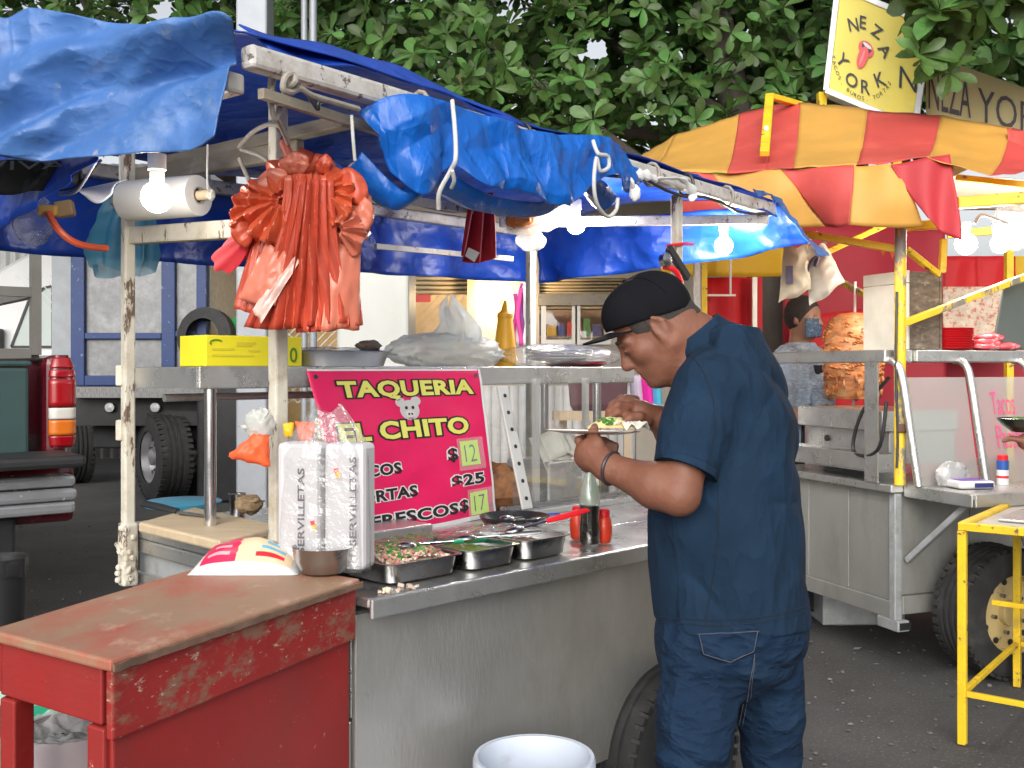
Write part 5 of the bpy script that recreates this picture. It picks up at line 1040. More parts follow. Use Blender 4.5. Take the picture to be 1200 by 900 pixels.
m = MB(); m.grid(lambda u,v: lerp(tA,tB,u)+nA*0.006-UP*(0.006+0.012*v+0.003*nz((u*30,v,0),1)), 60, 2); part(m, 'edge_strip', mat('dark worn edge', (0.17,0.10,0.07), 0.8, 0, 0.4, 14, bump=.5, bscale=40), rt, solid=0.004)
def tp(fa, fb, z): return lerp(lerp(tA,tB,fa), lerp(tD,tCc,fa), fb)*1.0 + UP*(z-TZ)
# front apron board (long side), below it the closing panel
m = MB(); m.prism([tp(0.012,0.02,TZ-0.021), tp(0.995,0.02,TZ-0.021), tp(0.995,0.07,TZ-0.021), tp(0.012,0.07,TZ-0.021)], UP*-0.112); part(m, 'apron', REDE, rt, bevel=0.004)
m = MB(); m.prism([tp(0.03,0.06,TZ-0.135), tp(0.99,0.06,TZ-0.135), tp(0.99,0.10,TZ-0.135), tp(0.03,0.10,TZ-0.135)], UP*-0.68); part(m, 'front_panel', RED, rt, bevel=0.004)
m = MB(); m.prism([tp(0.02,0.12,TZ-0.021), tp(0.065,0.12,TZ-0.021), tp(0.065,0.95,TZ-0.021), tp(0.02,0.95,TZ-0.021)], UP*-0.095); part(m, 'end_apron', RED, rt, bevel=0.004)
m = MB(); m.prism([tp(0.02,0.92,TZ-0.021), tp(0.98,0.92,TZ-0.021), tp(0.98,0.97,TZ-0.021), tp(0.02,0.97,TZ-0.021)], UP*-0.09); part(m, 'back_apron', RED, rt, bevel=0.004)
for fa, fb in ((0.045,0.15),(0.045,0.87),(0.95,0.15),(0.95,0.88)):
    m = MB(); c = tp(fa,fb,0); m.prism([tp(fa-.032,fb-.065,TZ-0.118), tp(fa+.032,fb-.065,TZ-0.118), tp(fa+.032,fb+.065,TZ-0.118), tp(fa-.032,fb+.065,TZ-0.118)], UP*-(TZ-0.118)); part(m, 'leg', RED, rt, bevel=0.004)
# flour bag and steel bowl on it
fb_ = thing('flour_bag', 'plump white plastic bag with red and cream print lying on the red table', 'bag', tq(300,672))
fx = (tq(352,668)-tq(232,668)).normalized(); fy = V((-fx.y,fx.x,0)); c = tq(292,668)+fy*0.02; hw = (tq(352,668)-tq(228,668)).length/2
def bf(u, v, k=1.0):
    a = (u-.5)*2; b = (v-.5)*2; e = max(0,(1-abs(a)**3.0)*(1-abs(b)**2.2))**0.85; return c + fx*hw*a*1.02 + fy*0.085*b + UP*(0.001+0.066*e*k*(1+0.12*nz((u*4,v*4,0),1.5,3)))
PL = mat('white flour film', (0.66,0.66,0.66), 0.25, 0, 0.04, 6, bump=.25, bscale=30, spec=.7)
part(MB().grid(lambda u,v: bf(u,v), 40, 24), 'bag_top', PL, fb_, smooth=True); part(MB().grid(lambda u,v: bf(u,v,0.02), 10, 6), 'bag_base', PL, fb_, smooth=True)
def pr(a0,a1,b0,b1,m,nm,l=0.0012,sk=0.0): part(MB().grid(lambda u,v: bf(lerp(a0,a1,u)+sk*v, lerp(b0,b1,v))+UP*l-fy*0.0006, 16, 10), nm, m, fb_, smooth=True)
MAG = mat('magenta print', (0.65,0.02,0.09), 0.35); CRM = mat('cream print', (0.72,0.55,0.36), 0.4); CYAN = mat('cyan print', (0.12,0.42,0.6), 0.4)
pr(0.10,0.42,0.09,0.80,MAG,'red_print',sk=0.04); pr(0.42,0.93,0.09,0.85,CRM,'cream_print')
for k in range(4): pr(0.60+0.04*k,0.86,0.14+0.10*k,0.19+0.10*k,(REDH,CYAN,CYAN,MAG)[k],'print_line',0.002)
for k in range(2): pr(0.16+.05*k,0.36,0.16+0.12*k,0.21+0.12*k,mat('pink print',(0.75,0.35,0.4),0.4),'print_line',0.002)
c = tq(377,674)+fy*0.02; m = MB(); Rb = 36/F*c.y
m.lathe([(Rb*0.55,0.001),(Rb*0.72,0.006),(Rb*0.94,0.032),(Rb,0.060),(Rb*1.02,0.062),(Rb*0.975,0.060),(Rb*0.91,0.032),(Rb*0.7,0.010),(0.001,0.006)], V((c.x,c.y,TZ)), UP, 40); solo(m, 'steel_bowl', DSTEEL, 'dented steel bowl at the corner of the red table', 'bowl', smooth=True)
# under the table: grey bucket with film, green crate
GREYB = mat('mauve grey plastic', (0.32,0.27,0.29), 0.45, var=0.1); 
def bucket(c, r0, r1, h, m, label, name='bucket', rim=True, wall=0.005):
    t = thing(name, label, 'bucket', c); part(MB().lathe([(r0,0),(r1,h*0.94),(r1*1.0,h),(r1-wall,h),(r0-wall,0.01),(0.001,0.01)], c, UP, 44), 'bucket', m, t, smooth=True)
    if rim: part(MB().lathe([(r1*0.985,h*0.90),(r1*1.045,h*0.90),(r1*1.05,h*0.985),(r1*1.02,h*1.004),(r1-wall,h*1.002)], c, UP, 44, cap0=False, cap1=False), 'rim', m, t, smooth=True)
    return t
c = V((-0.90, 2.02, 0.0)); p = pix(84,852,2.02); c = V((p.x,p.y,0))
bk = bucket(c, 0.085, 0.098, p.z, GREYB, 'mauve grey bucket lined with clear film under the red table')
part(MB().grid(lambda u,v: V((c.x,c.y,p.z))+V((math.cos(u*6.283),math.sin(u*6.283),0))*0.104*(1-v*0.98)*(1+0.02*math.sin(u*50))+UP*(0.006-0.03*math.sin(v*2.5)+0.012*nz((math.cos(u*6.283)*3*(1-v),math.sin(u*6.283)*3*(1-v),v*2),2)), 60, 14, True), 'liner', FILMW, bk, smooth=True, sharp=80)
part(MB().lathe([(0.095,-0.004),(0.095,0.002),(0.001,0.004)], V((c.x+0.03,c.y+0.06,p.z+0.02)), V((0.1,0.3,1)), 30), 'lid', BLACKP, bk, smooth=True)
GC = mat('green crate plastic', (0.02,0.34,0.20), 0.4, var=0.1)
cr = thing('green_crate', 'green plastic crate under the left end of the red table', 'crate', (-1.0,2.25,0))
p = pix(22,812,2.16); x0 = p.x
for k in range(6): z = 0.08+ (p.z-0.08)*k/5.0; m = MB(); m.box((x0+0.02, 2.15, z), (0.30, 0.015, 0.07 if k < 5 else 0.045)); part(m, 'slat', GC if k % 2 == 0 else mat('pale green plastic', (0.30,0.55,0.45), 0.4), cr, bevel=0.004)
for sx in (-0.135,0.175): m = MB(); m.box((x0+sx, 2.165, p.z/2), (0.025,0.012,p.z)); part(m, 'corner_post', GC, cr)
m = MB(); m.box((x0+0.02,2.27,0.03), (0.30,0.22,0.02)); part(m, 'floor', GC, cr)
m = MB(); m.box((x0+0.02,2.385,p.z/2), (0.30,0.012,p.z)); part(m, 'back', GC, cr)
# white bucket in the foreground, black bin at the left
p = pix(626,886,2.34); WB = mat('pale bucket plastic', (0.60,0.66,0.76), 0.45, 0, 0.06, 5, wear=((0.45,0.47,0.52),0.6,0.75,9))
bucket(V((p.x,p.y,0)), 0.115, 0.134, p.z, WB, 'pale bluish white bucket standing in front of the cart')
m = MB(); q = V((p.x,p.y,p.z*0.9)); m.tube(curve([q+V((0.15*math.cos(a), 0.15*math.sin(a), -0.10*math.sin(a*1.0)-0.01)) for a in [-i*math.pi/10 for i in range(11)]], 24), 0.003, 6)
p = pix(-2,656,4.35); BB = mat('black bin', (0.02,0.021,0.023), 0.4)
bk = bucket(V((p.x,p.y,0)), 0.085, 0.112, p.z, BB, 'black bin with a black liner at the left edge of the street', 'litter_bin')
part(MB().grid(lambda u,v: V((p.x,p.y,p.z))+V((math.cos(u*6.283),math.sin(u*6.283),0))*(0.117+0.004*math.sin(u*40))+UP*(0.012-0.07*v+0.012*math.sin(u*31)*v)*1.0, 60, 5, True), 'liner', mat('black liner', (0.03,0.03,0.033), 0.22, bump=.5, bscale=30, spec=.8), bk, smooth=True)
# ================================================================== people: signed distance bodies, one continuous skin each
def surface_nets(Fd, org, h):
    ins = (Fd < 0); s = ins.astype(np.uint8)
    cs = sum(s[i:s.shape[0]-1+i, j:s.shape[1]-1+j, k:s.shape[2]-1+k] for i in (0,1) for j in (0,1) for k in (0,1))
    act = (cs > 0) & (cs < 8); idx = np.argwhere(act); ids = -np.ones(act.shape, np.int32); ids[act] = np.arange(len(idx), dtype=np.int32)
    acc = np.zeros((len(idx),3)); cnt = np.zeros(len(idx)); C8 = [(i,j,k) for i in (0,1) for j in (0,1) for k in (0,1)]
    val = {c: Fd[idx[:,0]+c[0], idx[:,1]+c[1], idx[:,2]+c[2]].astype(float) for c in C8}
    for a in C8:
        for ax in range(3):
            if a[ax] == 0:
                b = list(a); b[ax] = 1; b = tuple(b); fa, fb = val[a], val[b]; m_ = (fa < 0) != (fb < 0); t = np.where(m_, fa/np.where(m_, fa-fb, 1), 0)
                p = np.array(a, float)[None,:].repeat(len(idx), 0); p[:,ax] += t; acc[m_] += p[m_]; cnt[m_] += 1
    P = (idx + acc/cnt[:,None])*h + np.array(org); faces = []
    for ax in range(3):
        sl0 = [slice(None)]*3; sl1 = [slice(None)]*3; sl0[ax] = slice(0,-1); sl1[ax] = slice(1,None)
        a, b = ins[tuple(sl0)], ins[tuple(sl1)]; o1, o2 = [(1,2),(2,0),(0,1)][ax]
        e = np.argwhere(a != b); ok = (e[:,o1] > 0) & (e[:,o2] > 0) & (e[:,o1] < Fd.shape[o1]-1) & (e[:,o2] < Fd.shape[o2]-1); e = e[ok]
        def cid(d1, d2): q = e.copy(); q[:,o1] -= d1; q[:,o2] -= d2; return ids[q[:,0],q[:,1],q[:,2]]
        q = np.stack([cid(1,1), cid(0,1), cid(0,0), cid(1,0)], 1); flip = ~a[e[:,0],e[:,1],e[:,2]]; q[flip] = q[flip][:,::-1]; faces.append(q)
    return P, np.concatenate(faces)
class Field:
    def __init__(s, lo, hi, h):
        s.lo = np.array(lo, float); s.h = h; n = np.ceil((np.array(hi)-s.lo)/h).astype(int)+1; s.n = n; s.F = np.full(n, 0.5, np.float32)
    def sub(s, lo, hi):
        a = np.clip(np.floor((np.array(lo)-s.lo)/s.h).astype(int), 0, s.n); b = np.clip(np.ceil((np.array(hi)-s.lo)/s.h).astype(int)+1, 0, s.n)
        sl = tuple(slice(a[i], b[i]) for i in range(3)); g = [(s.lo[i]+np.arange(a[i], b[i])*s.h).astype(np.float32) for i in range(3)]
        return sl, g[0][:,None,None], g[1][None,:,None], g[2][None,None,:]
    def put(s, sl, d, k=0.0, neg=False):
        A = s.F[sl]
        if A.size == 0: return
        if neg:
            d = -d
            if k > 0: hh = np.maximum(k-np.abs(A-d), 0)/k; s.F[sl] = np.maximum(A, d)+hh*hh*k/4
            else: s.F[sl] = np.maximum(A, d)
        elif k > 0: hh = np.maximum(k-np.abs(A-d), 0)/k; s.F[sl] = np.minimum(A, d)-hh*hh*k/4
        else: s.F[sl] = np.minimum(A, d)
    def cone(s, p, q, r1, r2, k=0.02, neg=False):
        p = np.array(p, float); q = np.array(q, float); r = max(r1, r2)+k+3*s.h; sl, X, Y, Z = s.sub(np.minimum(p,q)-r, np.maximum(p,q)+r)
        d = q-p; L2 = max(1e-9, d@d); t = np.clip(((X-p[0])*d[0]+(Y-p[1])*d[1]+(Z-p[2])*d[2])/L2, 0, 1)
        D = np.sqrt((X-p[0]-t*d[0])**2+(Y-p[1]-t*d[1])**2+(Z-p[2]-t*d[2])**2) - (r1+(r2-r1)*t); s.put(sl, D, k, neg)
    def chain(s, pts, rs, k=0.015):
        for i in range(len(pts)-1): s.cone(pts[i], pts[i+1], rs[i], rs[i+1], k)
    def ell(s, c, rad, ax, k=0.02, neg=False):
        c = np.array(c, float); R_ = max(rad)+k+3*s.h; sl, X, Y, Z = s.sub(c-R_, c+R_); x, y, z = X-c[0], Y-c[1], Z-c[2]; k0 = 0; k1 = 0
        for a, r in zip(ax, rad): q = x*a[0]+y*a[1]+z*a[2]; k0 = k0+(q/r)**2; k1 = k1+(q/(r*r))**2
        k0 = np.sqrt(k0); k1 = np.sqrt(k1)+1e-6; s.put(sl, k0*(k0-1)/k1, k, neg)
    def torso(s, lev, f, l, k=0.03, ext=None, wr=None):
        """lev: (z, x, y, half width, half depth)"""
        lev = sorted(lev); z_ = [q[0] for q in lev]; pad = 0.35; cx = np.mean([q[1] for q in lev]); cy = np.mean([q[2] for q in lev])
        sl, X, Y, Z = s.sub((cx-pad, cy-pad, z_[0]-0.03), (cx+pad, cy+pad, z_[-1]+0.03)); zz = Z[0,0,:]
        def smooth(i):
            v = np.interp(zz, z_, [q[i] for q in lev]); n = max(1, int(0.035/s.h)); ker = np.ones(2*n+1)/(2*n+1); return np.convolve(np.pad(v, n, 'edge'), ker, 'valid')[None,None,:]
        px, py, a, b = smooth(1), smooth(2), smooth(3), smooth(4); x = X-px; y = Y-py; A = x*l[0]+y*l[1]; B = x*f[0]+y*f[1]
        q = (np.abs(A/a)**2.3+np.abs(B/b)**2.3)**(1/2.3); D = (q-1)*np.minimum(a,b)
        D = np.maximum(D, np.maximum(z_[0]-Z, Z-z_[-1]))
        if wr is not None: D = D + wr(X, Y, Z)
        s.put(sl, D.astype(np.float32), k)
    def cut(s, p, n):     # keep the side n points away from
        n = np.array(n, float); n /= np.linalg.norm(n); p = np.array(p, float); g = [(s.lo[i]+np.arange(s.n[i])*s.h).astype(np.float32) for i in range(3)]
        D = (g[0][:,None,None]-p[0])*n[0]+(g[1][None,:,None]-p[1])*n[1]+(g[2][None,None,:]-p[2])*n[2]; s.F = np.maximum(s.F, D)
    def mesh(s, off, it=1):
        P, Q = surface_nets(s.F, s.lo, s.h)
        for _ in range(it):
            acc = np.zeros_like(P); c = np.zeros(len(P))
            for i in range(4):
                a, b = Q[:,i], Q[:,(i+1)%4]; np.add.at(acc, a, P[b]); np.add.at(acc, b, P[a]); np.add.at(c, a, 1); np.add.at(c, b, 1)
            P = P*0.4+0.6*acc/c[:,None]
        me = bpy.data.meshes.new('body'); me.from_pydata((P-np.array(off)).tolist(), [], Q.tolist()); me.polygons.foreach_set('use_smooth', [True]*len(Q)); me.update(); return me
def wrinkle(a, b, c, amp, ph=0.0, e=1.0):
    return lambda X, Y, Z: (amp*(1.2-2.0*np.abs(np.sin(0.5*(a*X+b*Y+c*Z+ph)+0.9*np.sin(0.3*(b*X-a*Y)+0.25*c*Z+ph)+0.5*np.sin(23*X-17*Y+13*Z)))**0.7) * np.clip(0.35+0.65*np.sin(9*X+7*Y+11*Z*e+ph*2),0,1)).astype(np.float32)
SKIN = mat('tanned skin', (0.200,0.082,0.050), 0.55, 0, 0.10, 9, bump=0.12, bscale=90, sss=0.06, wear=((0.16,0.062,0.038),0.5,0.8,14), wear2=((0.27,0.120,0.080),0.56,0.8,26), spec=0.4, bdist=0.006, fold=(38,0.12,0.004,(1,1,1)))
SKIN2 = mat('light tan skin', (0.36,0.19,0.12), 0.5, 0, 0.08, 9, bump=.1, bscale=90, sss=0.05)
NAVY = mat('navy pique cotton', (0.0085,0.024,0.050), 0.9, 0, 0.16, 5, fold=(5,0.5,0.02,(1.5,1.5,0.7)), bump=0.25, bscale=260, sheen=0.0, spec=0.2, bdist=0.004, wear=((0.013,0.042,0.095),0.5,0.8,3))
DENIM = mat('dark blue denim', (0.0048,0.019,0.048), 0.85, 0, 0.2, 4, fold=(7,0.6,0.02,(1,1,1.6)), bump=0.3, bscale=220, sheen=0.0, spec=0.25, bdist=0.004, wear=((0.012,0.036,0.075),0.5,0.78,5))
STITCH = mat('tan stitching', (0.085,0.09,0.11), 0.8); CAPM = mat('black cap twill', (0.0075,0.0075,0.010), 0.9, 0, 0.2, 6, spec=0.12, bump=0.25, bscale=200, sheen=0.0, bdist=0.004)
HAIRM = mat('cropped dark hair', (0.035,0.028,0.025), 0.7, 0, 0.4, 60, bump=0.6, bscale=240); SHOE = mat('dark shoe', (0.03,0.03,0.03), 0.5)
GROW = 1.0
def P_(u, v, d): return np.array(pix(u, v, d))
# ---- the man eating at the counter
DM = 2.60; fm = np.array([-0.94, 0.34, 0]); lm = np.array([-0.34, -0.94, 0]); up = np.array([0,0,1.0])
base = V(((850-600)/F*DM, DM, 0)); man = thing('person', 'man in navy polo shirt, jeans and black cap eating from a plate at the counter', 'person', base)
off = np.array(base)
hF = np.array([-0.78, 0.06, -0.62]); hF /= np.linalg.norm(hF); hL = np.array([-0.05,-1.0,0.0]); hL -= hF*(hL@hF); hL /= np.linalg.norm(hL); hU = np.cross(hF, hL); hU = hU if hU[2] > 0 else -hU
H0 = P_(768, 386, DM) - hL*0.0
def hp(f, l, u): return H0 + hF*f + hL*l + hU*u
shL, elL, wrL = P_(824,458,2.44), P_(796,580,2.37), P_(712,547,2.475)
shR = shL - lm*0.40; elR = P_(812,560,2.93); wrR = P_(775,492,2.735)
allp = [hp(0.14,0,0), P_(640,470,2.5), P_(960,470,2.6)]
fld = Field((-0.02, 2.16, 0.86), (0.80, 3.05, 1.74), 0.0042)
ax = (hF, hL, hU)
fld.ell(hp(-0.012,0,0.045), (0.100,0.080,0.096), ax, 0.0)
fld.ell(hp(0.032,0,-0.035), (0.066,0.064,0.080), ax, 0.03)
fld.ell(hp(0.055,0,-0.080), (0.040,0.042,0.038), ax, 0.03)
for s_ in (1,-1):
    fld.cone(hp(-0.005,0.060*s_,-0.045), hp(0.062,0.022*s_,-0.104), 0.024, 0.018, 0.03)
    fld.ell(hp(0.062,0.042*s_,-0.022), (0.026,0.026,0.026), ax, 0.02)
    fld.cone(hp(0.092,0.012*s_,0.024), hp(0.078,0.045*s_,0.022), 0.011, 0.010, 0.016)
    fld.ell(hp(0.094,0.030*s_,0.004), (0.012,0.014,0.010), ax, 0.008, True)
    fld.ell(hp(0.084,0.030*s_,0.003), (0.013,0.014,0.011), ax, 0.004)
    fld.ell(hp(0.101,0.014*s_,-0.036), (0.012,0.009,0.009), ax, 0.006)
    fld.ell(hp(-0.006,0.079*s_,-0.002), (0.020,0.010,0.033), (hF*0.95+hL*0.3*s_*-1, hL, hU), 0.004)
    fld.ell(hp(-0.002,0.089*s_,0.004), (0.010,0.006,0.020), ax, 0.003, True)
    fld.cone(hp(-0.022,0.084*s_,0.012), hp(-0.004,0.086*s_,0.030), 0.0055, 0.0055, 0.003); fld.cone(hp(-0.022,0.084*s_,0.012), hp(-0.016,0.083*s_,-0.016), 0.0055, 0.005, 0.003); fld.ell(hp(0.004,0.081*s_,-0.028), (0.009,0.007,0.010), ax, 0.004)
fld.cone(hp(0.092,0,0.012), hp(0.112,0,-0.026), 0.010, 0.0145, 0.012); fld.ell(hp(0.112,0,-0.030), (0.015,0.015,0.012), ax, 0.008)
fld.cone(hp(0.096,-0.016,-0.058), hp(0.096,0.016,-0.058), 0.0085, 0.0085, 0.010); fld.cone(hp(0.092,-0.014,-0.074), hp(0.092,0.014,-0.074), 0.009, 0.009, 0.010)
fld.ell(hp(0.100,0,-0.066), (0.010,0.028,0.0016), ax, 0.002, True)
fld.ell(hp(0.080,0,-0.102), (0.022,0.026,0.018), ax, 0.016)
# neck, shoulders, arms
nb = P_(848,425,DM+0.0); fld.cone(hp(-0.03,0,-0.055), nb, 0.066, 0.072, 0.045); fld.cone(hp(0.02,0,-0.085), nb+np.array([-0.05,0,0.0]), 0.045, 0.06, 0.04)
fld.cone(hp(-0.065,0,-0.03), P_(842,404,DM), 0.045, 0.050, 0.04)
fld.cone(shL, shR, 0.065, 0.065, 0.05); fld.ell(P_(853,520,DM), (0.15,0.16,0.22), (fm,lm,up), 0.05)
fld.chain([shL, lerp(shL,elL,.45), elL], [0.060,0.055,0.045], 0.03); fld.chain([elL, lerp(elL,wrL,.32), wrL], [0.045,0.051,0.0325], 0.025)
fld.chain([shR, elR], [0.06,0.05], 0.03); fld.chain([elR, lerp(elR,wrR,.35), wrR], [0.050,0.050,0.034], 0.025)
# left hand closed on the plate: palm, four fingers curling under, thumb on top
pm = P_(692,531,2.515); pu = np.array([0.05,-0.1,1.0]); fld.cone(wrL, lerp(wrL,pm,.6), 0.034, 0.036, 0.02)
fld.ell(pm, (0.033,0.024,0.040), (np.array([0.94,0.34,0]), np.array([-0.34,0.94,0]), up), 0.022); fld.ell(P_(682,534,2.53), (0.02,0.022,0.030), ((1,0,0),(0,1,0),(0,0,1)), 0.018)
for k in range(4):
    b0 = P_(678+3*k, 516+11*k, 2.535-0.004*k); b1 = P_(690+3*k, 513+8*k, 2.585); b2 = P_(708+2*k, 517+6*k, 2.61); b3 = P_(722-1*k, 522+5*k, 2.60)
    fld.chain([b0,b1,b2,b3], [0.0115,0.0105,0.0098,0.0082], 0.007)
fld.chain([P_(703,540,2.495), P_(700,520,2.50), P_(695,508,2.52), P_(697,500,2.545)], [0.017,0.0145,0.0125,0.0095], 0.010)
# right hand above the plate, fingers pinching downwards
pr_ = P_(753,483,2.715); fld.cone(wrR, pr_, 0.034, 0.030, 0.02); fld.ell(P_(748,481,2.71), (0.040,0.024,0.022), (np.array([-0.93,-0.2,0.3]), np.array([-0.2,0.98,0]), np.array([0.3,0,0.95])), 0.018)
for k, (a, b, c, d) in enumerate((((736,486,2.675),(724,483,2.66),(715,489,2.65),(712,498,2.65)), ((737,476,2.69),(724,474,2.675),(714,482,2.665),(711,494,2.66)), ((740,470,2.715),(728,468,2.71),(717,475,2.70),(713,488,2.69)), ((745,468,2.74),(734,467,2.745),(724,472,2.74),(719,483,2.73)))):
    fld.chain([P_(*a),P_(*b),P_(*c),P_(*d)], [0.0118,0.0108,0.0098,0.0082], 0.006)
fld.chain([P_(757,494,2.69), P_(748,489,2.665), P_(738,491,2.655), P_(730,497,2.65)], [0.017,0.0145,0.0125,0.0095], 0.010)
body = link('body', fld.mesh(off, 1), SKIN, man)
# nails
for p_, n_ in ((P_(697,501,2.533), (0,-1,0.4)), (P_(731,495,2.641), (-0.2,-1,0.5)), (P_(712,496,2.642), (-0.6,-0.8,0.1))):
    m = MB(); n_ = V(n_).normalized(); x = n_.orthogonal().normalized(); m.blob(V(p_), (0.006,0.0075,0.003), 10, 6, ax=(x, n_.cross(x), n_)); part(m, 'nail', mat('nail', (0.48,0.28,0.22), 0.3), body, smooth=True)
for s_ in (1,-1): m = MB(); m.blob(V(hp(0.0905,0.030*s_,0.004)), (0.009,0.010,0.0055), 12, 8, ax=(V(hF),V(hL),V(hU))); part(m, 'eyelid', SKIN, body, smooth=True); m = MB(); m.tube([V(hp(0.0985,0.022*s_,-0.001)), V(hp(0.0995,0.030*s_,-0.003)), V(hp(0.096,0.039*s_,-0.001))], 0.0014, 6); part(m, 'eyelashes', HAIRM, body); m = MB(); m.tube([V(hp(0.099,0.014*s_,0.026)), V(hp(0.0985,0.030*s_,0.033)), V(hp(0.086,0.046*s_,0.027))], [0.003,0.004,0.002], 8); part(m, 'eyebrow', HAIRM, body, smooth=True)
# hair below the cap
fh = Field(H0-0.16, H0+0.16, 0.004); fh.ell(hp(-0.012,0,0.045), (0.1025,0.0825,0.099), ax, 0.0); fh.cone(hp(-0.06,0,0.0), hp(-0.072,0,-0.03), 0.055, 0.048, 0.03)
for p_, n_ in ((hp(0.052,0,0.0), hF), (hp(0.0,0,-0.012), -hU*0.9+hF*0.5), (hp(-0.05,0,-0.035), -hU)): fh.cut(p_, n_)
link('hair', fh.mesh(off, 1), HAIRM, man)
# cap
fc = Field(H0-0.2, H0+0.2, 0.004); cpn = hU*0.93 - hF*0.36; cpn /= np.linalg.norm(cpn)
fc.ell(hp(-0.016,0,0.042), (0.110,0.088,0.100), ax, 0.0); fc.ell(hp(0.03,0,0.070), (0.070,0.076,0.068), ax, 0.03); fc.cut(hp(0.075,0,0.060), -cpn)
cap = link('cap', fc.mesh(off, 1), CAPM, man)
def brim(u, v):
    a = (u-.5)*2.5; w = v; F_ = 0.070*math.cos(a*0.98)+0.028 + 0.070*w*math.cos(a*0.75); L_ = (0.076+0.004*w)*math.sin(a*0.95)
    return V(hp(F_, L_, 0.064-0.030*(L_/0.076)**2 + 0.020*w - 0.012*(1-math.cos(a*.7))))
part(MB().grid(brim, 30, 12), 'brim', CAPM, cap, smooth=True, solid=0.0045)
m = MB(); m.blob(V(hp(-0.016,0,0.143)), (0.008,0.008,0.005), 10, 6); part(m, 'button', CAPM, cap, smooth=True)
for a_ in (0.0, 1.05, 2.1):
    c_, s_ = math.cos(a_), math.sin(a_); pts = [hp(-0.016+0.1112*math.sin(t)*c_, 0.089*math.sin(t)*s_, 0.042+0.1010*math.cos(t)) for t in np.linspace(-1.45,1.45,22)]; pts = [p for p in pts if (p-hp(0.075,0,0.066))@cpn > 0]
    m = MB(); m.tube([V(p) for p in pts], 0.0014, 5); part(m, 'seam', CAPM, cap)
# polo shirt
fs = Field((0.10, 2.15, 0.74), (0.84, 3.06, 1.56), 0.005)
def lev(z, u0, u1, a, y=DM): v = HV+(EYE-z)*F/y; x = ((u0+u1)/2-600)/F*y; hw = (u1-u0)/2/F*y; b = math.sqrt(max(0.004, hw*hw-(a*0.342)**2))/0.94; return (z, x, y, a, b)
L_ = [lev(0.770,768,946,0.200), lev(0.82,767,944,0.202), lev(0.90,764,941,0.208), lev(1.04,761,937,0.214), lev(1.18,767,934,0.214), lev(1.30,776,930,0.212), lev(1.38,794,922,0.205), lev(1.43,806,912,0.19), lev(1.475,822,896,0.13), lev(1.50,832,884,0.09)]
fs.torso(L_, fm, lm, 0.0, wr=lambda X,Y,Z: wrinkle(14,9,26,0.010,0.5)(X,Y,Z)+wrinkle(-30,10,22,0.008,2.0)(X,Y,Z)*np.clip((1.25-Z)*3,0,1))
fs.cone(shL+np.array([0.02,0.03,-0.01]), shR, 0.070, 0.070, 0.06)
slv = lerp(shL,elL,0.72)
f2 = Field((0.10, 2.15, 0.74), (0.84, 3.06, 1.56), 0.005); f2.chain([shL+np.array([0.012,0,0.0]), lerp(shL,elL,.4), lerp(shL,elL,1.05)], [0.078,0.075,0.069], 0.035)
fs.chain([shR, lerp(shR,elR,.9)], [0.080,0.078], 0.05)
fs.cone(P_(850,418,DM), P_(834,406,DM), 0.084, 0.074, 0.04)
# open the garment at sleeve end, hem and neck
g = [(fs.lo[i]+np.arange(fs.n[i])*fs.h) for i in range(3)]; X, Y, Z = g[0][:,None,None], g[1][None,:,None], g[2][None,None,:]
ad = (elL-shL)/np.linalg.norm(elL-shL); ad2 = ad+np.array([-0.12,0,0.0]); sp = lerp(shL,elL,0.76)
Dp = (X-sp[0])*ad2[0]+(Y-sp[1])*ad2[1]+(Z-sp[2])*ad2[2]
f2.F = np.maximum(f2.F, Dp).astype(np.float32); f2.F += wrinkle(20,12,48,0.007,0.8)(X,Y,Z)*(f2.F > -0.2)
hh_ = np.maximum(0.035-np.abs(fs.F-f2.F),0)/0.035; fs.F = (np.minimum(fs.F,f2.F)-hh_*hh_*0.035/4).astype(np.float32)
# creases radiating from the arm pit and running down the back
fs.F += (wrinkle(34,0,-18,0.009,1.0)(X,Y,Z)*np.exp(-((X-0.56)**2+(Z-1.22)**2)/0.03) + 0.007*np.sin(40*X+14*Z)*np.exp(-((X-0.62)**2)/0.004)*np.exp(-((Z-1.12)**2)/0.05)).astype(np.float32)
cn = np.array([-0.62,0.03,0.78]); cc_ = P_(819,402,DM); fs.cut(cc_+cn*0.012, cn)
shirt = link('polo_shirt', fs.mesh(off, 1), NAVY, man)
xn = V((0.78,0,0.62)); cq = V(cc_)-V(cn)*0.006
m = MB(); prof = [(0.98,-0.012),(0.96,0.010),(0.95,0.032),(1.0,0.036),(1.09,0.014),(1.17,-0.018)]
m.lathe([(r*0.083, z) for r, z in prof], cq, V(cn), 44, x=xn, sx=0.98, cap0=False, cap1=False); part(m, 'collar', NAVY, shirt, smooth=True, solid=0.002)
hc = V(sp)-V(ad)*0.004; m = MB(); m.lathe([(0.0715,-0.012),(0.0735,-0.010),(0.0735,0.006),(0.070,0.008)], hc+V((0.003,0,0)), V(ad2).normalized(), 40, cap0=False, cap1=False); part(m, 'sleeve_band', NAVY, shirt, smooth=True, solid=0.002)
sbv = BVHTree.FromPolygons([v.co+base for v in shirt.data.vertices], [tuple(p.vertices) for p in shirt.data.polygons])
def onshirt(u, v, lift=0.0012):
    h = sbv.ray_cast(EYEP, ray(u, v).normalized()); return (h[0]+h[1]*lift) if h[0] is not None else None
DNAVY = mat('navy seam', (0.004,0.012,0.026), 0.9)
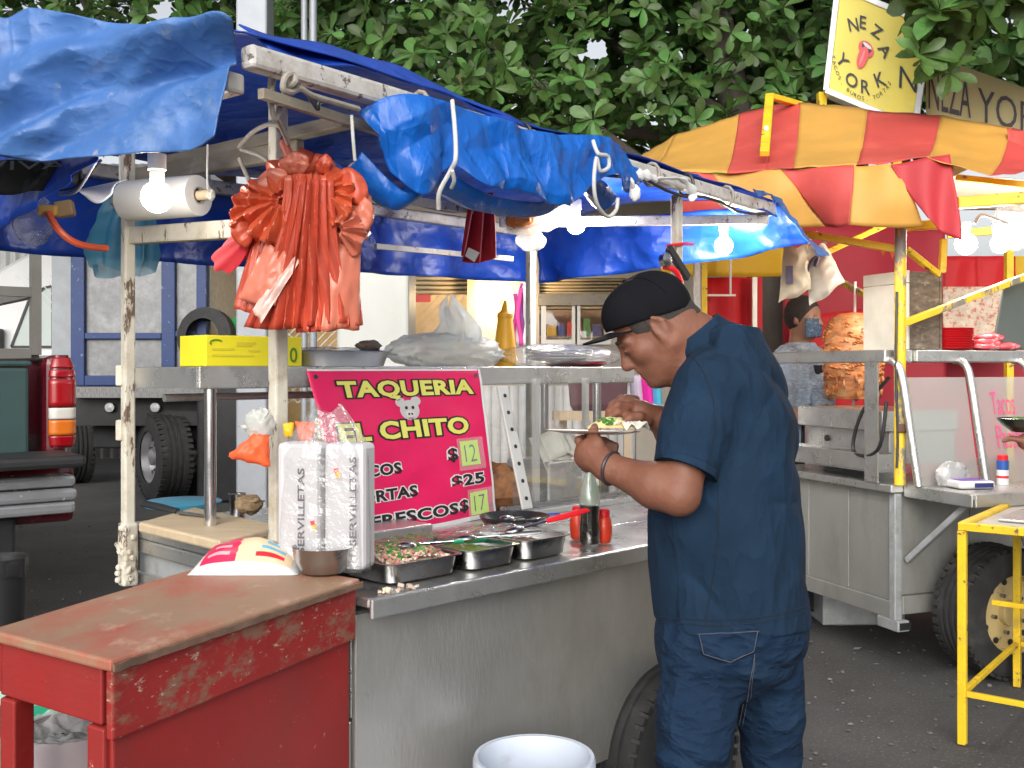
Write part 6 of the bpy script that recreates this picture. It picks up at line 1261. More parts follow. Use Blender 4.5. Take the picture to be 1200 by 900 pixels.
for pts in ([(806,412),(822,432),(834,462),(838,500),(832,535)], [(770,728),(800,731),(840,733),(880,730),(920,724),(944,716)], [(772,722),(800,725),(840,727),(880,724),(920,718),(944,710)], [(838,540),(842,600),(838,660),(826,728)]):
    q = [onshirt(*[c for c in catmull([V((a,b,0)) for a,b in pts], i/40)][:2]) for i in range(41)]; q = [x for x in q if x is not None]
    if len(q) > 3: m = MB(); m.tube(q, 0.0013, 5); part(m, 'seam', DNAVY, shirt)
# jeans
fj = Field((0.20, 2.20, 0.02), (0.86, 3.0, 0.92), 0.0052)
fj.torso([lev(0.60,800,900,0.12), lev(0.66,772,928,0.185), lev(0.72,768,938,0.198), lev(0.80,772,942,0.20), lev(0.88,775,938,0.20)], fm, lm, 0.0)
hL_, kL, aL = P_(822,765,2.53), P_(812,880,2.49), np.array([0.455,2.50,0.06]); hR_, kR, aR = P_(900,768,2.70), P_(904,880,2.74), np.array([0.705,2.76,0.06])
fj.chain([hL_, lerp(hL_,kL,.6), kL, lerp(kL,aL,.5), aL], [0.094,0.090,0.080,0.072,0.066], 0.04); fj.chain([hR_, lerp(hR_,kR,.6), kR, lerp(kR,aR,.5), aR], [0.090,0.085,0.076,0.070,0.066], 0.025)
fj.ell(P_(900,742,2.56), (0.085,0.09,0.10), (fm,lm,up), 0.06)
g = [(fj.lo[i]+np.arange(fj.n[i])*fj.h) for i in range(3)]; X, Y, Z = g[0][:,None,None], g[1][None,:,None], g[2][None,None,:]
fj.F += (wrinkle(10,6,62,0.008,0.3)(X,Y,Z)*np.clip((0.62-Z)*4,0,1) + wrinkle(26,-4,34,0.007,1.1)(X,Y,Z)*np.exp(-((Z-0.64)**2)/0.02)).astype(np.float32)
jeans = link('jeans', fj.mesh(off, 1), DENIM, man)
# back pocket laid on the jeans, found by looking along the cloth
bv = BVHTree.FromPolygons([v.co+base for v in jeans.data.vertices], [tuple(p.vertices) for p in jeans.data.polygons])
def oncloth(u, v, lift=0.003):
    r = ray(u, v).normalized(); h = bv.ray_cast(EYEP, r)
    return (h[0]+h[1]*lift) if h[0] is not None else pix(u, v, DM-0.15)
pk = [(818,741),(889,737),(884,764),(858,776),(823,768)]
def pocket(u, v): t = [lerp(V((818,741,0)),V((889,737,0)),u), lerp(V((823,767,0)),V((884,763,0)),u)+V((0,10*math.sin(u*math.pi),0))]; q = lerp(t[0],t[1],v); return oncloth(q.x,q.y,0.0035)
pc = part(MB().grid(pocket, 16, 8), 'back_pocket', DENIM, jeans, smooth=True, solid=0.003)
def stitch(pts, r=0.0009, nm='stitching', par=None):
    q = []; 
    for i in range(len(pts)-1):
        for k in range(8): q.append(oncloth(lerp(pts[i][0],pts[i+1][0],k/8), lerp(pts[i][1],pts[i+1][1],k/8), 0.0058))
    q.append(oncloth(pts[-1][0],pts[-1][1],0.0058)); m = MB(); m.tube(q, r, 5); part(m, nm, STITCH, par or jeans)
stitch([(820,743),(825,766),(856,775),(883,762),(887,739)], par=pc); stitch([(818,743),(889,739)], par=pc); stitch([(884,765),(876,810),(868,850)]); stitch([(884,768),(879,812),(872,850)], 0.0007)
for c_, q_ in ((aL, 'shoe'), (aR, 'shoe')): m = MB(); m.blob(V(c_)+V(fm)*0.07-UP*0.02, (0.14,0.048,0.05), 24, 12, lambda d: 1.0, (V(fm), V(lm), UP)); [setattr(v,'z',max(0.0,v.z)) for v in m.v]; part(m, 'shoe', SHOE, man, smooth=True)
# bracelet
ad_ = V(wrL-elL).normalized(); c_ = V(lerp(elL,wrL,0.94)); x = ad_.orthogonal().normalized(); y = ad_.cross(x)
m = MB(); m.tube([c_+(x*math.cos(a)+y*math.sin(a))*0.0385+ad_*0.006*math.sin(a) for a in [i*math.pi/14 for i in range(28)]], 0.0048, 8, closed=True); solo(m, 'bracelet', mat('dark bracelet', (0.05,0.045,0.05), 0.4, 0.3), 'dark braided bracelet on the wrist that holds the plate', 'bracelet', smooth=True)
# plate, taco and napkin
c_ = V(P_(695,507,2.60)); pt = V((0.02,0.045,1)).normalized()
pp = solo(MB().lathe([(0.001,-0.004),(0.075,-0.003),(0.118,0.004),(0.121,0.0055),(0.075,0.0),(0.001,-0.001)], c_, pt, 48), 'plate', mat('off white plate', (0.74,0.64,0.55), 0.35), 'thin off white plate held up by the man in the cap', 'plate', smooth=True)
TORT = mat('corn tortilla', (0.72,0.58,0.28), 0.7, 0, 0.15, 20, bump=.3, bscale=50)
m = MB(); c2 = c_+V((0.045,0.01,0.012)); m.grid(lambda u,v: c2+V(((u-.5)*0.12,(v-.5)*0.05,0.026*math.sin(u*3.14)*abs(math.sin(v*3.14))**.5)), 16, 14); solo(m, 'taco', TORT, 'small corn taco on the plate between the fingers', 'taco', smooth=True, solid=0.003)
heap(V((c2.x,c2.y,c2.z)), 0.035, 0.02, 0.012, 0.012, 40, CIL, 'taco_filling', 'green and pale filling spilling from the taco on the plate', 0.008, 21)
m = MB(); c3 = c_+V((0.095,0.0,0.012)); m.grid(lambda u,v: c3+V(((u-.5)*0.09,(v-.5)*0.06,0.018*ridge((u*3,v*3,0),1.5,2))), 14, 10); solo(m, 'paper_napkin', PAP, 'crumpled napkin beside the taco on the held plate', 'napkin', smooth=True, sharp=70)
# ---- a simpler standing figure for the vendor and the customer at the right edge
def figure(label, x, y, f, shirt_m, trouser_m, joints, hgt=1.68, h=0.008, hair=True, apron=None, mask=None, skin=SKIN2):
    f = np.array([*f,0.0]); f /= np.linalg.norm(f); l = np.array([-f[1],f[0],0]); b = V((x,y,0)); t = thing('person', label, 'person', b); o_ = np.array(b); k = hgt/1.7
    def q(a, s, z): return o_+f*a*k+l*s*k+up*z*k
    Fd = Field(q(0,0,0.02)-0.75, q(0,0,1.75)+0.7, h); hx = (f,l,up)
    Fd.ell(q(0.02,0,1.60), (0.098*k,0.078*k,0.105*k), hx, 0); Fd.ell(q(0.05,0,1.535), (0.062*k,0.06*k,0.075*k), hx, 0.03); Fd.cone(q(0.112,0,1.585), q(0.128,0,1.555), 0.010, 0.014, 0.012)
    for s_ in (1,-1): Fd.ell(q(0.01,0.08*s_,1.575), (0.018,0.010,0.03), hx, 0.005); Fd.ell(q(0.108,0.03*s_,1.595), (0.014,0.014,0.010), hx, 0.006, True)
    Fd.cone(q(0.0,0,1.52), q(-0.02,0,1.40), 0.056, 0.062, 0.03); Fd.ell(q(0,0,1.20), (0.10,0.15,0.2), hx, 0.05)
    arms = []
    for s_, (e, w, hd) in zip((1,-1), joints):
        e, w, hd = np.array(e,float), np.array(w,float), np.array(hd,float); S = q(0,0.185*s_,1.37); arms.append((S,e,w)); Fd.chain([S,e,w], [0.052,0.045,0.030], 0.02); Fd.cone(w, hd, 0.030, 0.033, 0.02)
        d = (hd-w)/max(1e-6,np.linalg.norm(hd-w)); sd = np.cross(d, up); sd /= max(1e-6,np.linalg.norm(sd)); 
        for j in range(4): b0 = hd+sd*(j-1.5)*0.017+d*0.02; Fd.chain([b0, b0+d*0.038-up*0.004, b0+d*0.06-up*0.022], [0.0105,0.0098,0.0085], 0.004)
        Fd.chain([w+d*0.03+sd*0.03*s_, hd+sd*0.047*s_+d*0.01, hd+sd*0.045*s_+d*0.035], [0.014,0.0125,0.010], 0.008)
    link('body', Fd.mesh(o_, 1), skin, t)
    S_ = Field(q(0,0,0.8)-0.55, q(0,0,1.5)+0.4, h)
    S_.torso([(z*k, *(o_[:2]), a*k, d_*k) for z, a, d_ in ((0.86,0.185,0.13),(0.98,0.175,0.125),(1.15,0.18,0.125),(1.30,0.20,0.13),(1.40,0.17,0.09),(1.45,0.09,0.07))], f, l, 0)
    for S,e,w in arms: S_.chain([S, lerp(S,e,0.85)], [0.072,0.066], 0.04)
    g = [(S_.lo[i]+np.arange(S_.n[i])*S_.h) for i in range(3)]; S_.F += wrinkle(25,18,30,0.006,1.7)(g[0][:,None,None],g[1][None,:,None],g[2][None,None,:])
    link('shirt', S_.mesh(o_, 1), shirt_m, t)
    J = Field(q(0,0,0.04)-0.4, q(0,0,0.92)+0.4, 0.010)
    J.torso([(z*k, *(o_[:2]), a*k, d_*k) for z, a, d_ in ((0.74,0.165,0.12),(0.82,0.175,0.13),(0.92,0.172,0.125))], f, l, 0)
    for s_ in (1,-1): J.chain([q(0,0.085*s_,0.80), q(0.02,0.09*s_,0.45), q(0,0.09*s_,0.06)], [0.088,0.072,0.058], 0.03)
    link('trousers', J.mesh(o_, 1), trouser_m, t)
    for s_ in (1,-1): m = MB(); m.blob(V(q(0.06,0.09*s_,0.04)), (0.13,0.045,0.045), 18, 10, ax=(V(f),V(l),UP)); [setattr(v,'z',max(0.0,v.z)) for v in m.v]; part(m, 'shoe', SHOE, t, smooth=True)
    if hair:
        Hf = Field(q(0,0,1.6)-0.16, q(0,0,1.6)+0.16, 0.006); Hf.ell(q(0.008,0,1.612), (0.108*k,0.087*k,0.112*k), hx, 0); Hf.cut(q(0.06,0,1.60), f*0.8-up*0.6); link('hair', Hf.mesh(o_, 1), HAIRM, t)
    if mask is not None:
        m = MB(); m.grid(lambda u,v: V(q(0.030+0.094*math.cos((u-.5)*2.3)*(1-0.16*abs(v-.4)), 0.088*math.sin((u-.5)*2.3), 1.585-0.105*v)), 20, 10); part(m, 'face_mask', mask, t, smooth=True, solid=0.003)
    if apron is not None:
        m = MB(); m.grid(lambda u,v: V(q(0.142*math.cos((u-.5)*2.0)+0.004, (0.10+0.09*v)*math.sin((u-.5)*2.0)*1.25, lerp(1.32,0.62,v)))+V((0,0,0)), 20, 20); part(m, 'apron', apron, t, smooth=True, solid=0.003)
    return t
# ================================================================== second stall on the right
cart2 = thing('food_stall_cart', 'dull steel food cart with a yellow corner post on the right', 'food cart', C2(0.8,0.4,0))
m = MB(); m.cbox(0.012, 1.7, 0.012, 0.95, 0.30, 0.83, C2); part(m, 'body', GALV, cart2)
OLDST = mat('dull sheet steel', (0.46,0.46,0.43), 0.48, 0.65, 0.14, 3, (1,1,0.4), 0.12, 60, (3,3,0.3), wear=((0.34,0.33,0.30),0.5,0.8,5,(1,1,0.4)))
for k in range(3): m = MB(); m.cbox(-0.004, 0.011, 0.012+0.315*k, 0.322+0.315*k, 0.33, 0.83, C2); part(m, 'side_sheet', OLDST, cart2, bevel=0.003)
for k in range(4): m = MB(); m.cbox(0.012+0.42*k, 0.428+0.42*k, -0.004, 0.011, 0.36, 0.83, C2); part(m, 'front_sheet', OLDST, cart2, bevel=0.003)
m = MB(); m.cbox(-0.012, 0.03, -0.012, 0.95, 0.25, 0.329, C2); part(m, 'base_rail', OLDST, cart2, bevel=0.004)
m = MB(); m.cbox(0.031, 1.7, -0.012, 0.03, 0.27, 0.355, C2); part(m, 'base_rail', OLDST, cart2, bevel=0.004)
m = MB(); m.cbox(-0.02, 0.045, -0.04, 0.10, 0.20, 0.249, C2); part(m, 'foot_tube', GALV, cart2, bevel=0.003)
m = MB(); m.cbox(-0.010, 0.05, -0.045, -0.0405, 0.208, 0.24, C2); part(m, 'foot_hole', BLACKM, cart2)
m = MB(); m.cbox(-0.02, 0.02, -0.02, 0.02, 0.25, 0.83, C2); part(m, 'corner_angle', GALV, cart2, bevel=0.003)
m = MB(); m.cbox(-0.05, 1.72, -0.03, 0.98, 0.832, 0.87, C2); part(m, 'counter_top', STEEL, cart2, bevel=0.006)
m = MB(); m.cbox(0.03, 1.6, -0.44, -0.032, 0.845, 0.872, C2); part(m, 'folding_shelf', STEEL, cart2, bevel=0.005)
m = MB(); m.cbox(0.03, 1.6, -0.452, -0.4405, 0.815, 0.871, C2); part(m, 'shelf_lip', STEEL, cart2, bevel=0.004)
m = MB(); m.cbox(0.018, 0.0295, -0.44, -0.032, 0.815, 0.871, C2); part(m, 'shelf_lip', STEEL, cart2, bevel=0.004)
m = MB(); m.bar(C2(0.05,-0.02,0.52), C2(0.08,-0.36,0.82), 0.028, 0.028); part(m, 'shelf_strut', GALV, cart2, bevel=0.004)
wheel(cart2, C2(0.44,-0.17,0.295), G2, 0.295, 0.20, mat('cream rim', (0.62,0.48,0.22), 0.5, 0.1, wear=((0.2,0.15,0.1),0.58,0.66,14)))
wheel(cart2, C2(0.44,1.1,0.295), -G2, 0.295, 0.20, MATS['cream rim'])
m = MB(); m.tube([C2(0.44,-0.1,0.295), C2(0.44,1.05,0.295)], 0.03); part(m, 'axle', BLACKM, cart2)
for s_ in (1.5,): m = MB(); m.cbox(s_, s_+0.05, 0.1, 0.15, 0, 0.27, C2); part(m, 'stand', BLACKM, cart2)
m = MB(); m.cbox(0.0, 0.05, 0.85, 0.9, 0, 0.25, C2); part(m, 'stand', BLACKM, cart2)
# post and roof frame
m = MB(); m.tube([C2(-0.005,-0.035,0.87), C2(-0.005,-0.035,1.45), C2(0.0,-0.035,2.08)], 0.026, 14); yp = part(m, 'post', YELPW, cart2, smooth=True)
m = MB(); m.tube(curve([C2(-0.03,-0.045,1.75), C2(-0.04,-0.05,1.4), C2(-0.03,-0.05,1.1), C2(-0.035,-0.05,0.95)], 14), 0.006, 6); part(m, 'cable', BLACKP, cart2, smooth=True)
m = MB(); m.box(C2(0.0,-0.05,1.13), (0.06,0.05,0.04)); part(m, 'post_bolt', mat('rusty bolt',(0.12,0.06,0.04),0.8), cart2, bevel=0.006)
def ybar(p, q, w=0.035, m=YELP): x = MB(); x.bar(p, q, w, w); return part(x, 'roof_bar', m, cart2, bevel=0.004)
ybar(pix(905,268,5.0), pix(1052,292,4.72)); ybar(pix(1052,266,4.72), pix(1118,262,4.6), 0.04); ybar(pix(1062,292,4.75), pix(1100,322,4.85), 0.028); ybar(pix(1104,320,4.86), pix(1106,280,4.86), 0.03)
ybar(pix(960,300,5.3), pix(1045,260,5.3), 0.03); ybar(pix(1122,238,4.5), pix(1260,228,4.4), 0.05); ybar(pix(1110,275,5.6), pix(1260,262,5.4), 0.04); ybar(pix(1120,208,4.9), pix(1250,222,4.7), 0.03)
m = MB(); m.bar(C2(-0.01,-0.04,1.60), pix(1260,302,5.1), 0.04, 0.03); part(m, 'stay', YELPW, cart2, bevel=0.004)
m = MB(); m.bar(pix(985,330,5.9), pix(1026,352,5.6), 0.03); part(m, 'stay', YELPW, cart2)
m = MB(); m.bar(C2(1.6,0.9,0.87), C2(1.6,0.9,2.2), 0.04); part(m, 'post', YELP, cart2)
# eye-level shelf and sneeze guard
m = MB(); m.cbox(-0.06, 0.10, 0.0, 0.98, 1.428, 1.487, C2); part(m, 'shelf', STEEL, cart2, bevel=0.006)
m = MB(); m.cbox(0.102, 1.65, -0.02, 0.36, 1.43, 1.486, C2); part(m, 'shelf', STEEL, cart2, bevel=0.006)
for s_ in (-0.03, 0.36, 0.72, 1.2):
    m = MB(); m.tube(curve([C2(s_,0.02,1.44), C2(s_,-0.03,1.43), C2(s_+.01,-0.065,1.37), C2(s_+.03,-0.10,1.1), C2(s_+.05,-0.125,0.872)], 18), 0.018, 12); part(m, 'guard_tube', STEEL, cart2, smooth=True)
GL2 = film('greasy glass', (0.86,0.91,0.87), 0.33, 0.03, 0.12, 4, 0.004)
for a, b in ((0.0,0.34),(0.38,0.70),(0.74,1.18)):
    m = MB(); m.grid(lambda u,v: C2(lerp(a,b,u)+.03*v, lerp(-0.066,-0.122,v), lerp(1.36,0.873,v)), 1, 1); part(m, 'guard_pane', GL2, cart2, solid=0.005)
m = MB(); m.cbox(-0.06, -0.052, 0.05, 0.14, 0.872, 1.43, C2); part(m, 'shelf_upright', STEEL, cart2); m = MB(); m.cbox(-0.06,-0.03,0.90,0.93,0.872,1.43,C2); part(m, 'shelf_upright', STEEL, cart2)
PKT = mat('pink marker', (0.80,0.10,0.26), 0.6)
def g2(a, b, lift=0.0): return C2(lerp(0.40,0.68,a)+.03*b, lerp(-0.066,-0.122,b)-0.005-lift, lerp(1.36,0.873,b))
mt = solo(text_fit('Tacos', 0.25, 0.75, 0.14, 0.36, g2, 0.0, 0.001), 'painted_lettering', PKT, 'pink brush lettering on the glass guard, upper line', 'lettering'); mt = solo(text_fit('Pastor', 0.28, 0.92, 0.46, 0.68, g2, 0.0, 0.001), 'painted_lettering', PKT, 'pink brush lettering on the glass guard, lower line', 'lettering')
# stove with steel tray and tongs
sv = thing('steel_griddle', 'boxy stainless griddle with a drawer tray at the left end of the right cart', 'griddle', C2(0.25,0.45,0.872))
for s0_, s1_, t0, t1, z0, z1, nm in ((0.04,0.5,0.14,0.80,1.10,1.20,'burner_box'), (0.10,0.5,0.16,0.80,0.94,1.098,'base_box')): m = MB(); m.cbox(s0_,s1_,t0,t1,z0,z1,C2); part(m, nm, STEEL, sv, bevel=0.006)
tray = [(-0.045,0.10,0.10,0.82)]
m = MB(); a0,a1,b0,b1 = -0.045,0.095,0.08,0.84
for q in ((a0,a1,b0,b1,0.915,0.921),(a0,a0+.006,b0,b1,0.922,1.0),(a1-.006,a1,b0,b1,0.922,1.0),(a0+.0065,a1-.0065,b0,b0+.006,0.922,1.0),(a0+.0065,a1-.0065,b1-.006,b1,0.922,1.0)): m.cbox(*q, C2)
part(m, 'drip_tray', STEEL, sv, bevel=0.002)
for b_ in (0.12,0.80): m = MB(); m.cbox(-0.03,0.0,b_-.015,b_+.015,0.872,0.914,C2); part(m, 'foot', DSTEEL, sv)
m = MB(); m.lathe([(0.016,0),(0.016,0.012),(0.001,0.013)], C2(0.099,0.62,1.04), -G1, 14); part(m, 'knob', BLACKP, sv, smooth=True)
for k in range(3): m = MB(); m.tube([C2(0.02,0.30+0.06*k,0.995), C2(0.03,0.5+0.06*k,0.985), C2(0.04,0.62+.05*k,0.96)], 0.006, 8, flat=0.4); solo(m, 'steel_tongs', DSTEEL, ('near','middle','far')[k]+' pair of steel tongs lying in the drip tray of the griddle', 'tongs', 'tongs in the drip tray', smooth=True)
cord('gas_hose', [C2(0.05,0.10,1.36), C2(-0.02,0.20,1.2), C2(-0.03,0.26,1.02), C2(-0.05,0.14,0.99), C2(-0.06,0.03,1.05), C2(-0.05,0.0,1.25)], 0.009, BLACKP, 'black gas hose looping in front of the griddle', 'hose')
# spit of marinated meat
MEAT = mat('marinated pork', (0.78,0.28,0.10), 0.5, 0, 0.45, 14, (1,1,3), 0.7, 26, (1,1,3), wear=((0.88,0.52,0.28),0.50,0.66,16,(1,1,2.5)), spec=.6, bdist=.02)
c = pix(1000,467,5.75); c0 = V((c.x,c.y,0)); zb, ztop = c.z, pix(1000,366,5.75).z; Hh = ztop-zb
sp_ = thing('meat_spit', 'tall orange spit of shaved marinated meat behind the steel shelf', 'meat', V((c.x,c.y,zb)))
rndm = random.Random(4)
prof = [(0.125,0),(0.145,0.1),(0.155,0.35),(0.158,0.6),(0.150,0.8),(0.130,0.91),(0.085,0.98),(0.01,1.0)]
m = MB(); m.lathe([(r_, z_*Hh) for r_, z_ in prof], V((c.x,c.y,zb)), UP, 48); part(m, 'meat_core', MEAT, sp_, smooth=True)
m = MB()
for k in range(420):                                     # ragged shaved slices
    a = rndm.uniform(0,6.283); f_ = rndm.random(); z_ = zb+f_*Hh*0.97; r_ = np.interp(f_, [p[1] for p in prof], [p[0] for p in prof])+0.003; w = rndm.uniform(0.02,0.055); h_ = rndm.uniform(0.006,0.016) if f_ > .25 else rndm.uniform(0.02,0.05); tl_ = rndm.uniform(-.3,.3)
    d = V((math.cos(a),math.sin(a),0)); tt = V((-d.y,d.x,tl_)).normalized()
    if f_ < 0.25: w *= 0.35
    m.grid(lambda u,v: V((c.x,c.y,z_))+d*(r_+0.005*math.sin(v*3.1)+0.006*math.sin(u*5+k)-0.5*((u-.5)*w)**2/0.14)+tt*(u-.5)*w+UP*((v-.5)*h_+0.004*math.sin(u*7+k)), 4, 2)
part(m, 'shaved_slices', MEAT, sp_, smooth=True, kind='stuff', solid=0.002)
m = MB(); m.tube([V((c.x,c.y,zb-0.12)), V((c.x+0.01,c.y,pix(1000,330,5.75).z))], 0.008, 8); part(m, 'skewer', WHITEP, sp_, smooth=True)
m = MB(); m.cbox(0.42,0.95,0.92,1.4,0.872,zb-0.121,C2); m = MB(); m.lathe([(0.20,-0.14),(0.21,-0.12),(0.2,-0.10),(0.001,-0.11)], V((c.x,c.y,zb)), UP, 32); part(m, 'drip_pan', DSTEEL, sp_, smooth=True)
m = MB(); m.box(V((c.x,c.y,(zb-0.14)/2)), (0.45,0.35,zb-0.14)); solo(m, 'spit_stand', GALV, 'grey metal stand carrying the meat spit', 'stand', bevel=0.01)
# white and wood grained box, plates, dark panel on the shelf
wb = thing('burner_shield', 'tall box shield, white in front and brown on its side, on the right shelf', 'box', C2(0.2,0.2,1.487))
m = MB(); m.cbox(0.11,0.125,0.05,0.36,1.488,1.80,C2); part(m, 'white_side', mat('off white board', (0.70,0.67,0.58), 0.6), wb, bevel=0.003); m = MB(); m.cbox(0.11,0.125,0.05,0.36,1.803,1.86,C2); part(m, 'white_lid', MATS['off white board'], wb, bevel=0.003)
m = MB(); m.cbox(0.126,0.30,0.05,0.065,1.488,1.855,C2); part(m, 'brown_side', mat('scorched board', (0.13,0.10,0.075), 0.7, 0, 0.5, 14, (1,1,2.5), 0.4, 30, wear=((0.30,0.25,0.18),0.55,0.66,18,(1,1,2))), wb, bevel=0.003)
m = MB(); m.cbox(0.126,0.30,0.345,0.36,1.488,1.855,C2); part(m, 'back_side', MATS['scorched board'], wb); m = MB(); m.cbox(0.301,0.315,0.05,0.36,1.488,1.855,C2); part(m, 'far_side', MATS['scorched board'], wb)
for k in range(9):
    c = C2(0.42+0.002*math.sin(k), 0.12, 1.487+0.0115*k); m = MB(); m.lathe([(0.06,0),(0.10,0.003),(0.115,0.014),(0.116,0.016),(0.10,0.006),(0.001,0.003)], c, UP, 28); solo(m, 'red_plate', REDP, ('bottom','second lowest','third lowest','fourth lowest','middle','fourth highest','third highest','second highest','topmost')[k]+' red plastic plate in the neat stack beside the brown box', 'plate', 'stacked red plates on the right shelf', smooth=True)
for k, (s_, t_, z_) in enumerate(((0.585,0.06,0),(0.60,0.07,0.022),(0.70,0.05,0),(0.63,0.08,0.045))):
    m = MB(); m.blob(C2(s_,t_,1.487+z_+0.018), (0.07,0.05,0.02), 22, 12, lambda d: 1+.2*ridge(d,3,k), (G1,G2,UP)); solo(m, 'red_parcel', mat('red white film', (0.70,0.08,0.10), 0.3, 0, 0.5, 12, wear=((0.8,0.72,0.7),0.58,0.64,14)), ('left lower','left upper','rightmost','topmost')[k]+' red parcel in shiny film heaped right of the red plates', 'parcel', 'red parcels on the right shelf', smooth=True, sharp=70)
dp = thing('dark_screen', 'dark grey leaning panel at the right edge of the shelf', 'panel', C2(0.9,0.15,1.487))
m = MB(); q = [pix(1162,410,4.95), pix(1240,410,5.15), pix(1240,318,5.2), pix(1176,334,5.0)]; m.prism(q, V((0.02,0.05,0))); part(m, 'panel', mat('dark grey green', (0.10,0.12,0.11), 0.4, 0, 0.08, 3), dp, bevel=0.012)
# things on the folding shelf
pc = thing('napkin_pack', 'purple and white napkin pack lying on the right folding shelf', 'pack', C2(0.2,-0.25,0.873))
c = C2(0.19,-0.25,0.873); ax_ = (G1*0.98-G2*0.18).normalized(); ay_ = V((-ax_.y,ax_.x,0))
m = MB(); m.box(c+UP*0.018, (0.17,0.12,0.034), (ax_,ay_,UP)); part(m, 'pack', WHITEP, pc, bevel=0.010)
m = MB(); m.box(c+UP*0.0362+ay_*0.005, (0.13,0.095,0.0012), (ax_,ay_,UP)); part(m, 'purple_print', mat('purple print', (0.16,0.04,0.42), 0.35), pc, bevel=0.0005)
m = MB(); m.box(c+UP*0.017-ay_*0.0612+ax_*0.03, (0.09,0.0012,0.020), (ax_,ay_,UP)); part(m, 'navy_print', mat('navy print', (0.03,0.04,0.16), 0.4), pc)
m = MB(); c = C2(0.17,-0.17,0.873); m.blob(c+UP*0.045, (0.075,0.035,0.055), 26, 16, lambda d: 1+.3*ridge(d,2.2,3), (G1,G2,UP)); [setattr(v,'z',max(0.874,v.z)) for v in m.v]; solo(m, 'plastic_bag', FILMW, 'limp white plastic bag behind the purple napkin pack', 'plastic bag', smooth=True, sharp=70)
cn_ = thing('spray_can', 'red, blue and white can standing on the right folding shelf', 'can', C2(0.43,-0.2,0.873)); c = C2(0.43,-0.2,0.873)
hh = 0.135; r_ = 0.026
for a, b, mm, nm in ((0,0.22,WHITEP,'white_band'),(0.222,0.30,REDH,'red_band'),(0.302,0.5,WHITEP,'white_band'),(0.502,0.82,mat('can blue',(0.03,0.10,0.38),0.35),'blue_band')): m = MB(); m.lathe([(r_,a*hh),(r_,b*hh)], c, UP, 24); part(m, nm, mm, cn_, smooth=True)
m = MB(); m.lathe([(r_*0.9,0.822*hh),(r_*0.9,0.98*hh),(r_*0.7,hh),(0.001,hh)], c, UP, 20); part(m, 'cap', REDH, cn_, smooth=True)
# hanging carrier bags
for k, (pts, lb, mm) in enumerate((([(918,290),(946,288),(950,340),(912,355)], 'beige carrier bag hanging left of another at the right stall', mat('beige bag', (0.50,0.44,0.33), 0.5, 0, 0.12, 6, bump=.4, bscale=20, bdist=.02, tl=.2)), ([(945,290),(968,286),(990,330),(948,360)], 'white carrier bag with dark print hanging at the right stall', mat('white bag', (0.66,0.63,0.56), 0.45, 0, 0.08, 6, bump=.4, bscale=20, bdist=.02, tl=.2)))):
    t = thing('carrier_bag', lb, 'plastic bag', pix(pts[3][0], pts[3][1], 5.2)); q = [pix(u,v,5.2+.05*k) for u,v in pts]
    def fbag(u, v):
        a = u*2; s_ = 1 if a <= 1 else -1; uu = a if a <= 1 else 2-a; p = lerp(lerp(q[0],q[1],uu), lerp(q[3],q[2],uu), v); return p + V((0, -s_*0.05*math.sin(uu*3.14)*(0.3+v*0.9)*(1-max(0,v-.9)*6), 0.008*math.sin(uu*9+k))) + V((0,-0.012*ridge(p,14,k),0))
    part(MB().grid(fbag, 48, 24, True), 'bag', mm, t, smooth=True, sharp=70)
    part(MB().tube(curve([q[0], lerp(q[0],q[1],.5)+UP*0.07, q[1]], 10), 0.008, 6, flat=.4), 'handle', mm, t, smooth=True)
    if k == 1: part(MB().tube(curve([pix(946,318,5.19),pix(952,305,5.19),pix(958,302,5.19),pix(955,312,5.19)], 12), 0.010, 6), 'print', mat('dark print', (0.06,0.05,0.10), 0.6), t, smooth=True)
    else: part(MB().box(pix(925,322,5.13), (0.035,0.004,0.09)), 'print', MATS['dark print'] if 'dark print' in MATS else mat('dark print', (0.06,0.05,0.10), 0.6), t)
# bulbs of the right stall
bulb(pix(1132,286,5.0), 'lit round bulb left of a second one at the right stall', 0.052, 0.06, False, BULB2); bulb(pix(1172,286,5.1), 'lit round bulb nearest the right edge of the photograph', 0.045, 0.06, False, BULB2)
m = MB(); m.blob(pix(1190,262,5.0), (0.09,0.06,0.10), 28, 16, lambda d: 1+.35*ridge(d,2.8,5)); solo(m, 'plastic_bag', FILM, 'crumpled pale plastic bag hung beside the right bulbs', 'plastic bag', smooth=True, sharp=70)
cord('cord', [pix(1142,262,4.9), pix(1150,252,4.9), pix(1165,256,4.9), pix(1180,262,4.95)], 0.008, ROPEW, 'white cord holding the bulbs of the right stall')
# curtains and back sheets
REDC = mat('red sheet', (0.66,0.010,0.016), 0.6, 0, 0.08, 2, bump=.15, bscale=12, tl=.1); YELC = mat('yellow sheet', (0.80,0.50,0.02), 0.6, 0, 0.06, 3, bump=.15, bscale=12, tl=.15); MARC = mat('maroon sheet', (0.40,0.014,0.032), 0.6, 0, 0.1, 2, bump=.2, bscale=10)
def sheet(name, pts, d, m, label, cat='sheet', wave=0.02, nu=40, nv=16, fr=9):
    q = [pix(u,v,dd) for (u,v),dd in zip(pts, d if isinstance(d,(list,tuple)) else [d]*4)]
    return solo(MB().grid(lambda u,v: lerp(lerp(q[0],q[1],u), lerp(q[3],q[2],u), v)+V((0,wave*math.sin(u*fr+1.5*v)+wave*.6*nz((u*4,v*3,d if not isinstance(d,(list,tuple)) else 1),1.5),0)), nu, nv), name, m, label, cat, smooth=True, solid=0.003)
cs_ = thing('side_curtain', 'red plastic curtain with a yellow top band behind the man in the cap', 'curtain', pix(850,500,6.6))
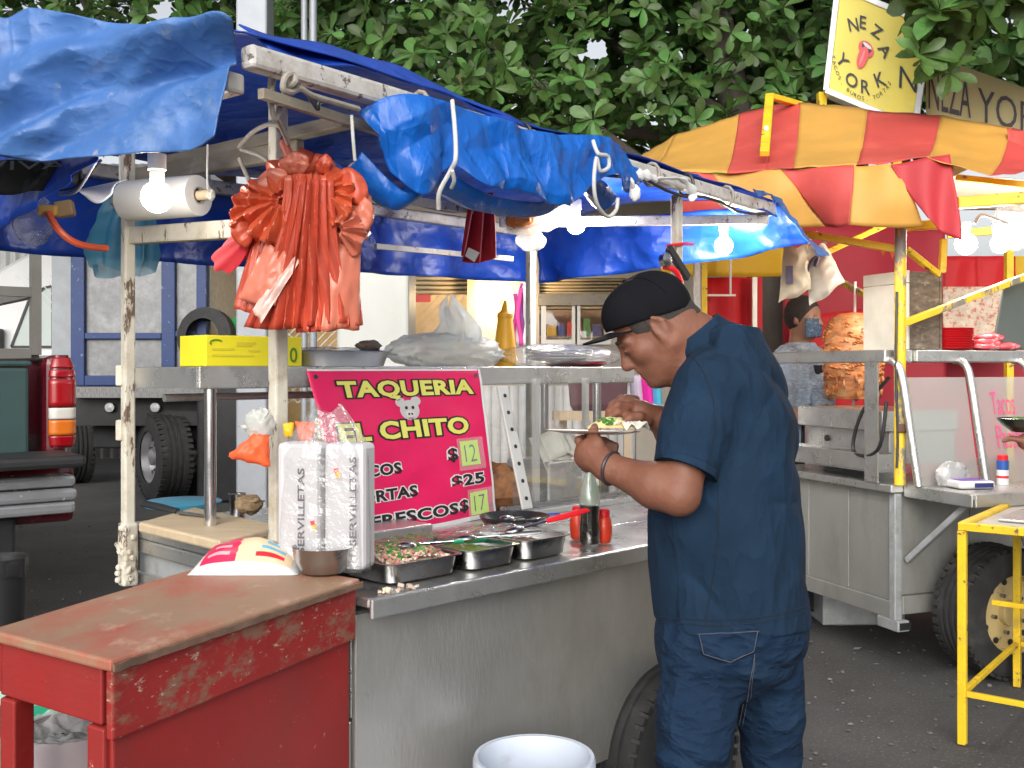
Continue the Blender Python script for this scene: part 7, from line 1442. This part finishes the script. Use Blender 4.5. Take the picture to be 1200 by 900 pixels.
def curt(u0,u1,v0,v1,m,nm,d=6.6): q=[pix(u0,v0,d),pix(u1,v0,d),pix(u1,v1,d),pix(u0,v1,d)]; part(MB().grid(lambda u,v: lerp(lerp(q[0],q[1],u), lerp(q[3],q[2],u), v)+V((0,0.02*math.sin(u*9+v),0)), 24, 10), nm, m, cs_, smooth=True, solid=0.003)
curt(775,920,255,324,YELC,'yellow_band'); curt(827,888,325,560,REDC,'red_panel')
fr_ = thing('curtain_frame', 'thin yellow and grey tube frame in front of the red curtain', 'frame', pix(823,560,6.45))
for p, q, w, m_ in ((pix(825,300,6.45),pix(825,600,6.45),0.035,YELP),(pix(818,300,6.47),pix(818,600,6.47),0.05,GALV),(pix(856,300,6.45),pix(856,345,6.45),0.012,GALV),(pix(824,346,6.44),pix(862,346,6.44),0.012,ALU),(pix(884,325,6.5),pix(884,600,6.5),0.03,ALU),(pix(890,325,6.52),pix(890,600,6.52),0.03,REDC)): m = MB(); m.bar(p,q,w,w); part(m, 'tube', m_, fr_)
sheet('back_sheet', [(918,262),(1108,262),(1108,500),(918,500)], 7.1, MARC, 'maroon back sheet behind the meat spit', 'sheet')
sheet('back_sheet', [(925,372),(1012,362),(1012,492),(925,500)], 6.9, REDC, 'brighter red sheet painted as the lit lower part of the maroon sheet', 'sheet')  # light on the lower back sheet, painted as a brighter red sheet
for k in range(4): sheet('striped_valance', [(1100+45*k,300),(1145+45*k,300),(1145+45*k,348),(1100+45*k,348)], 7.3, (REDC,YELC)[(k+1)%2 if k else 0] if k else MATS['red sheet'], ('first red','second, yellow','third, red','fourth, yellow')[k] + ' stripe of the rear valance counted from the brown box', 'valance', 0.01, 10, 6)
PHO = mat('food photo print', (0.62,0.50,0.38), 0.5, 0, 0.3, 10, wear=((0.55,0.16,0.10),0.52,0.58,26), wear2=((0.70,0.62,0.50),0.55,0.62,19))
sheet('food_poster', [(1105,336),(1230,336),(1230,420),(1105,420)], 7.0, PHO, 'printed food photograph board behind the red plates', 'poster', 0.003)
sheet('stall_back', [(1100,348),(1500,348),(1500,600),(1100,600)], 7.5, MARC, 'maroon lower back sheet of the right stall', 'sheet')
# hanging tail scraps
for k, (u, v) in enumerate(((1035,287),(1046,290))): m = MB(); m.add([pix(u-5,v,4.9),pix(u+5,v,4.9),pix(u,v+14,4.9)], [(0,1,2)]); solo(m, 'pennant', mat('orange pennant',(0.75,0.2,0.06),0.6), ('left','right')[k]+' small orange pennant under the striped awning', 'pennant', solid=0.002)

# ================================================================== red and yellow striped awning
AR = mat('awning red', (0.68,0.10,0.085), 0.55, 0, 0.10, 3, bump=.22, bscale=14, tl=.22, wear=((0.76,0.19,0.14),0.50,0.8,3), bdist=.02); AY = mat('awning yellow', (0.72,0.40,0.085), 0.55, 0, 0.10, 3, bump=.22, bscale=14, tl=.22, wear=((0.62,0.40,0.09),0.55,0.8,4), bdist=.02)
aw = thing('striped_awning', 'faded red and yellow striped awning over the right food cart', 'awning', pix(960,300,4.6))
ridgep = [pix(740,190,6.4), pix(790,158,6.2), pix(866,134,5.9), pix(905,124,5.8), pix(938,121,5.7), pix(1017,129,5.5), pix(1102,137,5.3), pix(1186,148,5.15), pix(1225,160,5.1)]
eavep = [pix(700,205,5.2), pix(755,200,5.0), pix(852,202,4.78), pix(898,199,4.72), pix(930,196,4.66), pix(1004,193,4.52), pix(1086,184,4.40), pix(1160,206,4.35), pix(1200,200,4.5)]
valp = [pix(700,262,5.2), pix(780,262,5.0), pix(860,266,4.78), pix(915,266,4.70), pix(962,266,4.62), pix(995,265,4.55)]
cols = [AY, AR, AY, AR, AY, AR, AY, AR]
us = [0, 1, 2, 3, 4, 5, 6, 7, 8]
for k in range(8):
    def froof(u, v):
        a = lerp(ridgep[k], ridgep[k+1], u); b = lerp(eavep[k], eavep[k+1], u); p = lerp(a, b, v); return p - UP*0.05*math.sin(v*math.pi) + UP*(0.012*nz(p,5,2)+0.008*nz(p,11,1))
    cc = (AY, AY, AR, AR, AY, AR, AY, AR)[k]
    part(MB().grid(froof, 14, 22), 'roof_stripe', cc, aw, smooth=True, solid=0.003)
vt = [pix(700,205,5.2), pix(850,202,4.78), pix(914,197,4.69), pix(1000,193,4.52), pix(1046,191,4.46)]; vb = [pix(700,262,5.2), pix(862,266,4.76), pix(966,266,4.68), pix(994,265,4.52), pix(1082,266,4.45)]
vt = [pix(760,200,5.0), pix(836,204,4.82), pix(914,199,4.70), pix(1000,194,4.52), pix(1048,193,4.46)]; vb = [pix(800,262,5.0), pix(870,262,4.80), pix(966,266,4.66), pix(994,264,4.50), pix(1082,266,4.44)]
for k, cc in enumerate((AR, AY, AR, AY)):
    def fval(u, v): p = lerp(lerp(vt[k],vt[k+1],u), lerp(vb[k],vb[k+1],u), v); return p + V((0, -0.03*math.sin(v*2.6)+0.02*nz(p,6,k)+0.012*math.sin(u*6+v*3), -0.008*math.sin(u*3.14)*v))
    part(MB().grid(fval, 22, 14), 'valance', cc, aw, smooth=True, solid=0.003)
q = [pix(1044,193,4.44), pix(1115,180,4.40), pix(1124,276,4.36), pix(1100,280,4.37), pix(1080,256,4.40)]
part(MB().grid(lambda u,v: lerp(lerp(q[0],q[1],u), lerp(lerp(q[0],q[4],1.0), q[2], u) if True else 0, v)+V((0,0.015*math.sin(u*8+v*4)-0.02*v,0.0)) + (V((0.012*v*(1-u),0,-0.03*v*math.sin(u*2)))), 20, 18), 'corner_flap', mat('corner red', (0.52,0.04,0.05), 0.6, 0, 0.08, 3, bump=.2, bscale=14, tl=.15), aw, smooth=True, solid=0.003)
q = [pix(1100,140,5.0), pix(1186,150,4.9), pix(1160,212,4.5), pix(1090,185,4.42)]
m = MB(); m.bar(pix(902,112,5.55), pix(896,180,4.85), 0.045, 0.03); part(m, 'batten', YELP, aw, bevel=0.004); m = MB(); m.bar(pix(903,113,5.55), pix(938,123,5.75), 0.04, 0.03); part(m, 'batten', YELP, aw, bevel=0.004)
m = MB(); m.lathe([(0.012,0),(0.012,0.006)], pix(896,152,5.1)-V((0,0.03,0)), V((0,-1,0)), 10); part(m, 'bolt', DSTEEL, aw)
m = MB(); m.bar(pix(1112,200,4.45), pix(1135,190,4.9), 0.04, 0.05); part(m, 'batten', OLDWOOD, aw)
sheet('awning_lining', [(1110,205),(1260,215),(1260,250),(1110,245)], [5.2,5.0,5.6,5.8], mat('pale lining', (0.60,0.52,0.42), 0.7, tl=.2), 'pale under lining of the right stall roof', 'sheet', 0.02)
sheet('red_pennant_flap', [(1180,150),(1260,160),(1260,215),(1186,190)], [5.0,4.9,4.8,4.9], AR, 'red awning flap at the right edge', 'awning', 0.02)

# ================================================================== signs
SY = mat('sign yellow', (0.80,0.68,0.10), 0.5, 0, 0.06, 3, wear=((0.66,0.58,0.16),0.55,0.8,4)); SW = mat('sign edge', (0.60,0.62,0.64), 0.4, 0.3)
sg = thing('yellow_sign', 'yellow box sign with arched black lettering and a red mouth above the awning', 'sign', pix(985,160,6.3))
TL, TR, BR, BL = pix(982,-16,6.3), pix(1090,30,6.1), pix(1072,150,6.1), pix(968,106,6.3)
nS = (TR-TL).cross(BL-TL).normalized(); nS = nS if nS.y < 0 else -nS
m = MB(); m.prism([TL,TR,BR,BL], -nS*0.10); part(m, 'sign_box', SY, sg, bevel=0.006)
for a, b in ((TL,BL),(BL,BR),(TL,TR),(TR,BR)): m = MB(); m.bar(a-nS*0.05, b-nS*0.05, 0.035, 0.125, up=nS); part(m, 'sign_frame', SW, sg, bevel=0.003)
for p in (pix(962,106,6.35), pix(1050,140,6.2)): m = MB(); m.bar(p-nS*.05, p-nS*.05-UP*0.35, 0.05); part(m, 'bracket', YELP, sg)
def sgn(a, b, lift=0.0): return lerp(lerp(TL,TR,a), lerp(BL,BR,a), b)+nS*(0.006+lift)
def glyph(ch, a, b, sz, rot, m, parent, fn, lift=0.002, bold=0.0):
    vs, fs = text_mesh(ch, 1.0, bold); cx = sum(v.x for v in vs)/len(vs); cy = 0.35; q = MB()
    q.add([fn(a+sz*((v.x-cx)*math.cos(rot)-(v.y-cy)*math.sin(rot)), b-sz*1.0*((v.x-cx)*math.sin(rot)+(v.y-cy)*math.cos(rot)), lift) for v in vs], fs); return part(q, 'letter', m, parent)
cx_, cy_ = 0.36, 0.53
for ch, an in zip('NEZA', (128,100,62,24)): glyph(ch, cx_+0.24*math.cos(R(an)), cy_-0.30*math.sin(R(an)), 0.17, R(an-90)*0.6, INKK, sg, sgn, bold=0.012)
for ch, an in zip('YORK', (206,248,286,326)): glyph(ch, cx_+0.24*math.cos(R(an)), cy_-0.30*math.sin(R(an)), 0.18, R(an+90-360)*0.6, INKK, sg, sgn, bold=0.012)
for k, ch in enumerate('TACOS, BUROS, TORTAS'):
    an = 200+k*7.2
    if ch != ' ': glyph(ch, cx_+0.34*math.cos(R(an)), cy_-0.405*math.sin(R(an)), 0.055, R(an+90-360)*0.8, INKK, sg, sgn)
glyph('N', 0.86, 0.58, 0.30, 0.1, INKK, sg, sgn)
def sdisc(a, b, ra, rb, lift, m, nm, rot=0.0, n=24, half=None):
    pts = [(ra*math.cos(i*2*math.pi/n), rb*math.sin(i*2*math.pi/n)) for i in range(n)]
    q = MB(); q.add([sgn(a,b,lift)]+[sgn(a+x*math.cos(rot)-y*math.sin(rot), b+x*math.sin(rot)+y*math.cos(rot), lift) for x,y in pts], [(0,1+i,1+(i+1)%n) for i in range(n)]); part(q, nm, m, sg)
sdisc(0.38,0.47,0.085,0.075,0.002,REDH,'mouth',0.3); sdisc(0.385,0.455,0.055,0.045,0.003,INKK,'mouth_inside',0.3); sdisc(0.39,0.435,0.05,0.018,0.004,INKW,'teeth',0.3); sdisc(0.355,0.56,0.052,0.115,0.005,REDH,'tongue',0.25)
sdisc(0.35,0.565,0.012,0.08,0.006,mat('pink ink',(0.8,0.25,0.25),0.5),'tongue_shine',0.25)
s2 = thing('cream_sign', 'cream roof sign reading YORK half hidden by leaves', 'sign', pix(1150,150,7.0))
T2, R2, B2, L2 = pix(1085,62,6.25), pix(1250,120,5.95), pix(1250,172,5.95), pix(1085,138,6.25)
n2 = (R2-T2).cross(L2-T2).normalized(); n2 = n2 if n2.y < 0 else -n2
m = MB(); m.prism([T2,R2,B2,L2], -n2*0.08); part(m, 'panel', mat('sign cream', (0.68,0.60,0.30), 0.5, 0, 0.06, 3), s2, bevel=0.005)
def sg2(a, b, lift=0.0): return lerp(lerp(T2,R2,a), lerp(L2,B2,a), b)+n2*(0.004+lift)
part(text_fit('YORK', 0.38, 0.92, 0.28, 0.88, sg2, 0.0, 0.002), 'lettering', GREYI, s2); part(text_fit('NEZA', 0.02, 0.33, 0.20, 0.85, sg2, 0.0, 0.002), 'lettering', GREYI, s2)
for a in (0.1,0.9): p = lerp(L2,B2,a); m = MB(); m.bar(p-n2*.05, p-n2*.05-UP*0.6, 0.05); part(m, 'bracket', YELP, s2)

# ================================================================== yellow table at the right edge
YT = thing('yellow_table', 'yellow steel tube table at the right edge', 'table', (1.68,3.82,0))
a_ = V((0.785,-0.62,0)); b_ = V((0.62,0.785,0)); o_ = V((1.68,3.82,0)); zt = 0.827; la, lb_ = 0.62, 0.88
def yt(i, j, z): return o_+a_*i*la+b_*j*lb_+UP*z
for i in (0,1):
    for j in (0,1): m = MB(); m.bar(yt(i,j,0), yt(i,j,zt-0.031), 0.03, 0.03, up=a_); part(m, 'leg', YELP, YT, bevel=0.003)
for p, q in ((yt(-.02,0,zt-.015),yt(1.02,0,zt-.015)),(yt(-.02,1,zt-.015),yt(1.02,1,zt-.015)),(yt(0,0.019,zt-.015),yt(0,0.98,zt-.015)),(yt(1,0.019,zt-.015),yt(1,0.98,zt-.015))): m = MB(); m.bar(p,q,0.03,0.03); part(m, 'top_frame', YELP, YT, bevel=0.003)
for p, q in ((yt(0.025,0,0.19),yt(0.975,0,0.19)),(yt(0.025,1,0.19),yt(0.975,1,0.19)),(yt(0.0,0.5,0.45),yt(1.0,0.5,0.45)),(yt(0,0.02,0.19),yt(0,0.98,0.19)),(yt(1,0.02,0.19),yt(1,0.98,0.19))): m = MB(); m.bar(p,q,0.02,0.02); part(m, 'rung', YELP, YT, bevel=0.002)
m = MB(); m.prism([yt(0.03,0.02,zt-.022),yt(0.97,0.02,zt-.022),yt(0.97,0.98,zt-.022),yt(0.03,0.98,zt-.022)], UP*0.008); part(m, 'top_sheet', mat('table sheet', (0.50,0.46,0.40), 0.5), YT)
c = yt(0.32,0.42,zt-0.013); m = MB(); 
for q in ((0.36,0.34,0.0),): m.box(c+UP*0.006, (0.24,0.36,0.010), (a_,b_,UP))
solo(m, 'steel_tray', STEEL, 'flat steel tray lying in the yellow table', 'tray', bevel=0.006)
m = MB(); m.lathe([(0.10,-0.10),(0.12,-0.02),(0.125,0.0),(0.11,-0.02),(0.09,-0.095),(0.001,-0.095)], yt(0.35,0.5,zt-0.03), UP, 28); solo(m, 'steel_pan', DSTEEL, 'steel pan hanging below the top of the yellow table', 'pan', smooth=True)
m = MB(); m.box(yt(0.42,0.30,zt+0.022), (0.04,0.14,0.03), (a_*0.8+b_*0.6, b_*0.8-a_*0.6, UP)); solo(m, 'blue_packet', mat('sky blue card', (0.18,0.45,0.62), 0.5), 'pale blue packet on the yellow table', 'packet', bevel=0.004)
m = MB(); m.box(yt(0.62,0.30,zt+0.012), (0.05,0.10,0.02), (a_,b_,UP)); solo(m, 'pink_packet', mat('pink card', (0.7,0.3,0.35), 0.5), 'pink packet on the yellow table at the right edge', 'packet', bevel=0.004)

# ================================================================== other people
CHK = mat('checked blue shirt', (0.30,0.38,0.48), 0.8, 0, 0.2, 40, (1,1,0.3), wear=((0.55,0.60,0.66),0.5,0.6,30,(1,1,4)))
vx = (938-600)/F*6.35
figure('stall vendor in pale blue shirt, dark apron and face mask behind the right cart', vx, 6.35, (0.75,-0.66), CHK, mat('dark trousers', (0.02,0.02,0.025), 0.8), [((vx+0.05,6.0,1.13),(vx+0.13,5.75,1.06),(vx+0.15,5.70,1.05)), ((vx-0.16,6.2,1.15),(vx+0.0,5.85,1.08),(vx+0.05,5.76,1.07))], 1.83, 0.009, mask=mat('checked mask', (0.07,0.12,0.20), 0.8, 0, 0.3, 60, wear=((0.25,0.30,0.38),0.54,0.6,70)), apron=mat('dark apron', (0.015,0.016,0.02), 0.8))
hb_ = V(P_(1197,512,3.85))
figure('customer at the right edge of whom only the hand with a black bowl shows', 2.55, 3.75, (-0.55,0.83), mat('grey shirt', (0.2,0.2,0.2), 0.9), MATS['dark trousers'], [((2.28,3.68,1.06),(1.995,3.82,1.105),(1.935,3.85,1.125)), ((2.6,3.95,1.05),(2.45,4.1,1.1),(2.42,4.12,1.1))], 1.68, 0.006, skin=SKIN)
c = V(P_(1202,497,3.87)); m = MB(); m.lathe([(0.04,-0.03),(0.05,-0.029),(0.085,0.0),(0.102,0.022),(0.099,0.023),(0.08,0.002),(0.001,-0.02)], c, UP, 32); solo(m, 'black_bowl', MATS['black melamine'], 'black bowl held in a hand at the right edge', 'bowl', smooth=True)
heap(c, 0.06, 0.06, 0.006, 0.012, 60, CIL, 'salad_bits', 'chopped green bits in the bowl at the right edge', 0.012, 33)
# ================================================================== vehicles on the left
# pickup truck: rear corner with tailgate down, red tail lamp, chrome bumper and pipe rack
ph = V((-0.62,0.785,0)); pr_ = V((0.785,0.62,0)); po = pix(86,432,5.4); po = V((po.x,po.y,0))
def pk3(a, b, z): return po - pr_*a + ph*b + UP*z        # a: from the right side to the left, b: forward along the truck
MAR = mat('maroon car paint', (0.10,0.008,0.015), 0.25, 0.1, 0.1, 4, coat=0.6); LINER = mat('black bed liner', (0.018,0.018,0.02), 0.55, bump=.3, bscale=50)
tk = thing('pickup_truck', 'maroon pickup truck with lowered tailgate and pipe rack at the left edge', 'pickup truck', pk3(0.9,2.0,0))
zb = wz(524,5.4)
def pbox(a0,a1,b0,b1,z0,z1): x = MB(); x.box(pk3((a0+a1)/2,(b0+b1)/2,(z0+z1)/2), (a1-a0,b1-b0,z1-z0), (-pr_,ph,UP)); return x
zr, zt_ = wz(416,5.4), wz(545,5.4)
part(pbox(0.0,0.12,0.10,2.0,zt_,zr), 'bed_side', MAR, tk, bevel=0.05); part(pbox(1.6,1.72,0.02,2.0,zt_,zr), 'bed_side', MAR, tk, bevel=0.04)
part(pbox(0.121,1.6,0.03,2.0,zt_,zt_+0.05), 'bed_floor', LINER, tk); part(pbox(0.121,1.6,1.9,2.0,zt_+.05,zr), 'bed_front', MAR, tk)
part(pbox(0.05,1.67,-0.42,0.0,wz(530,5.2)-.06,wz(530,5.2)), 'tailgate', LINER, tk, bevel=0.02)
part(pbox(0.0,1.72,2.02,3.6,0.55,1.25), 'cab_body', MAR, tk, bevel=0.08); part(pbox(0.1,1.62,2.2,3.3,1.25,1.80), 'cab_roof', MAR, tk, bevel=0.12); part(pbox(0.05,1.67,3.62,4.7,0.55,1.15), 'bonnet', MAR, tk, bevel=0.08)
for z0, z1, b0 in ((0.80,0.86,-0.20),(0.735,0.795,-0.23),(0.665,0.730,-0.20)): part(pbox(0.04,1.68,b0,-0.02,z0,z1), 'bumper', mat('dull chrome', (0.50,0.52,0.54), 0.25, 0.6, 0.1, 6), tk, bevel=0.02)
part(pbox(0.0,1.72,-0.03,0.09,0.60,zt_-.002), 'rear_panel', MAR, tk, bevel=0.03)
part(pbox(0.3,1.4,-0.1,0.1,0.42,0.66), 'under_tray', BLACKM, tk, bevel=0.02)
LR = mat('red lens', (0.30,0.004,0.008), 0.15, 0, 0.1, 8, coat=.8); LO = mat('amber lens', (0.62,0.15,0.01), 0.2, coat=.6); LW = mat('clear lens', (0.62,0.60,0.55), 0.2, coat=.6)
def lens(v0, v1, ex=0.0):          # wrap-round lamp column, narrowing to the top
    def f(u, v):
        h = lerp(v0, v1, v); r = (0.075+ex)*(1-0.45*max(0,(h-0.72)/0.28)**2)*(1-0.12*max(0,(0.12-h)/0.12)); an = lerp(-2.6, 1.1, u)
        ca, sa = math.cos(an), math.sin(an); q = (abs(ca)**3.2+abs(sa)**3.2)**(-1/3.2)
        return pk3(0.055 - r*ca*q*0.95, 0.045 + r*sa*q, lerp(zb, zr, h))
    return MB().grid(f, 30, 6)
lt = part(lens(0.0,1.0,-0.004), 'tail_lamp', MAR, tk, smooth=True)
for v0, v1, mm, nm in ((0.02,0.13,LR,'red_lens'),(0.14,0.30,LO,'amber_lens'),(0.31,0.43,LW,'clear_lens'),(0.44,0.74,LR,'red_lens'),(0.76,0.84,LR,'red_lens'),(0.86,0.97,LR,'red_lens')): part(lens(v0,v1), nm, mm, lt, smooth=True, solid=0.003)
for a in (0.12,1.55):
    for b in (0.15,1.8): part(pbox(a,a+0.05,b,b+0.05,zr+.001,2.12), 'rack_post', mat('grey rack paint',(0.16,0.155,0.14),0.5,.2), tk)
for z in (2.12,1.78,1.455): part(pbox(0.0 if z > 2 else 0.171,1.72 if z > 2 else 1.549,0.15,0.20,z,z+0.05), 'rack_rail', MATS['grey rack paint'], tk); part(pbox(0.12,0.17,0.201,1.8,z,z+0.05), 'rack_rail', MATS['grey rack paint'], tk)
for b in (1.95,4.1): 
    for a, s_ in ((0.06,1),(1.66,-1)): wheel(tk, pk3(a,b,0.36), -pr_*s_, 0.36, 0.22, CHROME)
part(pbox(0.3,1.4,0.2,4.4,0.40,0.55), 'chassis', BLACKM, tk)
TEAL = mat('dark teal plastic', (0.03,0.065,0.065), 0.45)
cb = thing('cool_box', 'dark teal storage box in the bed of the pickup truck', 'box', pk3(0.8,0.2,zt_+.05)); part(pbox(0.20,1.3,0.06,0.6,zt_+.052,wz(430,5.45)), 'body', TEAL, cb, bevel=0.02); part(pbox(0.19,1.31,0.05,0.61,wz(430,5.45)+.002,wz(423,5.45)), 'lid', TEAL, cb, bevel=0.012)
for a in (0.4,1.1): part(pbox(a,a+0.08,0.045,0.049,wz(445,5.45),wz(432,5.45)), 'latch', BLACKP, cb)
# white van further back
vn = thing('white_van', 'white van seen through the rack of the pickup truck', 'van', (-6.5,12.9,0)); WV = mat('white car paint', (0.72,0.73,0.74), 0.25, 0, 0.03, 3, coat=.5)
xo = wx(80,12.95); kv = 1.37
prof = [(x*kv,max(0.45,1.4+(z-1.4)*kv)) for x,z in [(0,0.45),(-2.3,0.45),(-2.35,1.0),(-1.75,1.25),(-1.05,1.55),(-0.62,2.32),(-0.30,2.5),(0,2.5)]]
m = MB(); m.prism([V((xo+x,12.9,z)) for x,z in prof], V((0,1.2,0))); part(m, 'body', WV, vn, bevel=0.05)
wq = [(x*kv,1.4+(z-1.4)*kv) for x,z in ((-0.12,1.60),(-0.50,1.60),(-0.34,2.02),(-0.20,2.14),(-0.12,2.16))]
m = MB(); m.prism([V((xo+x,12.885,z)) for x,z in wq], V((0,0.01,0))); w_ = part(m, 'side_window', mat('pale glass', (0.48,0.56,0.54), 0.1, 0, 0.1, 1), vn)
for i in range(5): p, q = wq[i], wq[(i+1)%5]; m = MB(); m.bar(V((xo+p[0],12.878,p[1])), V((xo+q[0],12.878,q[1])), 0.02, 0.03); part(m, 'window_seal', BLACKP, w_)
m = MB(); m.box((xo-0.85,12.8,1.76), (0.16,0.14,0.28)); part(m, 'mirror', BLACKP, vn, bevel=0.02)
for x in (-1.7,): wheel(vn, V((xo+x,12.98,0.36)), V((0,1,0)), 0.36, 0.2, CHROME)
# box truck with blue frame and galvanized panels
YT_ = 10.7; TGALV = mat('weathered truck sheet', (0.19,0.195,0.20), 0.5, 0.5, 0.16, 14, bump=0.1, bscale=60, wear=((0.27,0.275,0.28),0.5,0.7,5))
bt = thing('box_truck', 'box truck with a blue frame and galvanized panels behind the left post', 'truck', (wx(160,YT_), YT_+1, 0)); BLF = mat('blue frame paint', (0.010,0.035,0.14), 0.5, 0, 0.12, 6, wear=((0.12,0.2,0.24),0.62,0.68,14))
def tb(u0,u1,v0,v1,d0,th): x = MB(); x0,x1,z0,z1 = wx(u0,YT_),wx(u1,YT_),wz(v1,YT_),wz(v0,YT_); x.box(((x0+x1)/2, YT_+d0+th/2, (z0+z1)/2), (x1-x0,th,z1-z0)); return x
for u0,u1,v0,v1 in ((100,190,200,391),(100,190,397,440),(206,231,200,388),(206,231,395,440)): part(tb(u0,u1,v0,v1,0.03,0.03), 'panel', TGALV, bt)
part(tb(76,84,200,450,0.02,0.05), 'panel', mat('pale panel', (0.26,0.28,0.30), 0.5, .1), bt); part(tb(58,76,200,450,0.05,0.05), 'panel', MATS['pale panel'], bt)
for u0,u1,v0,v1 in ((84,100,200,452),(190,206,200,452),(231,243,200,452),(100.2,189.8,390,397.5),(206.2,230.8,388,395),(100.2,189.8,440,452),(206.2,230.8,440,452)): part(tb(u0,u1,v0,v1,-0.03,0.08), 'frame_bar', BLF, bt, bevel=0.008)
part(tb(58,243,200,450,0.12,2.2), 'box_body', GALV, bt)
part(tb(80,245,453,466,-0.05,2.3), 'deck_edge', mat('grey deck boards', (0.20,0.20,0.20), 0.7, 0, 0.5, 20, (6,1,1)), bt); part(tb(70,250,467,500,0.2,2.0), 'chassis', BLACKM, bt); part(tb(205,262,467,520,0.35,1.5), 'tank', BLACKM, bt, bevel=0.03); part(tb(85,140,480,530,0.5,1.2), 'under_box', BLACKM, bt, bevel=0.02)
for u in (122,176): m = MB(); m.lathe([(0.05,0),(0.05,0.04),(0.001,0.05)], V((wx(u,YT_),YT_+0.18,wz(478,YT_))), V((0,-1,0)), 14); part(m, 'tail_lamp', GALV, bt, smooth=True)
wheel(bt, V((wx(190,10.9),10.95,0.46)), V((0.80,0.60,0)), 0.46, 0.34, mat('alloy rim', (0.50,0.50,0.52), 0.35, .8)); wheel(bt, V((wx(190,10.9)+0.3,11.3,0.46)), V((0.80,0.60,0)), 0.46, 0.3, MATS['alloy rim'])
wheel(bt, V((wx(70,12.2),12.6,0.46)), V((0.80,0.60,0)), 0.46, 0.3, MATS['alloy rim'])
m = MB(); m.box((wx(240,11.3),11.6,1.0), (0.9,1.4,0.1)); part(m, 'rear_deck', BLACKM, bt); m = MB(); m.box((wx(262,11.3),11.4,1.62), (0.62,0.3,0.12)); part(m, 'load_bar', BLACKM, bt)
gc = MB(); gc.blob((wx(275,10.6),10.9,wz(384,10.7)), (0.16,0.15,0.12), 20, 12, lambda d: 1+.25*nz(d,2.5,1)); solo(gc, 'green_cloth', mat('bright green cloth', (0.02,0.36,0.08), 0.8), 'bright green cloth on the load behind the box truck', 'cloth', smooth=True)
dk = thing('dark_load', 'dark bundled load beside the box truck left of the grey pole', 'load', (wx(262,10.8),10.9,0)); m = MB(); m.box((wx(264,10.8),10.95,0.75), (0.55,0.5,1.5)); part(m, 'crate', BLACKM, dk, bevel=0.03); m = MB(); m.lathe([(0.18,0),(0.30,0.04),(0.30,0.16),(0.18,0.20)], (wx(252,10.8),10.66,1.72), V((-.2,-1,.1)), 28, cap0=False, cap1=False); part(m, 'spare_tyre', BLACKT, dk, smooth=True); m = MB(); m.box((wx(262,10.8),10.95,1.60), (0.5,0.4,0.16)); part(m, 'blue_bundle', mat('navy bundle',(0.03,0.05,0.14),0.8), dk, bevel=0.05)
# ================================================================== things glimpsed between the carts
MAG2 = mat('magenta cloth', (0.45,0.02,0.20), 0.6, 0, 0.15, 8); 
gm = thing('paper_streamers', 'magenta piñata streamers hanging beside the yellow bottle', 'streamers', pix(612,428,6.6))
gm['label'] = 'magenta paper streamers hanging behind the yellow squeeze bottle'
rnd = random.Random(12)
for k in range(9): u = 603+2.6*k; q = MB(); q.grid(lambda a,b: pix(u+lerp(-2,3,a)+2*math.sin(b*6+k), lerp(332+abs(k-4)*3, 405+rnd.uniform(-.1,.1), b), 6.6+0.02*math.sin(k*2)), 3, 14); part(q, 'streamer', (MAG2, mat('purple cloth',(0.22,0.03,0.22),0.6), mat('pink cloth',(0.70,0.05,0.30),0.6), WHITEP)[(k*7)%4 if k%4 else 0], gm, smooth=True, solid=0.003)
m = MB(); m.bar(pix(616,322,6.62), pix(616,432,6.62)-UP*1.3, 0.03); part(m, 'pole', GALV, gm)
# maroon covered seat behind the show case
mc = thing('maroon_seat', 'maroon cloth covered seat back seen through the glass case', 'seat', pix(700,500,5.6))
q = [pix(664,440,5.6), pix(735,440,5.7), pix(733,482,5.7), pix(668,484,5.6)]
MRN = mat('maroon cloth', (0.085,0.016,0.032), 0.85, 0, 0.15, 6, bump=.2, bscale=60)
m = MB(); m.prism(q, V((0.02,0.12,0))); part(m, 'seat_back', MRN, mc, bevel=0.04)
m = MB(); m.bar(pix(648,487,5.5), pix(745,487,5.55), 0.05, 0.05); part(m, 'rail', WOOD, mc); 
for u in (660,735): m = MB(); p = pix(u,490,5.6); m.bar(p, V((p.x,p.y,0)), 0.04); part(m, 'leg', WOOD, mc)
st_ = thing('striped_bag', 'magenta, white and cyan striped cloth bag beyond the right hand', 'bag', pix(755,500,6.0))
for k, (u0,u1,mm) in enumerate(((739,751,mat('lilac cloth',(0.55,0.48,0.62),0.8)),(751,763,mat('hot pink cloth',(0.75,0.02,0.36),0.7)),(763,772,mat('cyan cloth',(0.08,0.45,0.68),0.7)))):
    m = MB(); m.grid(lambda u,v: pix(lerp(u0,u1,u)+4*v, lerp(440,500,v), 6.0)+V((0,-0.04*math.sin(u*3.14),0)), 6, 8); part(m, 'stripe', mm, st_, smooth=True, solid=0.02)
# pale ribbed backdrop, added to brighten the view through the glass case
m = MB(); m.grid(lambda u,v: V((lerp(-0.35,0.86,u), 7.2+0.02*math.sin(u*120), 1.28*v)), 120, 1); solo(m, 'pale_backdrop', mat('pale grey backdrop', (0.52,0.52,0.51), 0.7), 'low pale ribbed backdrop added behind the glass case', 'fence', smooth=True, solid=0.03)
